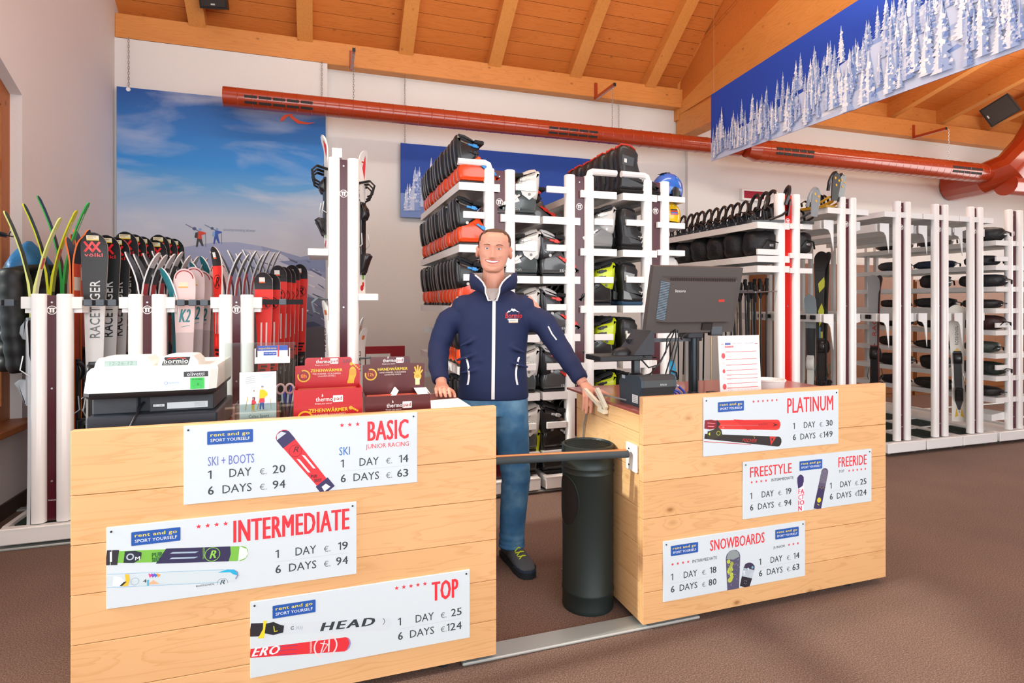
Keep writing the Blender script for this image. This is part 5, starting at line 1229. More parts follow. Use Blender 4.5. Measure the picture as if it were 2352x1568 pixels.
for lv, k, cc, nm in ((0, 0, '#1f2024', 'black'), (0, 1, '#2b2d33', 'charcoal'), (0, 2, '#1b1c1f', 'black'), (1, 0, '#23252a', 'black'), (1, 1, '#1f2f4a', 'navy'), (1, 2, '#3a3c40', 'grey'), (2, 0, '#26282c', 'black'), (2, 1, '#1d1e21', 'black'), (3, 0, '#2d2a2a', 'dark'), (3, 1, '#1f2126', 'black'), (3, 2, '#2b2320', 'dark brown'), (4, 2, '#1c1d20', 'black'), (5, 2, '#241d1a', 'dark'), (6, 1, '#26221f', 'dark'), (6, 2, '#1e1f22', 'black'), (7, 1, '#2b2622', 'dark'), (7, 2, '#1f1b1a', 'black'), (4, 0, '#3a1f1f', 'dark red'), (4, 1, '#241f1d', 'dark brown'), (5, 0, '#39403a', 'grey-green'), (5, 1, '#2a2522', 'dark'), (6, 0, '#1e2a24', 'black'), (7, 0, '#231f1e', 'dark')):
    bag('%s soft bag, %s from the front, %s shelf down on the rightmost rack' % (nm, ORD[k], ORD[lv]), cc, (6.655 - .16, YS + .22 + k * .48, LM[lv] + .0006), (.27, (.42, .36, .44, .30)[(lv * 3 + k) % 4], (.15, .11, .13, .09)[(lv + 2 * k) % 4]), 40 + lv * 5 + k)
bag('small bright blue plastic bag on a low shelf behind the receipt printer', '#2a9fd0', (2.70, YR + .15, .7356), (.16, .2, .20), 91)

# ski poles hanging under the bindings
def pole(label, shaft, band, grip):
    t = thing('ski_pole', label, 'ski pole'); L = 1.12
    mat('pl_' + shaft, shaft, 0.3, metal=0.5); mat('pl_' + band, band, 0.3, metal=0.3); mat('pl_' + grip, grip, 0.7)
    MB().tube([(0, 0, 0), (0, 0, .05), (0, 0, .30)], [.003, .006, .0075], 8).build('lower_shaft', 'pl_' + band, t)
    MB().tube([(0, 0, .30), (0, 0, L)], .0078, 8).build('upper_shaft', 'pl_' + shaft, t)
    MB().lathe([(.0085, L - .02), (.013, L), (.015, L + .03), (.012, L + .05), (.015, L + .08), (.013, L + .105), (.017, L + .12), (.012, L + .128)], (0, 0, 0), 10).build('grip', 'pl_' + grip, t)
    MB().lathe([(.008, .075), (.045, .085), (.045, .09), (.008, .088)], (0, 0, 0), 16).build('basket', 'pl_' + grip, t)
    MB().tube([(.012, 0, L + .11), (.03, 0, L + .05), (.025, 0, L - .02), (.012, 0, L + .03)], .004, 6).build('wrist_strap', 'pl_' + grip, t)
    return t
pk = [(pole('x', '#3a3a3c', '#c9b89a', '#141516'), []), (pole('x', '#2b2c2e', '#0d6b4f', '#141516'), []), (pole('x', '#c9b08a', '#d8b21e', '#141516'), []), (pole('x', '#57402c', '#7a1f3a', '#141516'), [])]
for k in range(28):
    yy = YR + .07 + (.075 * (k // 3) if k < 18 else .45 + .11 * (k - 18)); pr, us = pk[(0, 1, 0, 1, 0, 2, 0, 2, 1, 0, 3, 0)[k % 12]]
    place(pr, us, (3.85 - ((.30, .235, .17)[k % 3] if k < 18 else .32), yy + .018 * (k % 3), .305 + .03 * (k % 3)), (random.uniform(-.02, .02), random.uniform(-.03, .03), random.uniform(0, 6)), '%s ski pole from the aisle hanging on the rail left of the red strip' % ORD[k], 'hanging ski poles')

# ------------------------------------------------------------------ skis
attr_mat('ski_paint', 0.42, coat=0.1)
EDGE = hx('#d3d3d3')
class SkiShape:
    """upright ski: tail at z=0, top sheet looks to -Y, tip turns to -Y"""
    def __init__(s, L, wt=.115, ww=.072, wtail=.10, tl=.22, bd=.085, th=.013):
        s.L, s.wt, s.ww, s.wtail, s.tl, s.bd, s.th = L, wt, ww, wtail, tl, bd, th
    def width(s, z):
        t = z / s.L
        if t > .9: base = s.wt
        elif t > .45: base = s.ww + (s.wt - s.ww) * ((t - .45) / .45) ** 1.6
        else: base = s.ww + (s.wtail - s.ww) * ((.45 - t) / .45) ** 1.6
        e = (s.L - z) / (s.wt * .62)
        if e < 1: base *= math.sqrt(max(.02, 1 - (1 - e) ** 2))
        return base
    def off(s, z):
        q = (z - (s.L - s.tl)) / s.tl
        return s.bd * q * q if q > 0 else 0.0
    def build(s, parent, bands, base_col, name='ski_body', m='ski_paint', edge=None):
        zs = sorted(set([0, .02, s.L * .25, s.L * .45, s.L * .7] + [b for bd in bands for b in bd[:2]] + [s.L - s.tl * (1 - k / 7) for k in range(8)] + [s.L - s.wt * .62 * k for k in (.9, .6, .35, .18, .07, .02, .002)]))
        zs = [z for z in zs if 0 <= z <= s.L]
        mb = MB(); P = []
        for z in zs:
            w = s.width(z) / 2; y = -s.off(z); th = s.th * (1 if z < s.L * .8 else .55)
            P.append([(-w, y, z), (w, y, z), (w, y + th, z), (-w, y + th, z)])
        e = edge or EDGE
        for i in range(len(zs) - 1):
            zc = (zs[i] + zs[i + 1]) / 2; col = base_col
            for a, b, cc in bands:
                if a <= zc <= b: col = hx(cc) if isinstance(cc, str) else cc
            a, b = P[i], P[i + 1]
            mb.add([a[0], a[1], b[1], b[0]], [(0, 1, 2, 3)], col); mb.add([a[1], a[2], b[2], b[1]], [(0, 1, 2, 3)], e)
            mb.add([a[2], a[3], b[3], b[2]], [(0, 1, 2, 3)], hx('#26262a')); mb.add([a[3], a[0], b[0], b[3]], [(0, 1, 2, 3)], e)
        mb.add(P[0], [(3, 2, 1, 0)], e)
        return mb.build(name, m, parent, smooth=False)
    def bend(s): return lambda x, y, d: Vector((x * 1.0, -s.off(y) - d - .0004, y))
def ski_binding(t, L, col='#1c1d20', acc='#c9ccd0', z0=.40):
    mat('bind_' + col, col, 0.35, coat=0.3); mat('bind_' + acc, acc, 0.3, metal=0.3)
    z = L * z0 + .17
    MB().puff([(z - .06, .0), (z - .055, .03), (z - .02, .045), (z + .02, .04), (z + .05, .02), (z + .055, 0)], .07, .015).xf(Matrix(((0, 1, 0, 0), (0, 0, -1, 0), (1, 0, 0, 0), (0, 0, 0, 1)))).build('toe_piece', 'bind_' + col, t, sharp=60)
    z = L * z0 - .17
    MB().puff([(z - .09, .0), (z - .085, .025), (z - .04, .04), (z + .0, .055), (z + .03, .07), (z + .05, .05), (z + .045, 0)], .066, .015).xf(Matrix(((0, 1, 0, 0), (0, 0, -1, 0), (1, 0, 0, 0), (0, 0, 0, 1)))).build('heel_piece', 'bind_' + col, t, sharp=60)
    MB().box(-.03, .03, -.012, 0, z - .1, L * z0 + .24, .003).build('binding_plate', 'bind_' + col, t, smooth=False)
    MB().tube([(-.04, -.02, L * z0 + .02), (-.05, -.03, L * z0 - .06), (-.052, .02, L * z0 - .10)], .0035, 6).tube([(.04, -.02, L * z0 + .02), (.05, -.03, L * z0 - .06), (.052, .02, L * z0 - .10)], .0035, 6).build('brake_arms', 'bind_' + acc, t)
def new_ski(label, S, bands, base='#222226', fn=None, bind=('#1c1d20', '#c9ccd0'), grp=None, edge=None, name='ski'):
    t = thing(name, label, 'ski', group=grp)
    S.build(t, bands, hx(base), edge=hx(edge) if edge else None)
    if fn:
        c = Canvas(.0006); fn(c, S.L); c.build('graphics', t, (0, 0, 0), world=False, bend=S.bend(), m='print_gloss')
    if bind: ski_binding(t, S.L, *bind)
    return t
ZB = .1135
def stand(proto, us, px, py, Y, rz, label, grp, L, tilt=(0, 0), dx=0):
    """put a ski so that its tip is at that spot of the photo at depth Y, tail on the rack base"""
    p = at(px, py, Y=Y); s = (p.z - ZB) / L
    return place(proto, us, (p.x + dx, Y, ZB), (tilt[0], tilt[1], rz), label, grp, (1, 1, s) if abs(s - 1) > .001 else None)
# racing skis with big lettering
def g_race(c, L):
    c.rect(-.036, L - .048, .03, L - .018, '#e8e2c0', 1); c.rect(-.036, L - .048, .03, L - .041, '#e8c63a', 2); c.line([(-.03, L - .026), (.015, L - .026)], .004, '#b58a5a', 2); c.line([(-.03, L - .034), (.0, L - .034)], .003, '#b58a5a', 2)
    for x0 in (-.05, -.012):
        c.line([(x0, L - .056), (x0 + .044, L - .118)], .013, '#e2262c', 1); c.line([(x0 + .044, L - .056), (x0, L - .118)], .013, '#e2262c', 2)
    c.text('völkl', -.052, L - .148, .044, L - .126, '#e2262c', bold=.04)
    c.text('RACETIGER', .028, L - .655, .028 + .36, L - .655 + .052, '#c9c9c8', bold=.02, rot=math.pi / 2)
    c.disc(0, L - .90, .008, '#d88a9a', 2, n=6)
RL = 1.74
def mk_race():
    S = SkiShape(RL, .142, .085, .115, tl=.16, bd=.03)
    t = new_ski('x', S, [(0, RL - .455, '#dcdad8'), (RL - .455, RL, '#101013')], '#101013', None, grp='racing skis in the low rack', edge='#d6cfc4')
    c = Canvas(.0006); g_race(c, RL)
    for nm, i0, i1 in (('price_sticker', 0, 4), ('logo', 4, len(c.items) - 5), ('lettering', len(c.items) - 5, len(c.items) - 1)):
        q = Canvas(.0006); q.items = c.items[i0:i1]; q.build(nm, t, (0, 0, 0), world=False, bend=S.bend(), m='print_gloss')
    c2 = Canvas(.0009); c2.text('RACET', .028, RL - .655, .028 + .36 * .545, RL - .655 + .052, '#2a2a2e', bold=.02, rot=math.pi / 2); c2.build('dark_lettering', t, (0, 0, 0), world=False, bend=S.bend(), m='print_gloss')
    return t
race, ur = mk_race(), []
for k, (px, py, Y) in enumerate(((217, 535, 4.20), (247, 541, 4.32), (270, 546, 4.44), (290, 533, 4.58), (310, 539, 4.70), (329, 544, 4.82), (359, 552, 4.92), (366, 540, 5.03), (384, 545, 5.14), (401, 549, 5.25))):
    stand(race, ur, px, py, Y, 0, '%s black and white lettered racing ski from the left, behind the cash register' % ORD[k], 'racing skis in the low rack', RL)
# edge-on pairs with splayed tips
def mk_edge(cols, L=1.62, edge='#c9ccd0', bind=('#1b1c1f', '#c9ccd0'), tl=.30, bd=.085, wt=.11, fn=None):
    S = SkiShape(L, wt, .068, .095, tl=tl, bd=bd, th=.016)
    return new_ski('x', S, cols, cols[-1][2], fn, bind, edge=edge)
def pair(proto, us, px, py, Y, L, lab, grp, gap=.012, name=None):
    p = at(px, py, Y=Y); s = (p.z - ZB) / L
    for sd, wd in ((-1, 'left'), (1, 'right')):
        place(proto, us, (p.x + sd * gap, Y, ZB), (0, 0, R(-90) if sd < 0 else R(90)), lab % wd, grp, (1, 1, s))
# cross-country skis: tall, strongly curved tips
for k, (px, py, Y, c1, c2, nm, L) in enumerate(((76, 487, 4.30, '#dfe88a', '#eef2d0', 'pale yellow', 1.86), (116, 470, 4.45, '#d6d820', '#9fb02a', 'yellow-green', 1.93), (146, 452, 4.60, '#35b24a', '#2f8a3a', 'green', 2.0))):
    S = SkiShape(L, .046, .044, .045, tl=.62, bd=.135, th=.014)
    pr = new_ski('x', S, [(0, L * .72, '#2f3a33'), (L * .72, L * .86, c2), (L * .86, L, c1)], c1, lambda c, L: (c.rect(-.014, L - .33, .014, L - .26, '#e0562a'), c.line([(0, L - .2), (0, L - .08)], .012, '#f2f4e6')), None, edge=c1, name='cross_country_ski')
    us = []; p = at(px, py, Y=Y); s = (p.z - ZB) / L
    for sd, wd in ((-1, 'left'), (1, 'right')):
        o = place(pr, us, (p.x + sd * .012, Y, ZB), (0, 0, R(-90) if sd < 0 else R(90)), '%s cross-country ski curving to the %s above the leftmost low rack' % (nm, wd), 'cross-country skis', (1, 1, s * (1.0 if sd < 0 else .985)))
og = mk_edge([(0, 1.62, '#e8501e'), (1.30, 1.38, '#f5f0e6'), (1.46, 1.62, '#2a2b2f')], edge='#e8702a', bd=.035, tl=.2); uo = []
for k, (px, py, Y) in enumerate(((172, 545, 4.35), (188, 527, 4.75), (180, 538, 5.05))):
    pair(og, uo, px, py, Y, 1.62, ORD[k] + ' orange ski pair, %s ski, behind the leftmost low rack', 'orange skis')
bk = mk_edge([(0, 1.62, '#1d1d21'), (1.0, 1.18, '#b3222a'), (1.34, 1.42, '#c4262e'), (1.52, 1.62, '#d4d6d8')], edge='#cfcfcf'); ubk = []
for k, (px, py, Y) in enumerate(((328, 579, 4.17), (346, 584, 4.30), (366, 582, 4.44), (385, 577, 4.58), (404, 586, 4.72), (424, 588, 4.86), (446, 592, 5.0), (470, 595, 5.14))):
    pair(bk, ubk, px, py, Y, 1.62, ORD[k] + ' black and red ski pair from the left, %s ski, behind the middle low rack', 'black and red edge-on skis')
# pale pink skis
PLn = 1.48
def g_k2(c, L):
    c.ring(0, L - .062, .052, .006, '#a8343a', 1, a0=0, a1=180); c.rect(-.035, L - .115, .02, L - .085, '#f4e3c4', 1); c.rect(-.035, L - .119, .02, L - .112, '#eaa62a', 2)
    q = L - .335
    c.text('K2', -.032, q, .035, q + .082, '#1f7f86', shear=.35, bold=.03); c.line([(-.02, q - .03), (.03, q - .02)], .004, '#7fa9ac', 2)
    for k in range(6): c.ring(-.03 + .012 * k, L - .70 - .03 * (k % 3), .03, .0012, '#b9a6a8', 1, a0=200, a1=330, n=10)
S = SkiShape(PLn, .125, .085, .11, tl=.14, bd=.02)
k2 = new_ski('x', S, [(0, PLn - .65, '#9d8f8c'), (PLn - .65, PLn - .4, '#cdb9b6'), (PLn - .4, PLn, '#ecd2cf')], '#ecd2cf', g_k2, ('#23262b', '#d8d8d8'), edge='#f4f0ee'); uk = []  # darker lower bands are shade painted into the ski colour
for k, (px, py, Y) in enumerate(((424, 617, 4.16), (446, 613, 4.28), (463, 621, 4.40), (474, 627, 4.52), (503, 603, 4.70))):
    stand(k2, uk, px, py, Y, 0, '%s pale pink ski from the left, between the middle and right low racks' % ORD[k], 'pale pink skis', PLn)
tl_ = mk_edge([(0, 1.5, '#2a9db0'), (1.2, 1.5, '#3ab6c4')], L=1.5, edge='#eef2f2'); ut = []
for k, (px, py, Y) in enumerate(((402, 616, 4.2), (466, 603, 4.62), (487, 590, 4.95))):
    p = at(px, py, Y=Y); place(tl_, ut, (p.x, Y, ZB), (0, 0, R(-60)), '%s turquoise ski from the left, behind the pale pink skis' % ORD[k], 'turquoise skis', (1, 1, (p.z - ZB) / 1.5))
# red skis
RR = 1.62
def g_red(c, L):
    c.rect(-.026, L - .075, .010, L - .035, '#f0ece6', 1); c.rect(-.026, L - .075, .010, L - .066, '#e8622a', 2)
    c.ring(0, L - .22, .045, .004, '#3a1416', 1); c.text('R', -.022, L - .25, .026, L - .19, '#3a1416', shear=.3, bold=.03)
    for x in (-.022, .010): c.poly([(x, L - .55), (x + .009, L - .55), (x + .012, L - .36), (x + .002, L - .36)], '#f1dcd8', 1)
    for k in range(5): c.rect(-.03 + .012 * (k % 2), L - .66 - .025 * k, .03 - .01 * (k % 3), L - .645 - .025 * k, '#2a1416', 1)
S = SkiShape(RR, .112, .07, .098, tl=.16, bd=.03)
redf = new_ski('x', S, [(0, RR - .72, '#26181a'), (RR - .72, RR - .12, '#e8281e'), (RR - .12, RR, '#242226')], '#e8281e', g_red, ('#1b1c1f', '#e6e6e6'), edge='#e0d4cc'); uf = []
for k, (px, py, Y) in enumerate(((606, 626, 4.16), (624, 628, 4.26), (640, 610, 4.50), (652, 613, 4.62), (662, 615, 4.74), (672, 609, 4.86), (690, 607, 5.02))):
    stand(redf, uf, px, py, Y, R(-8), '%s red ski with round logo from the left, right of the right low rack' % ORD[k], 'red skis facing the aisle', RR)
rede = mk_edge([(0, RR, '#d8241c'), (RR - .16, RR, '#26262a'), (0, .8, '#2a1a1c')], L=RR, edge='#c4c6c8'); ue = []
for k, (px, py, Y) in enumerate(((520, 578, 4.22), (538, 583, 4.36), (556, 575, 4.50), (574, 583, 4.64), (588, 574, 4.78), (603, 578, 4.92), (615, 576, 5.06))):
    pair(rede, ue, px, py, Y, RR, ORD[k] + ' red ski pair from the left, %s ski, behind the right low rack', 'red edge-on skis')
stand(redf, uf, 499, 567, 4.13, R(-55), 'tall red ski turned sideways beside the right low rack', 'red skis facing the aisle', RR)
# one pair of snow-side bindings sticking out at the left of rack A
sl = mk_edge([(0, 1.2, '#e8eef0')], L=1.2, wt=.08, bd=.01, bind=('#9aa2a8', '#d8dcde', .80)); us_ = []
place(sl, us_, (-1.485 - .118, 4.09, ZB), (0, 0, R(-90)), 'white ski with big binding on the left side of the leftmost rack', None)

# junior skis on both sides of the tall rack
JL = 1.0
def g_jr(c, L):
    c.rect(-.02, L - .10, .02, L - .06, '#f3f3f0', 1); c.rect(-.018, L - .085, .018, L - .075, '#e0562a', 2); c.poly([(.01, L - .03), (.035, L - .08), (.03, L - .2), (.0, L - .12)], '#d8262e', 1)
    c.text('JETT', -.03, L - .36, .11, L - .325, '#1e1f22', bold=.03, rot=math.pi / 2)
    for k in range(7): c.rect(.0, .05 + .05 * k, .022, .08 + .05 * k, ('#e0322a', '#6cc03a', '#1e1f22')[k % 3], 1)
    c.rect(-.03, L - .42, .0, L - .39, '#6cc03a', 1); c.rect(-.03, L - .48, .0, L - .45, '#e0322a', 1); c.disc(-.005, .04, .02, '#c9323a', 2)
S = SkiShape(JL, .095, .066, .085, tl=.14, bd=.03)
jr = new_ski('x', S, [(0, JL, '#f0efeb')], '#f0efeb', g_jr, ('#1d1e21', '#d8d8d6'), edge='#e8e8e6'); uj = []
for k, (x, y, z, rz, lab) in enumerate(((-.115, .10, 1.757, -78, 'nearest junior ski on the upper left of the tall rack'), (-.112, .21, 1.757, -80, 'second junior ski on the upper left of the tall rack'), (-.112, .32, 1.757 + .0, -80, 'third junior ski on the upper left of the tall rack'))):
    place(jr, uj, (.15 + x, 4.0 + y, z), (0, 0, R(rz)), lab, 'junior skis on the tall rack', (1, 1, .80 if k else .76))
for k, (x, y, z, rz, sc, lab) in enumerate(((.125, .10, 1.462, 55, .98, 'nearest junior ski on the upper right of the tall rack'), (.118, .22, 1.462, 75, .97, 'second junior ski on the upper right of the tall rack'), (.118, .33, 1.462, 80, .97, 'third junior ski on the upper right of the tall rack'))):
    place(jr, uj, (.15 + x, 4.0 + y, z), (0, 0, R(rz)), lab, 'junior skis on the tall rack', (1, 1, sc))
def g_low(c, L): c.text('HEAD', -.02, L - .32, .13, L - .285, '#26282b', bold=.03, rot=math.pi / 2); c.rect(-.02, L - .09, .02, L - .06, '#e07a3a', 1); c.poly([(-.03, .50), (.03, .56), (.03, .62), (-.03, .56)], '#d6e23a', 1); c.poly([(-.03, .42), (.03, .48), (.03, .52), (-.03, .46)], '#d6e23a', 1)
S = SkiShape(1.2, .1, .07, .09, tl=.16, bd=.03)
lw = new_ski('x', S, [(0, 1.2, '#eef0ee')], '#eef0ee', g_low, ('#2a2d30', '#c4c8ca'), edge='#dfe3e3'); ul = []
for k, (x, y, rz, sc, lab) in enumerate(((-.105, .10, -72, 1.085, 'white and neon ski low on the left side of the tall rack'), (.125, .12, 60, .93, 'white ski low on the right side of the tall rack, nearer one'), (.118, .27, 75, .985, 'white ski low on the right side of the tall rack, farther one'))):
    place(lw, ul, (.15 + x, 4.0 + y, ZB), (0, 0, R(rz)), lab, 'skis low on the tall rack', (1, 1, sc))
mat('strap_black', '#202225', 0.6)
for s, z in ((-1, 2.27), (1, 2.19), (-1, 1.40), (1, 1.0)):
    for k in range(3 if z > 1.5 else 1):
        y = .06 + .11 * k
        MB().tube([(s * .095, y, z + .02), (s * .17, y - .05, z + .03), (s * .20, y - .055, z - .0), (s * .185, y - .05, z - .06), (s * .155, y - .04, z - .075)], .022, 8, flat=.3).build('rubber_strap', 'strap_black' if z > 1.5 else 'strap_grey', D_)

# skis in the right-hand racks
def g_by(c, L):
    c.poly([(-.03, L - .28), (.02, L - .22), (.03, L - .30), (-.02, L - .36)], '#d8e02a', 1); c.poly([(-.03, L - .52), (.0, L - .45), (.03, L - .55), (-.02, L - .66)], '#d8e02a', 1); c.rect(-.008, L - 1.2, .008, L - .7, '#d8d02a', 1); c.rect(-.02, L - .78, -.01, L - .66, '#5aa8d8', 1)
S = SkiShape(1.66, .125, .085, .11, tl=.2, bd=.05)
by = new_ski('x', S, [(0, 1.66, '#17181b')], '#17181b', g_by, ('#1a1b1e', '#3a5a4a'), edge='#3a3c3f'); uy = []
p = at(1890, 578, Y=4.2)
for sd, wd in ((-1, 'left'), (1, 'right')): place(by, uy, (p.x + sd * .014, 4.2, ZB), (0, 0, R(-50) if sd < 0 else R(78)), 'black and yellow ski, %s of the pair beside the red-striped rack' % wd, 'black and yellow ski pair', (1, 1, (p.z - ZB) / 1.66))
S = SkiShape(1.3, .1, .07, .09, tl=.18, bd=.05)
gs = new_ski('x', S, [(0, 1.3, '#8f9ba0'), (.5, 1.0, '#2c2e31')], '#8f9ba0', None, ('#d8d8d2', '#1a1b1e'), edge='#c9d0d2')
p = at(1862, 676, Y=4.25); place(gs, [], (p.x, 4.25, ZB), (0, 0, R(-60)), 'short grey ski with white binding beside the red-striped rack', None, (1, 1, (p.z - ZB) / 1.3))
def g_gr(c, L): c.text('RACE', .02, L - .62, .02 + .22, L - .585, '#c23a2e', bold=.03, rot=math.pi / 2); c.poly([(-.03, L - 1.1), (.0, L - .7), (.01, L - .7), (-.015, L - 1.1)], '#b3342c', 1)
S = SkiShape(1.62, .105, .066, .09, tl=.2, bd=.045)
gr = new_ski('x', S, [(0, .6, '#c9c9c6'), (.6, 1.62, '#a8a9a9'), (.45, .9, '#7a3230')], '#a8a9a9', g_gr, ('#16171a', '#4a4c4e'), edge='#8a3a34'); ug = []
p = at(2010, 632, Y=4.30)
for sd, wd in ((-1, 'left'), (1, 'right')): place(gr, ug, (p.x + sd * .014, 4.30, ZB), (0, 0, R(-62) if sd < 0 else R(85)), 'grey and red ski, %s of the pair between the first two ski racks' % wd, 'grey and red ski pair', (1, 1, (p.z - ZB) / 1.62))
def g_ry(c, L):
    c.rect(-.028, L - .09, .028, L - .06, '#f4efe6', 2); c.rect(-.028, L - .1, .0, L - .094, '#e0562a', 2); c.rect(-.022, L - .15, .022, L - .12, '#e8622a', 1); c.rect(-.018, L - .146, .018, L - .124, '#f0ece6', 2)
    c.text('ROSSIGNOL', .01, L - .40, .20, L - .375, '#2a2a2c', bold=.03, rot=math.pi / 2)
    c.poly([(-.03, L - .48), (0, L - .43), (.03, L - .48), (.03, L - .56), (-.03, L - .56)], '#e8b822', 1); c.poly([(-.03, L - .95), (.03, L - .86), (.03, L - .66), (.005, L - .8), (-.03, L - .72)], '#e8b822', 1)
    c.poly([(-.025, .30), (.0, .22), (.025, .30), (.03, .2), (.01, .12), (-.01, .12), (-.03, .2)], '#35383c', 1); c.poly([(-.035, .04), (-.02, .14), (-.01, .06)], '#e8b822', 2); c.poly([(.035, .04), (.02, .14), (.01, .06)], '#e8b822', 2); c.text('pursuit', .008, .09, .10, .105, '#2a2a2c', shear=.2, rot=math.pi / 2)
    c.text('R', -.012, .02, .012, .032, '#555', lay=2) if False else None
S = SkiShape(1.17, .145, .10, .125, tl=.12, bd=.02)
ry = new_ski('x', S, [(0, 1.17, '#efebe0')], '#efebe0', g_ry, ('#1c1d1f', '#e6e4de'), edge='#9aa0a4')
p = at(2204, 968, Y=4.06); q = at(2196, 700, Y=4.06)
o = place(ry, [], (p.x, 4.06, p.z), (0, R(-1.5), R(-50)), 'white and yellow ski hanging between the third and fourth ski racks', None, (1, 1, (q.z - p.z) / 1.17))

# ------------------------------------------------------------------ hangings: duct, posters, banner
def chain(x, y, z0, z1, label, n=None):
    mb = MB(); L = z1 - z0; n = n or max(6, int(L / .026)); s = L / n
    for k in range(n):
        c = z0 + s * (k + .5); pts = []
        for q in range(9):
            a = 2 * math.pi * q / 8; u, v = .0075 * math.cos(a), s * .66 * math.sin(a)
            pts.append((x + (u if k % 2 else 0), y + (0 if k % 2 else u), c + v))
        mb.tube(pts, .0022, 4, caps=False)
    return tag(mb.build('hanging_chain', 'steel', kind=None), label, 'chain', 'hanging chains')
dY, dZ = 6.30, 3.428
t = thing('air_duct', 'long rust-red round ventilation duct hanging along the back wall', 'duct', (2.2, dY, dZ))
def duct(path_x0, x1, r, name, parent, y=dY, z=dZ, ring=.137, cap=.0):
    prof = []; x = path_x0
    while x < x1:
        prof += [(x, r), (x + ring - .012, r), (x + ring - .008, r + .003), (x + ring - .003, r + .003)]; x += ring
    prof = [p for p in prof if p[0] <= x1] + [(x1, r)]
    n = 28; rings = [[(px, y + rr * math.cos(2 * math.pi * k / n), z + rr * math.sin(2 * math.pi * k / n)) for k in range(n)] for px, rr in prof]
    return MB().loft(rings).build(name, 'duct_paint', parent, world=True, sharp=35)
duct(-.90, 5.25, .099, 'duct_pipe', t)
def slots(parent, xa, xb, r, y=dY, z=dZ, n=5, rows=((-4,), (-36,))):
    for (a0,) in rows:
        for k in range(n):
            x0 = xa + (xb - xa) * k / n; x1 = x0 + (xb - xa) / n * .88; V = []
            for a in (a0 - 7, a0, a0 + 7):
                for xx in (x0, x1):
                    for rr in (r + .0005, r + .0042): V.append((xx, y - rr * math.cos(R(a)), z + rr * math.sin(R(a))))
            F = []
            for i in range(2): b = i * 4; F += [(b + 1, b + 3, b + 7, b + 5), (b, b + 1, b + 5, b + 4), (b + 2, b + 6, b + 7, b + 3)]
            F += [(0, 2, 3, 1), (8, 9, 11, 10)]
            MB().add(V, F).build('vent_slot', 'vent_dark', parent, smooth=False, world=True)
slots(t, at(561, 225, Y=6.2)[0], at(722, 240, Y=6.2)[0], .099); slots(t, at(1262, 298, Y=6.2)[0], at(1376, 310, Y=6.2)[0], .099)
t2 = thing('wide_air_duct', 'wider rust-red ventilation duct at the right end of the back wall', 'duct', (7.6, 6.2, 3.4))
X1 = at(2262, 400, Y=6.2)[0]
MB().loft([[(x, 6.2 + r * math.cos(2 * math.pi * k / 28), 3.395 + r * math.sin(2 * math.pi * k / 28)) for k in range(28)] for x, r in ((5.27, .10), (5.42, .142))]).build('reducer', 'duct_paint', t2, world=True)
duct(5.42, X1, .143, 'duct_pipe', t2, 6.2, 3.395)
MB().loft([[(X1 + a, 6.2 + r * math.cos(2 * math.pi * k / 28), 3.395 + r * math.sin(2 * math.pi * k / 28)) for k in range(28)] for a, r in ((0, .143), (.08, .14), (.16, .12), (.21, .08), (.225, .02))]).build('end_cap', 'duct_paint', t2, world=True)
slots(t2, at(1784, 358, Y=6.06)[0], at(1872, 368, Y=6.06)[0], .143, 6.2, 3.395, rows=((4,), (-20,))); slots(t2, at(2190, 394, Y=6.06)[0], at(2258, 400, Y=6.06)[0], .143, 6.2, 3.395, rows=((4,), (-20,)))
t3 = thing('duct_elbow', 'thick rust-red duct elbow rising at the right edge of the photo', 'duct', (10.6, 6.05, 3.1))
MB().tube([(9.98, 6.85, 3.34), (9.93, 6.3, 3.35), (10.02, 6.0, 3.46), (10.2, 5.85, 3.75), (10.38, 5.8, 4.05), (10.55, 5.8, 4.5)], .25, 14).build('elbow_pipe', 'duct_paint', t3, world=True, sharp=25)
MB().tube([(9.9, 6.0, 3.2), (10.9, 6.0, 3.2), (12.4, 6.0, 3.2)], .17, 16).build('branch_pipe', 'duct_paint', t3, world=True)
for k, x in enumerate((.335, 3.374, 8.98)):
    b = thing('duct_bracket', ('left', 'middle', 'right')[k] + ' rust-red bracket on the wall beam holding the duct', 'bracket', (x, 6.7, 4.1), group='duct brackets')
    MB().box(x - .02, x + .02, 6.735, 6.75, 4.01, 4.23).build('wall_bar', 'duct_paint', b, smooth=False, world=True)
    MB().box(x - .016, x + .016, 6.24, 6.735, 4.012, 4.05).build('arm', 'duct_paint', b, smooth=False, world=True)
    MB().box(x - .0165, x + .0165, 6.235, 6.24, 4.011, 4.051).build('end_plug', 'black_plastic', b, smooth=False, world=True)
    chain(x, dY + (0 if k < 2 else -.1), dZ + (.104 if k < 2 else .117), 4.012, ('left', 'middle', 'right')[k] + ' thin chain between bracket and duct')
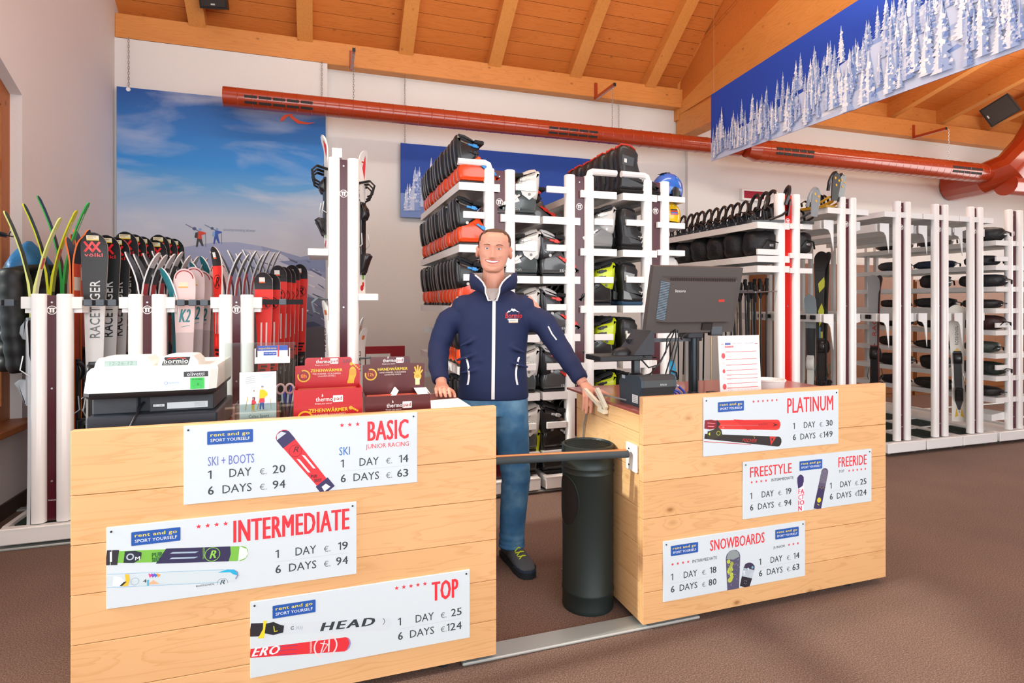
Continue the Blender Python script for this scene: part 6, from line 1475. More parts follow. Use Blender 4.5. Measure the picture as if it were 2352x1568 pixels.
# big mountain poster
def poster_mat():
    m = bpy.data.materials.new('poster_sky'); m.use_nodes = True; nt = m.node_tree; b = nt.nodes['Principled BSDF']; L = nt.links.new
    tc = nt.nodes.new('ShaderNodeTexCoord'); sp = nt.nodes.new('ShaderNodeSeparateXYZ'); L(tc.outputs['Object'], sp.inputs[0])
    mr = nt.nodes.new('ShaderNodeMapRange'); mr.inputs[1].default_value = 1.05; mr.inputs[2].default_value = 2.6; L(sp.outputs['Z'], mr.inputs[0])
    mp = nt.nodes.new('ShaderNodeMapping'); mp.inputs['Scale'].default_value = (.8, 1, 2.6); mp.inputs['Rotation'].default_value = (0, R(-8), 0); mp.inputs['Location'].default_value = (.35, 0, .6); L(tc.outputs['Object'], mp.inputs['Vector'])
    n = nt.nodes.new('ShaderNodeTexNoise'); n.inputs['Scale'].default_value = 1.15; n.inputs['Detail'].default_value = 6; n.inputs['Distortion'].default_value = .4; L(mp.outputs[0], n.inputs['Vector'])
    r = ramp(nt, [(0.0, '#c3cad8'), (.2, '#b9c8de'), (.40, '#66a8dd'), (.55, '#2f8fdd'), (.78, '#2a78c6'), (1.0, '#1c57a4')]); L(mr.outputs[0], r.inputs[0])
    cr = ramp(nt, [(.47, (0, 0, 0, 1)), (.66, (1, 1, 1, 1))]); L(n.outputs['Fac'], cr.inputs[0])
    fd = nt.nodes.new('ShaderNodeMapRange'); fd.inputs[1].default_value = 2.1; fd.inputs[2].default_value = 1.0; fd.inputs[3].default_value = .45; fd.inputs[4].default_value = .95; L(sp.outputs['Z'], fd.inputs[0])
    mu = nt.nodes.new('ShaderNodeMath'); mu.operation = 'MULTIPLY'; L(cr.outputs[0], mu.inputs[0]); L(fd.outputs[0], mu.inputs[1])
    mx = nt.nodes.new('ShaderNodeMixRGB'); L(mu.outputs[0], mx.inputs[0]); L(r.outputs[0], mx.inputs[1]); mx.inputs[2].default_value = hx('#cfd6e2')
    L(mx.outputs[0], b.inputs['Base Color']); b.inputs['Roughness'].default_value = .6; MATS['poster_sky'] = m
poster_mat()
YP = 6.70
pl0, pr0 = at(268, 198, Y=YP), at(748, 245, Y=YP); PZ0 = .92; PZ1 = pl0.z
t = thing('mountain_poster', 'large blue sky poster with two hiking skiers on the back wall', 'poster', (pl0.x, YP, PZ0))
PW = pr0.x - pl0.x
MB().box(0, PW, 0, .012, 0, PZ1 - PZ0).build('sheet', 'poster_sky', t, smooth=False)
def pp(px, py): q = at(px, py, Y=YP); return (q.x - pl0.x, q.z - PZ0)
c = Canvas(.0006); rnd = random.Random(3)
# drifting clouds
def soft(pts, col, lay): c.poly([pp(*p) for p in pts], col, lay)
# snow slopes; the grey-brown patch at lower right is painted shade
ridge = [(268, 640), (330, 600), (390, 572), (430, 566), (452, 562), (500, 556), (545, 556), (600, 565), (640, 575), (690, 590), (748, 580)]
low = [(748, 840), (268, 860)]
c.poly([pp(*p) for p in ridge + low], '#8e9bc0', 1)
for a, b, cc, ly in ((ridge[2:8], [(620, 620), (480, 610), (380, 620)], '#9fabcf', 2), ([(560, 572), (640, 580), (748, 640)], [(748, 700), (650, 640)], '#c3c9dc', 2), ([(640, 600), (700, 596), (748, 590)], [(748, 625), (690, 620)], '#7f8fb8', 3), ([(600, 660), (748, 690)], [(748, 760), (660, 730)], '#6c7390', 2), ([(600, 740), (748, 750)], [(748, 840), (600, 840)], '#5f5c66', 3)):
    c.poly([pp(*p) for p in a + b], cc, ly)
for k in range(70):
    x, y = rnd.uniform(560, 745), rnd.uniform(590, 745); l = rnd.uniform(8, 34); s = rnd.uniform(.25, .5)
    if y < 575 + (x - 560) * .12: continue
    cc = rnd.choice(('#6a7698', '#565f80', '#dfe2ea', '#4f5772', '#b4bbd0'))
    c.poly([pp(x, y), pp(min(747, x + l), y + l * s), pp(min(747, x + l * .9), y + l * s + rnd.uniform(2, 4)), pp(x, y + 2)], cc, 4)
c.poly([pp(690, 742), pp(720, 738), pp(740, 748), pp(700, 752)], '#3f4a6a', 4)
# walkers
def walker(px, py, body, trousers, pack, s=1.0):
    Q = lambda x, y: pp(px + x * s, py + y * s)
    c.poly([Q(-7, 0), Q(-3, 0), Q(0, -14), Q(7, -2), Q(11, -2), Q(6, -20), Q(-4, -20)], trousers, 6)
    c.poly([Q(-4, -19), Q(7, -18), Q(6, -27), Q(16, -30), Q(16, -33), Q(5, -36), Q(-2, -36)], body, 7); c.poly([Q(-10, -22), Q(-3, -20), Q(-2, -34), Q(-8, -33)], pack, 8); c.disc(*Q(3, -40), .014 * s, body if s > 1 else '#7fa6d6', 8, n=9)
    c.line([Q(15, -31), Q(16, 0)], .004, '#55607a', 6); c.line([Q(-30, -52), Q(6, -33)], .006, '#5c6478', 6); c.disc(*Q(-10, -42), .018 * s, '#4a5a86', 7, n=8)
walker(457, 567, '#d3402c', '#33333b', '#2c2f36', 1.0); walker(496, 560, '#2f57b8', '#2a4fb0', '#7fb0dc', .85)
c.text('uncompromising skiwear', *pp(513, 532), *pp(587, 526), '#8d98b0', lay=6)
c.poly([pp(*p) for p in ((645, 272), (652, 265), (663, 262), (676, 262), (660, 268), (650, 278), (645, 279))], '#e5512a', 6)
c.poly([pp(*p) for p in ((662, 262), (668, 262), (676, 270), (690, 278), (706, 282), (726, 281), (706, 286), (684, 284), (668, 272))], '#e5512a', 6); c.poly([pp(*p) for p in ((676, 262), (700, 260), (714, 266), (700, 264))], '#e5512a', 6)
c.build('picture', t, (0, 0, 0), world=False, m='print')
chain(pl0.x + .10, YP + .01, PZ1, 4.06, 'left thin chain holding the mountain poster'); chain(pr0.x - .04, YP + .01, PZ1, 4.06, 'right thin chain holding the mountain poster')
MB().cyl((.10, -.001, PZ1 - PZ0 - .02), (.10, -.004, PZ1 - PZ0 - .02), .02, n=14).build('eyelet', 'white_plastic', t)

# snow-covered conifers printed on posters
def conifer(c, x, y0, h, rnd, lay, tone=0):
    """snow-laden fir: sunny left half, bluish right half, clumps of snow"""
    w = h * rnd.uniform(.30, .42); n = 11
    cols = (('#e3e9f6', '#f4f6fc', '#9db3de', '#6f8cc8'), ('#b6c4e4', '#d3dcf0', '#7f9ad0', '#5674b8'))[tone]
    Lp, Rp = [], []
    for k in range(n):
        t = (k + .4) / n; ww = w / 2 * (t ** .9) * rnd.uniform(.75, 1.12) + .006 * h; yy = y0 + h * (1 - t)
        Lp += [(x - ww * .5, yy + h / n * .2), (x - ww, yy - h / n * rnd.uniform(.45, .85))]; Rp += [(x + ww * .5, yy + h / n * .2), (x + ww, yy - h / n * rnd.uniform(.45, .85))]
    lim = lambda P: [(p, max(q, y0)) for p, q in P]
    c.poly([(x, y0 + h)] + [(x, y0)] + lim(Lp)[::-1], cols[0], lay); c.poly([(x, y0 + h)] + lim(Rp) + [(x, y0)], cols[2], lay)
    for k in range(12):
        t = rnd.uniform(.2, .97); ww = w / 2 * t * .75; xx = x + rnd.uniform(-ww, ww); yy = y0 + h * (1 - t); r = h * rnd.uniform(.022, .045); sd = (xx - x) / max(1e-6, ww)
        c.poly([(xx - r, max(y0, yy - r * .8)), (xx + r * .9, max(y0, yy - r * 1.1)), (xx + r * 1.1, yy + r * .2), (xx, yy + r)], cols[1] if sd < .3 else (cols[0] if rnd.random() < .55 else cols[3]), lay + 1)
# blue poster with trees behind the boot racks
YT = 6.82; a0, a1 = at(920, 328, Y=YT), at(1440, 374.5, Y=YT); z0 = at(920, 498, Y=YT).z; TW, THh = a1.x - a0.x, a0.z - z0
t = thing('winter_forest_poster', 'deep blue poster with snowy firs behind the orange boots', 'poster', (a0.x, YT, z0))
mat('poster_blue', '#1c49a6', 0.6, var=.12, vscale=1.5); MB().box(0, TW, 0, .01, 0, THh).build('sheet', 'poster_blue', t, smooth=False)
c = Canvas(.0006); rnd = random.Random(11)
c.poly([(0, 0), (TW, 0), (TW, .12), (1.2, .16), (.8, .25), (.4, .3), (0, .28)], '#6f8cc8', 1)
for k in range(70):
    x = rnd.uniform(.06, 1.3) if k < 58 else rnd.uniform(1.3, TW - .1); v = .30 * (1 - k / 70); h = rnd.uniform(.20, .42) * (1 - x / 3.0); y = v * (1 - x / 3.4)
    conifer(c, x, y, h, rnd, 2 + k // 7, 1 if k % 3 else 0)
conifer(c, .36, .10, .62, rnd, 8, 0); conifer(c, .16, .08, .48, rnd, 8, 1); conifer(c, .52, .1, .46, rnd, 9, 1); conifer(c, .78, .16, .36, rnd, 8, 1)
c.build('picture', t, (0, 0, 0), world=False, m='print')
chain(a0.x + .05, YT, a0.z, 4.06, 'left thin chain holding the winter forest poster'); chain(a1.x - .12, YT, a0.z, 4.06, 'right thin chain holding the winter forest poster')
# hanging banner in the upper right: a long printed cloth running towards the shop front
BXx = 4.10; Y0b, Y1b = 5.38, 1.6
t = thing('hanging_banner', 'long hanging banner with snow-laden firs under deep blue sky', 'banner', (BXx, Y0b, 2.96))
zt = lambda u: .735 + .072 * u          # top edge rises a little along the cloth
BL = Y0b - Y1b
mat('banner_blue', '#2148b4', 0.75)
MB().add([(0, 0, 0), (0, -BL, 0), (0, -BL, zt(BL)), (0, 0, zt(0)), (.006, 0, 0), (.006, -BL, 0), (.006, -BL, zt(BL)), (.006, 0, zt(0))], [(0, 1, 2, 3), (7, 6, 5, 4), (0, 4, 5, 1), (3, 2, 6, 7), (0, 3, 7, 4), (1, 5, 6, 2)]).build('cloth', 'banner_blue', t, smooth=False)
c = Canvas(.0007); rnd = random.Random(23)
snow = [(0, 0), (BL, 0), (BL, .92), (3.2, .80), (2.6, .62), (2.0, .50), (1.5, .36), (1.0, .28), (.5, .24), (0, .20)]
c.poly(snow, '#c9d5f0', 1)
for k in range(24):
    u = rnd.uniform(0, BL - .5); v = rnd.uniform(.02, .2 + .17 * u); v = min(v, .7); l = rnd.uniform(.1, .4)
    c.poly([(u, v), (u + l, v + .02), (u + l * .7, v + .05), (u + .02, v + .03)], rnd.choice(('#a9bde6', '#dfe7f8', '#8fa8de', '#eef2fb')), 2)
NT = 330
for k in range(NT):
    u = rnd.uniform(.05, BL - .06); top_ = .20 + .165 * u + rnd.uniform(-.03, .03); v = (1 - k / NT) * max(.02, top_ - .02) + rnd.uniform(0, .02); h = rnd.uniform(.10, .26) * (1 + .15 * u)
    if v + h > top_ + .26: h = top_ + .26 - v
    if v + h > zt(u) - .02: h = zt(u) - .02 - v
    if h > .06 and rnd.random() < .88: conifer(c, u, v, h, rnd, 3 + int(k / NT * 14), 0 if rnd.random() < .6 else 1)
for px, py, hh in ((1661, 245, .34), (1750, 229, .33), (1786, 228, .30), (1811, 204, .38), (1860, 190, .3), (1917, 152, .36), (1949, 150, .40), (2000, 113, .50), (2051, 105, .34), (2105, 51, .36), (2135, 36, .42), (2168, 0, .5)):
    q = at(px, py, X=BXx); u = Y0b - q.y; v = q.z - 2.96
    conifer(c, u, max(0, v - hh), v - max(0, v - hh), rnd, 13, 0)
c.build('picture', t, (0, 0, 0), u=(0, -1, 0), v=(0, 0, 1), world=False, m='print_fabric')
for u in (.05, 1.9, 3.5):
    MB().cyl((0, -u, zt(u)), (0, -u, zt(u) + 1.4 + .5 * u), .002, n=6).build('wire', 'steel', t)
# speakers, emergency light, wall fittings
mat('speaker_black', '#121316', 0.5)
def speaker(label, loc, rz, s=1.0):
    t = thing('wall_speaker', label, 'speaker', loc, rz)
    MB().loft([[(x, -.09 * s, z) for x, z in ((-.13 * s, -.16 * s), (.13 * s, -.16 * s), (.13 * s, .16 * s), (-.13 * s, .16 * s))], [(x, .09 * s, z) for x, z in ((-.09 * s, -.14 * s), (.09 * s, -.14 * s), (.09 * s, .14 * s), (-.09 * s, .14 * s))]]).build('cabinet', 'speaker_black', t, smooth=False)
    MB().box(-.115 * s, .115 * s, -.098 * s, -.0905 * s, -.145 * s, .145 * s, .004).build('grille', 'vent_dark', t, smooth=False)
    MB().box(-.02 * s, .02 * s, -.1 * s, -.0985 * s, -.13 * s, -.115 * s).build('brand_plate', 'aluminium', t, smooth=False)
    MB().box(-.02, .02, .085 * s, .22 * s, -.02, .02).build('mount', 'dark_steel', t, smooth=False)
    return t
p = at(494, -10, Y=6.45); o = speaker('black wall speaker at the top left under the ceiling', (p.x, 6.45, p.z + .03), R(0)); o.rotation_euler = (R(18), 0, R(-12))
p = at(2300, 252, Y=5.4); o = speaker('black wall speaker under the right-hand ceiling beams', (p.x, 5.4, p.z), 0, 1.1); o.rotation_euler = (R(35), R(60), R(-40))
p, q = at(1703, 433, Y=6.85), at(1755, 463, Y=6.85)
t = thing('emergency_light', 'white framed emergency light with red panel above the bindings', 'lamp', (p.x, 6.85, q.z))
MB().box(p.x, q.x, 6.83, 6.889, q.z, p.z, .006).build('frame', 'white_plastic', t, smooth=False, world=True)
mat('red_lens', '#a3263e', 0.15, coat=.6); MB().box(p.x + .03, q.x - .02, 6.822, 6.83, q.z + .03, p.z - .03, .003).build('lens', 'red_lens', t, smooth=False, world=True)
p, q = at(836, 796, Y=6.45), at(930, 850, Y=6.45)
t = thing('red_notice_board', 'low red board with framed sheet behind the tall junior ski rack', 'board', (p.x, 6.45, 0))
mat('board_red', '#a81f2c', 0.5); MB().box(p.x, q.x, 6.45, 6.47, .0, p.z, .003).build('panel', 'board_red', t, smooth=False, world=True)
MB().box(p.x + .02, p.x + .28, 6.445, 6.4495, p.z - .5, p.z - .08).build('framed_sheet', 'paper', t, smooth=False, world=True)
MB().box(p.x - .05, q.x + .05, 6.40, 6.55, 0, .03).build('foot', 'dark_steel', t, smooth=False, world=True)
# wooden cabinets seen through the right-hand racks
for k, (x0, x1, z1) in enumerate(((5.9, 8.5, 1.95), (8.55, 11.2, 1.75))):
    t = thing('wooden_cabinet', ('tall', 'lower')[k] + ' brown wooden cabinet at the back wall behind the ski racks', 'cabinet', ((x0 + x1) / 2, 6.6, 0))
    wood('cab_wood%d' % k, '#8f5626', '#6f3f16', '#4d2a0c', axis=2)
    MB().box(x0, x1, 6.4, 6.88, 0, z1, .004).build('carcass', 'cab_wood%d' % k, t, smooth=False, world=True)
    for s in (0, 1):
        d = MB().box(x0 + .01 + s * (x1 - x0) / 2, x0 - .01 + (s + 1) * (x1 - x0) / 2, 6.38, 6.399, .06, z1 - .03, .003).build('door', 'cab_wood%d' % k, t, smooth=False, world=True)
        MB().box((x0 + x1) / 2 + (-.06 if s == 0 else .045), (x0 + x1) / 2 + (-.045 if s == 0 else .06), 6.365, 6.38, z1 / 2, z1 / 2 + .12).build('handle', 'steel', d, smooth=False, world=True)
# jacket on a hook beside the window
JX, JY = XL + .13, 4.58
t = thing('down_jacket', 'black quilted down jacket with blue hood hanging beside the window', 'jacket', (JX, JY, .9))
mat('jacket_black', '#0c0f12', 0.5, bump=.08, bscale=25); mat('jacket_blue', '#17649c', 0.45, bump=.3, bscale=30)
rings = []; n = 26; rnd = random.Random(5)
zs = [.98 + k * (1.66 - .98) / 40 for k in range(41)]
for z in zs:
    u = (z - .98) / .68; puff_ = .018 * abs(math.sin((z - .98) / .085 * math.pi)) ** .6
    ry = .27 * (1 - .15 * u) * (1 if u < .8 else 1 - (u - .8) * 1.9) + puff_; rx = .095 * (1 if u < .85 else 1 - (u - .85) * 1.5) + puff_ * .8
    rings.append([(rx * math.cos(2 * math.pi * k / n), ry * math.sin(2 * math.pi * k / n), z - .9) for k in range(n)])
MB().loft(rings).build('body', 'jacket_black', t, sharp=80)
for s in (-1, 1):
    pts = []; rr = []
    for k in range(25):
        u = k / 24; pts.append((.03 + .05 * u, s * (.24 + .05 * math.sin(u * 2.4)) - .0, .70 - .62 * u)); rr.append(.062 - .012 * u + .012 * abs(math.sin(u * 7 * math.pi)) ** .6)
    MB().tube(pts, rr, 16).build('sleeve', 'jacket_black', t, sharp=80)
hd = []
for i in range(10):
    a = i / 9; z = .70 + .20 * a; r = math.cos(a * 1.45)
    hd.append([(.02 + .115 * r * math.cos(2 * math.pi * k / n) * (1 + .12 * math.sin(3 * a + k)), .20 * r * math.sin(2 * math.pi * k / n) * (1 + .08 * math.cos(5 * a + k)), z) for k in range(n)])
MB().loft(hd).build('hood', 'jacket_blue', t, sharp=80)
rim = [(.02 + .13 * math.cos(a), .215 * math.sin(a), .70 + .03 * math.cos(a)) for a in [2 * math.pi * k / 20 for k in range(21)]]
MB().tube(rim, .022, 8, caps=False).build('collar', 'jacket_black', t, sharp=80)
t = thing('coat_hook', 'small black metal coat hook holding the down jacket', 'hook', (XL, JY, 1.84))
MB().box(0, .008, -.05, .05, -.015, .015).build('plate', 'black_plastic', t, smooth=False)
for y in (-.03, .03): MB().tube([(.008, y, 0), (.05, y, -.01), (.06, y, .02)], .005, 6).build('prong', 'black_plastic', t)

# ------------------------------------------------------------------ the person behind the counters
from mathutils.bvhtree import BVHTree
D0 = 3.12; S0 = (1133 - 1176) / 1330 * D0
PR = Vector((_F[0] * D0 + _R[0] * S0, _F[1] * D0 + _R[1] * S0, 0))
man = thing('person', 'smiling man in navy zip jacket and jeans leaning on both counters', 'person', PR, -TH)
def baked(mb, voxel, smooth_it, fac=.5):
    """union of overlapping closed shapes as one continuous skin"""
    me = bpy.data.meshes.new('u'); me.from_pydata(mb.v, [], mb.f)
    o = bpy.data.objects.new('u', me); COL.objects.link(o)
    r = o.modifiers.new('r', 'REMESH'); r.mode = 'VOXEL'; r.voxel_size = voxel
    s = o.modifiers.new('s', 'SMOOTH'); s.iterations = smooth_it; s.factor = fac
    dg = bpy.context.evaluated_depsgraph_get(); dg.update()
    out = bpy.data.meshes.new_from_object(o.evaluated_get(dg))
    bpy.data.objects.remove(o); bpy.data.meshes.remove(me)
    return out
def put(me, name, m, parent=man):
    me.name = name; me.materials.clear(); me.materials.append(MATS[m]); me.polygons.foreach_set('use_smooth', [True] * len(me.polygons))
    o = bpy.data.objects.new(name, me); COL.objects.link(o); o.parent = parent; KIDS.setdefault(parent.name, []).append(o); return o
def bvh(me): return BVHTree.FromPolygons([v.co.copy() for v in me.vertices], [tuple(p.vertices) for p in me.polygons])
def front(tree, x, z, lift=.002, y0=-1.0):
    h = tree.ray_cast(Vector((x, y0, z)), Vector((0, 1, 0)))
    return Vector((x, (h[0].y if h[0] else -.1) - lift, z))
def skin_mat():
    m = mat('skin', '#dd9f87', 0.5, var=.05, vscale=30); b = m.node_tree.nodes['Principled BSDF']
    b.inputs['Subsurface Weight'].default_value = .12; b.inputs['Subsurface Radius'].default_value = (.012, .004, .002); b.inputs['Subsurface Scale'].default_value = 1.0
skin_mat()
mat('hair_brown', '#66503e', 0.8, bump=.6, bscale=260); mat('navy_fleece', '#1a284f', 0.75, bump=.25, bscale=16, var=.18, vscale=5)
mat('collar_grey', '#b4aca8', 0.8); mat('zip_white', '#eef0f2', 0.5); mat('lip', '#c0605a', 0.45); mat('tooth', '#f4efe6', 0.3); mat('eye_white', '#ece8e6', 0.2); mat('iris', '#5d7f94', 0.2); mat('pupil', '#0c0d0f', 0.1)
def denim():
    m = mat('denim', '#2f5f86', 0.8, bump=.2, bscale=300); nt = m.node_tree; b = nt.nodes['Principled BSDF']; L = nt.links.new
    tc = nt.nodes.new('ShaderNodeTexCoord'); n = nt.nodes.new('ShaderNodeTexNoise'); n.inputs['Scale'].default_value = 6.5; n.inputs['Detail'].default_value = 5; L(tc.outputs['Object'], n.inputs['Vector'])
    r = ramp(nt, [(.3, '#2a557c'), (.5, '#386c97'), (.72, '#6c98b6')]); L(n.outputs['Fac'], r.inputs[0]); L(r.outputs[0], b.inputs['Base Color'])
denim()
# head grid
HZ0, HZ1 = 1.562, 1.795
KEY = [(0, .020, -.070, -.035), (.03, .037, -.083, -.02), (.10, .051, -.092, .01), (.18, .0595, -.092, .045), (.28, .0655, -.0905, .072), (.38, .070, -.090, .088), (.48, .0725, -.088, .096), (.56, .0735, -.086, .100), (.64, .075, -.089, .102), (.72, .0755, -.088, .102), (.80, .0735, -.080, .098), (.87, .066, -.066, .088), (.93, .053, -.046, .070), (.97, .037, -.026, .048), (.99, .021, -.010, .028), (1.0, .005, .004, .012)]
def key(t):
    for (a, b) in zip(KEY, KEY[1:]):
        if t <= b[0] + 1e-9:
            u = (t - a[0]) / (b[0] - a[0]); return [a[i] + (b[i] - a[i]) * u for i in (1, 2, 3)]
    return KEY[-1][1:]
G = lambda x, z, cx, cz, sx, sz: math.exp(-((x - cx) / sx) ** 2 - ((z - cz) / sz) ** 2)
NZ, NA = 84, 72
def head_pt(i, j, off=0.0):
    t = 1 - (1 - i / NZ) ** 1.0; w, f, b = key(t); z = HZ0 + (HZ1 - HZ0) * t
    a = 2 * math.pi * j / NA; cs, sn = math.cos(a), math.sin(a)
    e = .88
    x = 1.10 * w * math.copysign(abs(sn) ** e, sn); cy = (f + b) / 2; ry = (b - f) / 2; y = cy - ry * math.copysign(abs(cs) ** e, cs)
    fr = max(0, cs) ** .5
    d = 0
    d -= .0085 * (G(x, z, -.031, 1.688, .018, .010) + G(x, z, .031, 1.688, .018, .010))         # eye sockets
    d += .0045 * (G(x, z, -.030, 1.706, .022, .006) + G(x, z, .030, 1.706, .022, .006))         # brows
    d += .006 * (G(x, z, -.043, 1.652, .016, .015) + G(x, z, .043, 1.652, .016, .015))          # cheeks lifted by the smile
    d += .007 * G(x, z, 0, 1.572, .018, .012)                                                    # chin
    d += .004 * G(x, z, 0, 1.612, .032, .014)
    d -= .004 * (G(x, z, -.040, 1.628, .006, .016) + G(x, z, .040, 1.628, .006, .016))          # smile folds
    d -= .005 * G(x, z, 0, 1.590, .022, .005)
    d -= .0045 * (G(x, z, -.068, 1.715, .012, .02) + G(x, z, .068, 1.715, .012, .02))
    nose = 0
    if 1.628 < z < 1.705:
        q = (1.700 - z) / .064; q = max(0, min(1, q)); h = .007 + .025 * q ** 1.2
        if z < 1.640: h *= max(0, (z - 1.628) / .012)
        nose = h * math.exp(-(x / (.0085 + .0075 * q * q)) ** 2)
    y -= (d + nose) * fr
    v = Vector((x, y, z))
    if off:
        n = Vector((x, y - .012, (z - 1.69) * .8)).normalized(); v += n * off
    return v
head = MB(); head.loft([[head_pt(i, j) for j in range(NA)] for i in range(NZ + 1)])
HC = Vector((0, .0, 1.60)); HM = Matrix.Translation(HC) @ Matrix.Rotation(R(3.5), 4, 'Y') @ Matrix.Rotation(R(-2), 4, 'Z') @ Matrix.Rotation(R(2), 4, 'X') @ Matrix.Translation(-HC)
head.xf(HM)
body = MB().join(head)
for s in (-1, 1):   # ears
    ear = MB(); pts = []
    ear.ball((0, 0, 0), (.011, .021, .034), 14, 8)
    ear.xf(HM @ Matrix.Translation((s * .085, .010, 1.672)) @ Matrix.Rotation(R(s * -14), 4, 'Y') @ Matrix.Rotation(R(s * 24), 4, 'Z')); body.join(ear)
    rim = [(0, .016 * math.cos(a) + .003, .03 * math.sin(a)) for a in [R(-70 + 30 * k) for k in range(9)]]
    er = MB().tube(rim, .0055, 8).xf(HM @ Matrix.Translation((s * .092, .006, 1.674)) @ Matrix.Rotation(R(s * -14), 4, 'Y') @ Matrix.Rotation(R(s * 30), 4, 'Z')); body.join(er)
body.tube([(0, .025, 1.40), (0, .02, 1.50), (.002, .012, 1.58), (.004, .015, 1.64)], [.075, .063, .057, .055], 20)
body.ball((0, .02, 1.415), (.13, .08, .05), 20, 10)
body.loft([[(.15 * k[1] * math.cos(a), .02 + .095 * k[2] * math.sin(a), k[0]) for a in [2 * math.pi * q / 24 for q in range(24)]] for k in ((.86, 1.0, 1.0), (1.0, 1.0, 1.0), (1.2, 1.05, 1.1), (1.42, 1.1, 1.0))])
ARML = [(-.165, .02, 1.415), (-.245, .03, 1.30), (-.296, .02, 1.165), (-.285, -.09, 1.07), (-.255, -.19, .985)]
ARMR = [(.17, .02, 1.415), (.275, .01, 1.29), (.355, -.03, 1.16), (.415, -.09, 1.07), (.466, -.15, .985)]
for A in (ARML, ARMR): body.tube(A, [.038, .042, .038, .034, .027], 14)
for s in (-1, 1): body.tube([(s * .095, .02, .92), (s * .11, .0, .5), (s * .105, .01, .10)], [.08, .058, .042], 14)
# hands
def finger(pts, r): body.tube(pts, [r * 1.05, r, r * .95, r * .8][:len(pts)] if len(pts) <= 4 else r, 10); body.ball(pts[-1], r * .82, 10, 6)
# his right hand: loosely closed, resting on the left counter
ZC = .9355
body.tube([(-.257, -.185, .99), (-.250, -.225, .978), (-.240, -.272, .972)], [.027, .036, .036], 16, flat=.55)
body.ball((-.240, -.268, .970), (.043, .030, .019), 16, 8)
for k, (x, r, l) in enumerate(((-.274, .0083, .8), (-.253, .0092, .95), (-.231, .0095, 1.0), (-.209, .0092, .95))):
    finger([(x, -.278, .975), (x + .004, -.278 - .030 * l, .982), (x + .008, -.278 - .044 * l, .962), (x + .010, -.276 - .036 * l, ZC + .012)], r)
finger([(-.212, -.235, .970), (-.192, -.262, .962), (-.182, -.288, .952), (-.178, -.302, .946)], .0098)
# his left hand: over the edge of the right counter
body.tube([(.470, -.150, .985), (.482, -.168, .968), (.492, -.188, .952)], [.027, .034, .034], 16, flat=.6)
body.ball((.492, -.190, .952), (.040, .026, .024), 16, 8)
for tip, x0, r in (((.455, -.222, .862), .462, .0083), ((.470, -.232, .852), .480, .0092), ((.492, -.236, .854), .500, .0095)):
    t_ = Vector(tip); b_ = Vector((x0, -.208, .952)); finger([b_, b_ + Vector((-.002, -.022, -.022)), (b_ + t_) / 2 + Vector((0, -.012, -.010)), t_], r)
finger([(.518, -.196, .958), (.545, -.214, .958), (.568, -.226, .948), (.585, -.232, .938)], .0092)
finger([(.485, -.17, .945), (.512, -.160, .935), (.535, -.168, .928)], .0098)
me_body = baked(body, .0026, 3, .5)
o_body = put(me_body, 'body', 'skin'); tb_ = bvh(me_body)
# hair: short cap, receding at the temples
hb = MB(); idx = {}
def hairy(i, j):
    t = i / NZ; a = 2 * math.pi * j / NA; cs = math.cos(a)      # cs=1 front
    if t > .955: return True
    line = .40 if cs < -.3 else .545 if cs < .10 else .70 if cs < .45 else .86 if cs < .72 else .905
    return t > line
for i in range(NZ):
    for j in range(NA):
        if hairy(i, j) and hairy(i + 1, j):
            q = [(i, j), (i, (j + 1) % NA), (i + 1, (j + 1) % NA), (i + 1, j)]
            for k in q:
                if k not in idx: idx[k] = len(hb.v); hb.v.append(tuple(HM @ head_pt(k[0], k[1], .0035 + .0022 * ((k[0] * 7 + k[1] * 13) % 5) / 5)))
            hb.f.append(tuple(idx[k] for k in q)); hb.c.append(None)
hb.build('hair', 'hair_brown', man, sharp=80)
def fpt(x, z, lift): 
    p = HM @ Vector((x, -.1, z)); return front(tb_, p.x, p.z, lift)
for s in (-1, 1):
    c_ = fpt(s * .0315, 1.687, 0) + Vector((0, .0072, 0))
    e = MB().ball(c_, .0122, 18, 12).build('eye', 'eye_white', man)
    for nm, r, dy, m in (('iris', .0062, .0115, 'iris'), ('pupil', .0028, .0121, 'pupil')):
        MB().lathe([(r, 0), (r * .6, .0006), (.0004, .0008)], (0, 0, 0), 14).xf(Matrix.Translation(c_ + Vector((0, -dy, 0))) @ Matrix.Rotation(R(90), 4, 'X')).build(nm, m, e)
    for zz, lift, nm in ((.0066, .0025, 'upper_eyelid'), (-.0062, .0005, 'lower_eyelid')):
        pts = [c_ + Vector((.0158 * u, -.0108 + .0090 * u * u - (.0006 if zz > 0 else 0), zz * (1 - .85 * u * u))) for u in [-1 + k / 5 for k in range(11)]]
        MB().tube(pts, [.0016 + .0012 * (1 - abs(-1 + k / 5)) for k in range(11)], 8).build(nm, 'skin', man)
    br = [fpt(s * (.016 + .034 * u), 1.7045 + .006 * math.sin(u * 2.2) - .003 * u, .0006) for u in [k / 8 for k in range(9)]]
    MB().tube(br, [.0026, .0038, .0042, .0042, .004, .0036, .003, .0024, .0014], 8, flat=.5).build('eyebrow', mat('brow_brown', '#5b3f2e', .8), man)
N = 15; up, lo, th = [], [], []
for k in range(N):
    u = -1 + 2 * k / (N - 1); z = 1.6185 + .0075 * u * u
    up.append(fpt(.0375 * u, z + .0062 * (1 - u * u) ** .6, .0012)); lo.append(fpt(.0375 * u, z - .0080 * (1 - u * u) ** .6, .0012))
tg = MB(); tv = []
for a, b in zip(up, lo): tv.append((a + Vector((0, .0002, 0)), b + Vector((0, .0002, 0))))
tg.add([p for q in tv for p in q], [(2 * k, 2 * k + 1, 2 * k + 3, 2 * k + 2) for k in range(N - 1)]); tg.build('teeth', 'tooth', man)
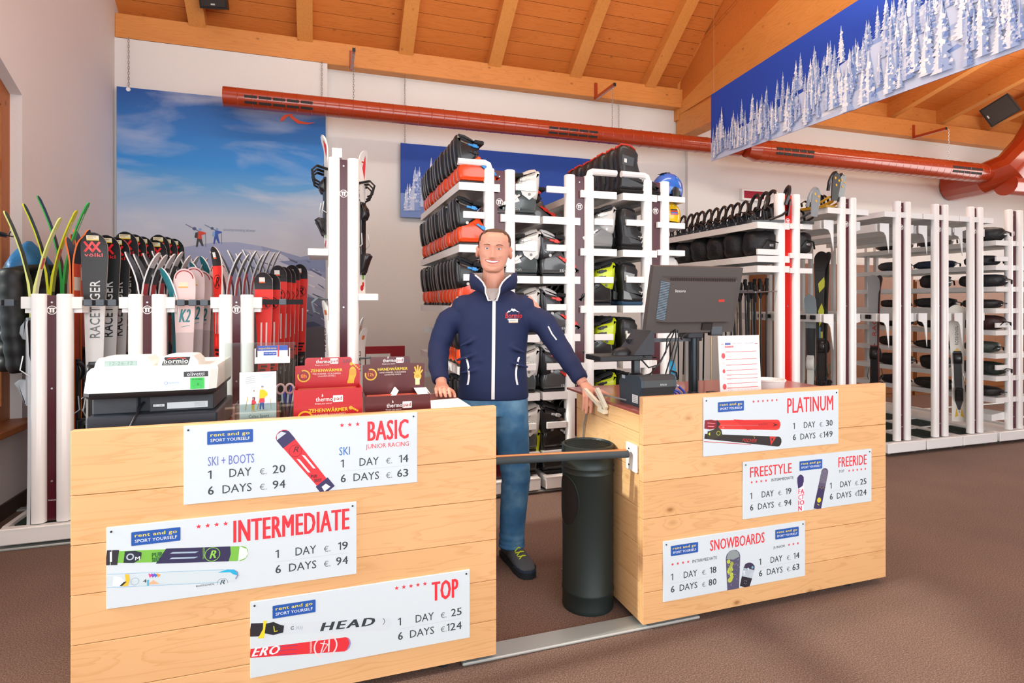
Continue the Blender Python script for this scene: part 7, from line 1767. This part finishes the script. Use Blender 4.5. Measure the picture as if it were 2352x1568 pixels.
MB().tube(up, [.0012 + .0016 * (1 - abs(-1 + 2 * k / (N - 1))) for k in range(N)], 8).build('upper_lip', 'lip', man); MB().tube(lo, [.0012 + .0024 * (1 - abs(-1 + 2 * k / (N - 1))) for k in range(N)], 8).build('lower_lip', 'lip', man)
MB().tube([Vector((.4965, -.2235, .925)) + Vector((.0108 * math.cos(a), .004 * math.cos(a) + .0105 * math.sin(a), 0)) for a in [2 * math.pi * k / 16 for k in range(17)]], .0016, 6, caps=False).build('ring', mat('gold', '#d9b45a', .25, metal=.9), man)
# jacket
jk = MB()
TR = [(.885, .192, .118, .015), (.93, .190, .124, .012), (1.02, .182, .124, .01), (1.10, .178, .122, .012), (1.20, .186, .124, .015), (1.30, .194, .126, .018), (1.36, .186, .120, .020), (1.405, .168, .108, .024), (1.44, .138, .090, .028), (1.466, .10, .070, .034), (1.478, .06, .045, .045)]
jk.loft([[(.012 * (z - .9) * 0 + rx * math.copysign(abs(math.cos(a)) ** .85, math.cos(a)), cy + ry * math.copysign(abs(math.sin(a)) ** .9, math.sin(a)), z) for a in [2 * math.pi * q / 32 for q in range(32)]] for z, rx, ry, cy in TR])
def wrinkled(A, rs, seed):
    rnd = random.Random(seed); P = [Vector(p) for p in A]; out, rr = [], []
    seg_ = len(P) - 1
    for k in range(seg_ * 9 + 1):
        u = k / 9; i = min(int(u), seg_ - 1); f = u - i
        out.append(P[i].lerp(P[i + 1], f)); base = rs[i] + (rs[i + 1] - rs[i]) * f
        rr.append(base * (1 + (.035 if u > 1.4 else .012) * math.sin(u * 8.3 + seed) + rnd.uniform(-.012, .012)))
    jk.tube(out, rr, 18)
wrinkled([(-.095, .025, 1.365)] + ARML[1:4] + [(-.262, -.165, 1.0)], [.074, .067, .060, .053, .043], 1)
wrinkled([(.10, .025, 1.365)] + ARMR[1:4] + [(.458, -.138, 1.0)], [.074, .067, .058, .050, .042], 2)
jk.ball((-.150, .025, 1.375), (.080, .078, .070), 16, 10); jk.ball((.155, .025, 1.375), (.080, .078, .070), 16, 10)
for k, (x, z, a, l) in enumerate(((-.12, 1.20, .5, .12), (-.13, 1.12, .35, .13), (-.10, 1.05, .25, .15), (.12, 1.16, -.4, .11), (.13, 1.08, -.3, .12), (-.06, 1.10, .2, .1))):
    dx, dz = math.cos(a) * l / 2, math.sin(a) * l / 2; jk.tube([(x - dx, -.090, z - dz), (x, -.100, z), (x + dx, -.090, z + dz)], [.008, .014, .008], 8)
me_j = baked(jk, .006, 16, .5); o_j = put(me_j, 'jacket', 'navy_fleece'); tj = bvh(me_j)
# collar with grey lining
def collar(off, z_add, name, m):
    mb = MB(); n = 28; V = []
    for k in range(n + 1):
        a = R(-172 + 344 * k / n); q = max(0, (abs(a) - R(105)) / R(67)); q = min(1, q) ** 1.3; s = 1 if a > 0 else -1
        rt_ = .110 + off; rb = .097 + off
        T = Vector((rt_ * math.sin(a) * 1.05, .018 + rt_ * math.cos(a) * .95, 1.576 + z_add - .012 * abs(math.sin(a))))
        T = T.lerp(Vector((s * (.026 + off), -.112 - off, 1.452 + z_add)), q)
        B = Vector((rb * math.sin(a) * 1.12, .02 + rb * math.cos(a), 1.475)); B = B.lerp(Vector((s * (.012 + off), -.106 - off, 1.412)), q)
        Mi = (T + B) / 2 + Vector((math.sin(a), math.cos(a), 0)) * .006
        V += [B, Mi, T]
    F = [(3 * k + r, 3 * k + 3 + r, 3 * k + 4 + r, 3 * k + 1 + r) for k in range(n) for r in (0, 1)]
    mb.add(V, F); o = mb.build(name, m, man, sharp=80)
    sd = o.modifiers.new('thick', 'SOLIDIFY'); sd.thickness = .005; sd.offset = 0
    return V
Vc = collar(.010, 0, 'collar', 'navy_fleece'); collar(.003, -.003, 'collar_lining', 'collar_grey')
MB().add([(-.045, -.080, 1.475), (.045, -.080, 1.475), (.028, -.104, 1.435), (.0, -.110, 1.408), (-.028, -.104, 1.435)], [(0, 1, 2, 3, 4)]).build('inner_facing', 'collar_grey', man, smooth=False)
zt_ = [front(tj, 0.002 + .006 * math.sin((z - .9) * 2), z, .0035) for z in [.897 + k * (1.414 - .897) / 30 for k in range(31)]]
def ribbon(pts, w, name, m, th=.003):
    mb = MB(); V = []
    for p in pts: V += [p + Vector((-w / 2, 0, 0)), p + Vector((w / 2, 0, 0)), p + Vector((w / 2, th, 0)), p + Vector((-w / 2, th, 0))]
    F = [(4 * k + a, 4 * k + (a + 1) % 4, 4 * k + 4 + (a + 1) % 4, 4 * k + 4 + a) for k in range(len(pts) - 1) for a in range(4)]
    return mb.add(V, F).build(name, m, man, smooth=False)
ribbon(zt_, .017, 'front_zip', 'zip_white', .006)
for s in (-1, 1):
    e_ = [Vector(Vc[3 * k + 2]) for k in (range(24, 29) if s > 0 else range(4, -1, -1))] + [Vector(Vc[3 * (28 if s > 0 else 0)]), zt_[-1]]
    MB().tube([p + Vector((0, -.004, 0)) for p in e_], .0042, 6).build('collar_piping', 'zip_white', man)
    pk_ = [front(tj, s * (.140 if s < 0 else .150) - (s * .0 if s < 0 else .012) + .016 * math.sin(u * 2.6) * (1 if s < 0 else -1), 1.115 - .145 * u, .0035) for u in [k / 8 for k in range(9)]]
    ribbon(pk_, .010, 'pocket_zip', 'zip_white', .005)
# chest emblem and name badge
c = Canvas(.0006); lx, lz = .108, 1.325
c.poly([(lx - .036, lz + .022), (lx - .025, lz + .034), (lx - .018, lz + .031), (lx - .008, lz + .046), (lx, lz + .041), (lx + .006, lz + .044), (lx + .018, lz + .033), (lx + .036, lz + .024), (lx + .02, lz + .028), (lx + .01, lz + .032), (lx, lz + .029), (lx - .01, lz + .034), (lx - .02, lz + .026)], '#eef0f3', 1)
c.text('Bormio', lx - .042, lz - .006, lx + .046, lz + .022, '#c8242e', bold=.03, shear=.15); c.text('ski rent', lx + .006, lz - .013, lx + .036, lz - .007, '#c8242e')
c.build('chest_emblem', man, (0, 0, 0), world=False, bend=lambda x, y, d: front(tj, x, y, .0022 + d))
c = Canvas(.0006); c.rect(lx - .040, lz - .030, lx + .024, lz - .009, '#e9e2d8', 1); c.rect(lx - .040, lz - .030, lx + .024, lz - .026, '#c9a982', 2); c.rect(lx - .032, lz - .022, lx - .024, lz - .013, '#6a6f78', 2); c.line([(lx - .018, lz - .018), (lx + .012, lz - .018)], .004, '#b9b4b0', 2)
bp0 = front(tj, lx, lz - .02, .007); c.build('name_badge', man, (0, 0, 0), world=False, bend=lambda x, y, d: Vector((x, bp0.y - d, y)))
MB().box(lx - .040, lx + .024, bp0.y, bp0.y + .006, lz - .030, lz - .009).build('badge_plate', 'white_plastic', man, smooth=False)
sl_ = [(.292, -.035, 1.275), (.312, -.045, 1.235), (.335, -.05, 1.205)]
MB().tube([front(tj, x, z, .002) for x, y, z in sl_], .004, 6).build('sleeve_logo', 'zip_white', man)
# jeans
jn = MB()
jn.loft([[(rx * math.cos(a), .015 + ry * math.sin(a), z) for a in [2 * math.pi * q / 28 for q in range(28)]] for z, rx, ry in ((.80, .165, .105), (.88, .172, .112), (.93, .168, .110), (.96, .155, .10))])
for s in (-1, 1):
    P = [(s * .088, .015, .88), (s * .098, .008, .72), (s * .112, -.004, .56), (s * .122, -.012, .46), (s * .112, .0, .34), (s * .104, .01, .22), (s * .100, .012, .13), (s * .100, .01, .085)]; Q = [.098, .094, .084, .078, .074, .070, .068, .072]
    out, rr = [], []
    for k in range(64):
        u = k / 63 * 7; i = min(6, int(u)); f = u - i; out.append(Vector(P[i]).lerp(Vector(P[i + 1]), f)); w_ = .05 if u > 5.4 else .022 if 2.2 < u < 3.6 else .008
        rr.append((Q[i] + (Q[i + 1] - Q[i]) * f) * (1 + w_ * math.sin(u * 13 + s)))
    jn.tube(out, rr, 20)
me_n = baked(jn, .006, 4, .5); put(me_n, 'jeans', 'denim'); tn = bvh(me_n)
# shoes
mat('shoe_grey', '#454b52', 0.7, bump=.3, bscale=120); mat('shoe_sole', '#1c2126', 0.8); mat('lace_neon', '#c6d62a', 0.6); mat('shoe_blue', '#27394a', 0.7)
for s, ang in ((-1, -.12), (1, .42)):
    SM = Matrix.Translation((s * .102, .02, 0)) @ Matrix.Rotation(ang, 4, 'Z')
    def sh(mb, n, m, p=None): mb.xf(SM); return mb.build(n, m, p or man, sharp=70)
    st = [(.085, .040, .03, .10), (.06, .043, .02, .105), (.0, .044, .02, .115), (-.06, .046, .02, .098), (-.12, .051, .02, .078), (-.17, .050, .02, .062), (-.205, .040, .022, .05), (-.222, .020, .026, .04)]
    rings = []
    for y, w_, z0_, z1_ in st: rings.append([(w_ * math.copysign(abs(math.cos(a)) ** .8, math.cos(a)), y, z0_ + (z1_ - z0_) * (.5 + .5 * math.copysign(abs(math.sin(a)) ** .8, math.sin(a)))) for a in [2 * math.pi * q / 20 for q in range(20)]])
    shoe = sh(MB().loft(rings), 'shoe', 'shoe_grey')
    so_ = [(x * 1.0, y) for x, y in [(.040, .088), (.045, .02), (.045, -.06), (.053, -.13), (.050, -.19), (.034, -.222), (0, -.234), (-.034, -.222), (-.050, -.19), (-.053, -.13), (-.045, -.06), (-.045, .02), (-.040, .088), (0, .10)]]
    sh(MB().loft([[(x, y, z) for x, y in so_] for z in (.0, .004, .026, .032)]), 'sole', 'shoe_sole', shoe)
    sh(MB().loft([[(x * .98, y, z) for x, y in so_[3:10]] + [] for z in (.03, .045)], closed=False), 'toe_guard', 'shoe_blue', shoe)
    for k in range(5):
        y = -.015 - .026 * k; z = .121 - .011 * k; w_ = .024
        sh(MB().tube([(-w_, y, z - .004), (0, y - .012, z + .003), (w_, y - .002, z - .004)], .0032, 6), 'lace', 'lace_neon', shoe); sh(MB().tube([(w_, y, z - .004), (0, y - .010, z + .005), (-w_, y - .02, z - .010)], .0032, 6), 'lace', 'lace_neon', shoe)
    for q in (-1, 1): sh(MB().tube([(0, .0, .122), (q * .022, -.008, .132), (q * .040, .0, .118), (q * .030, .01, .108), (q * .008, .0, .118)], .003, 6), 'lace_loop', 'lace_neon', shoe)
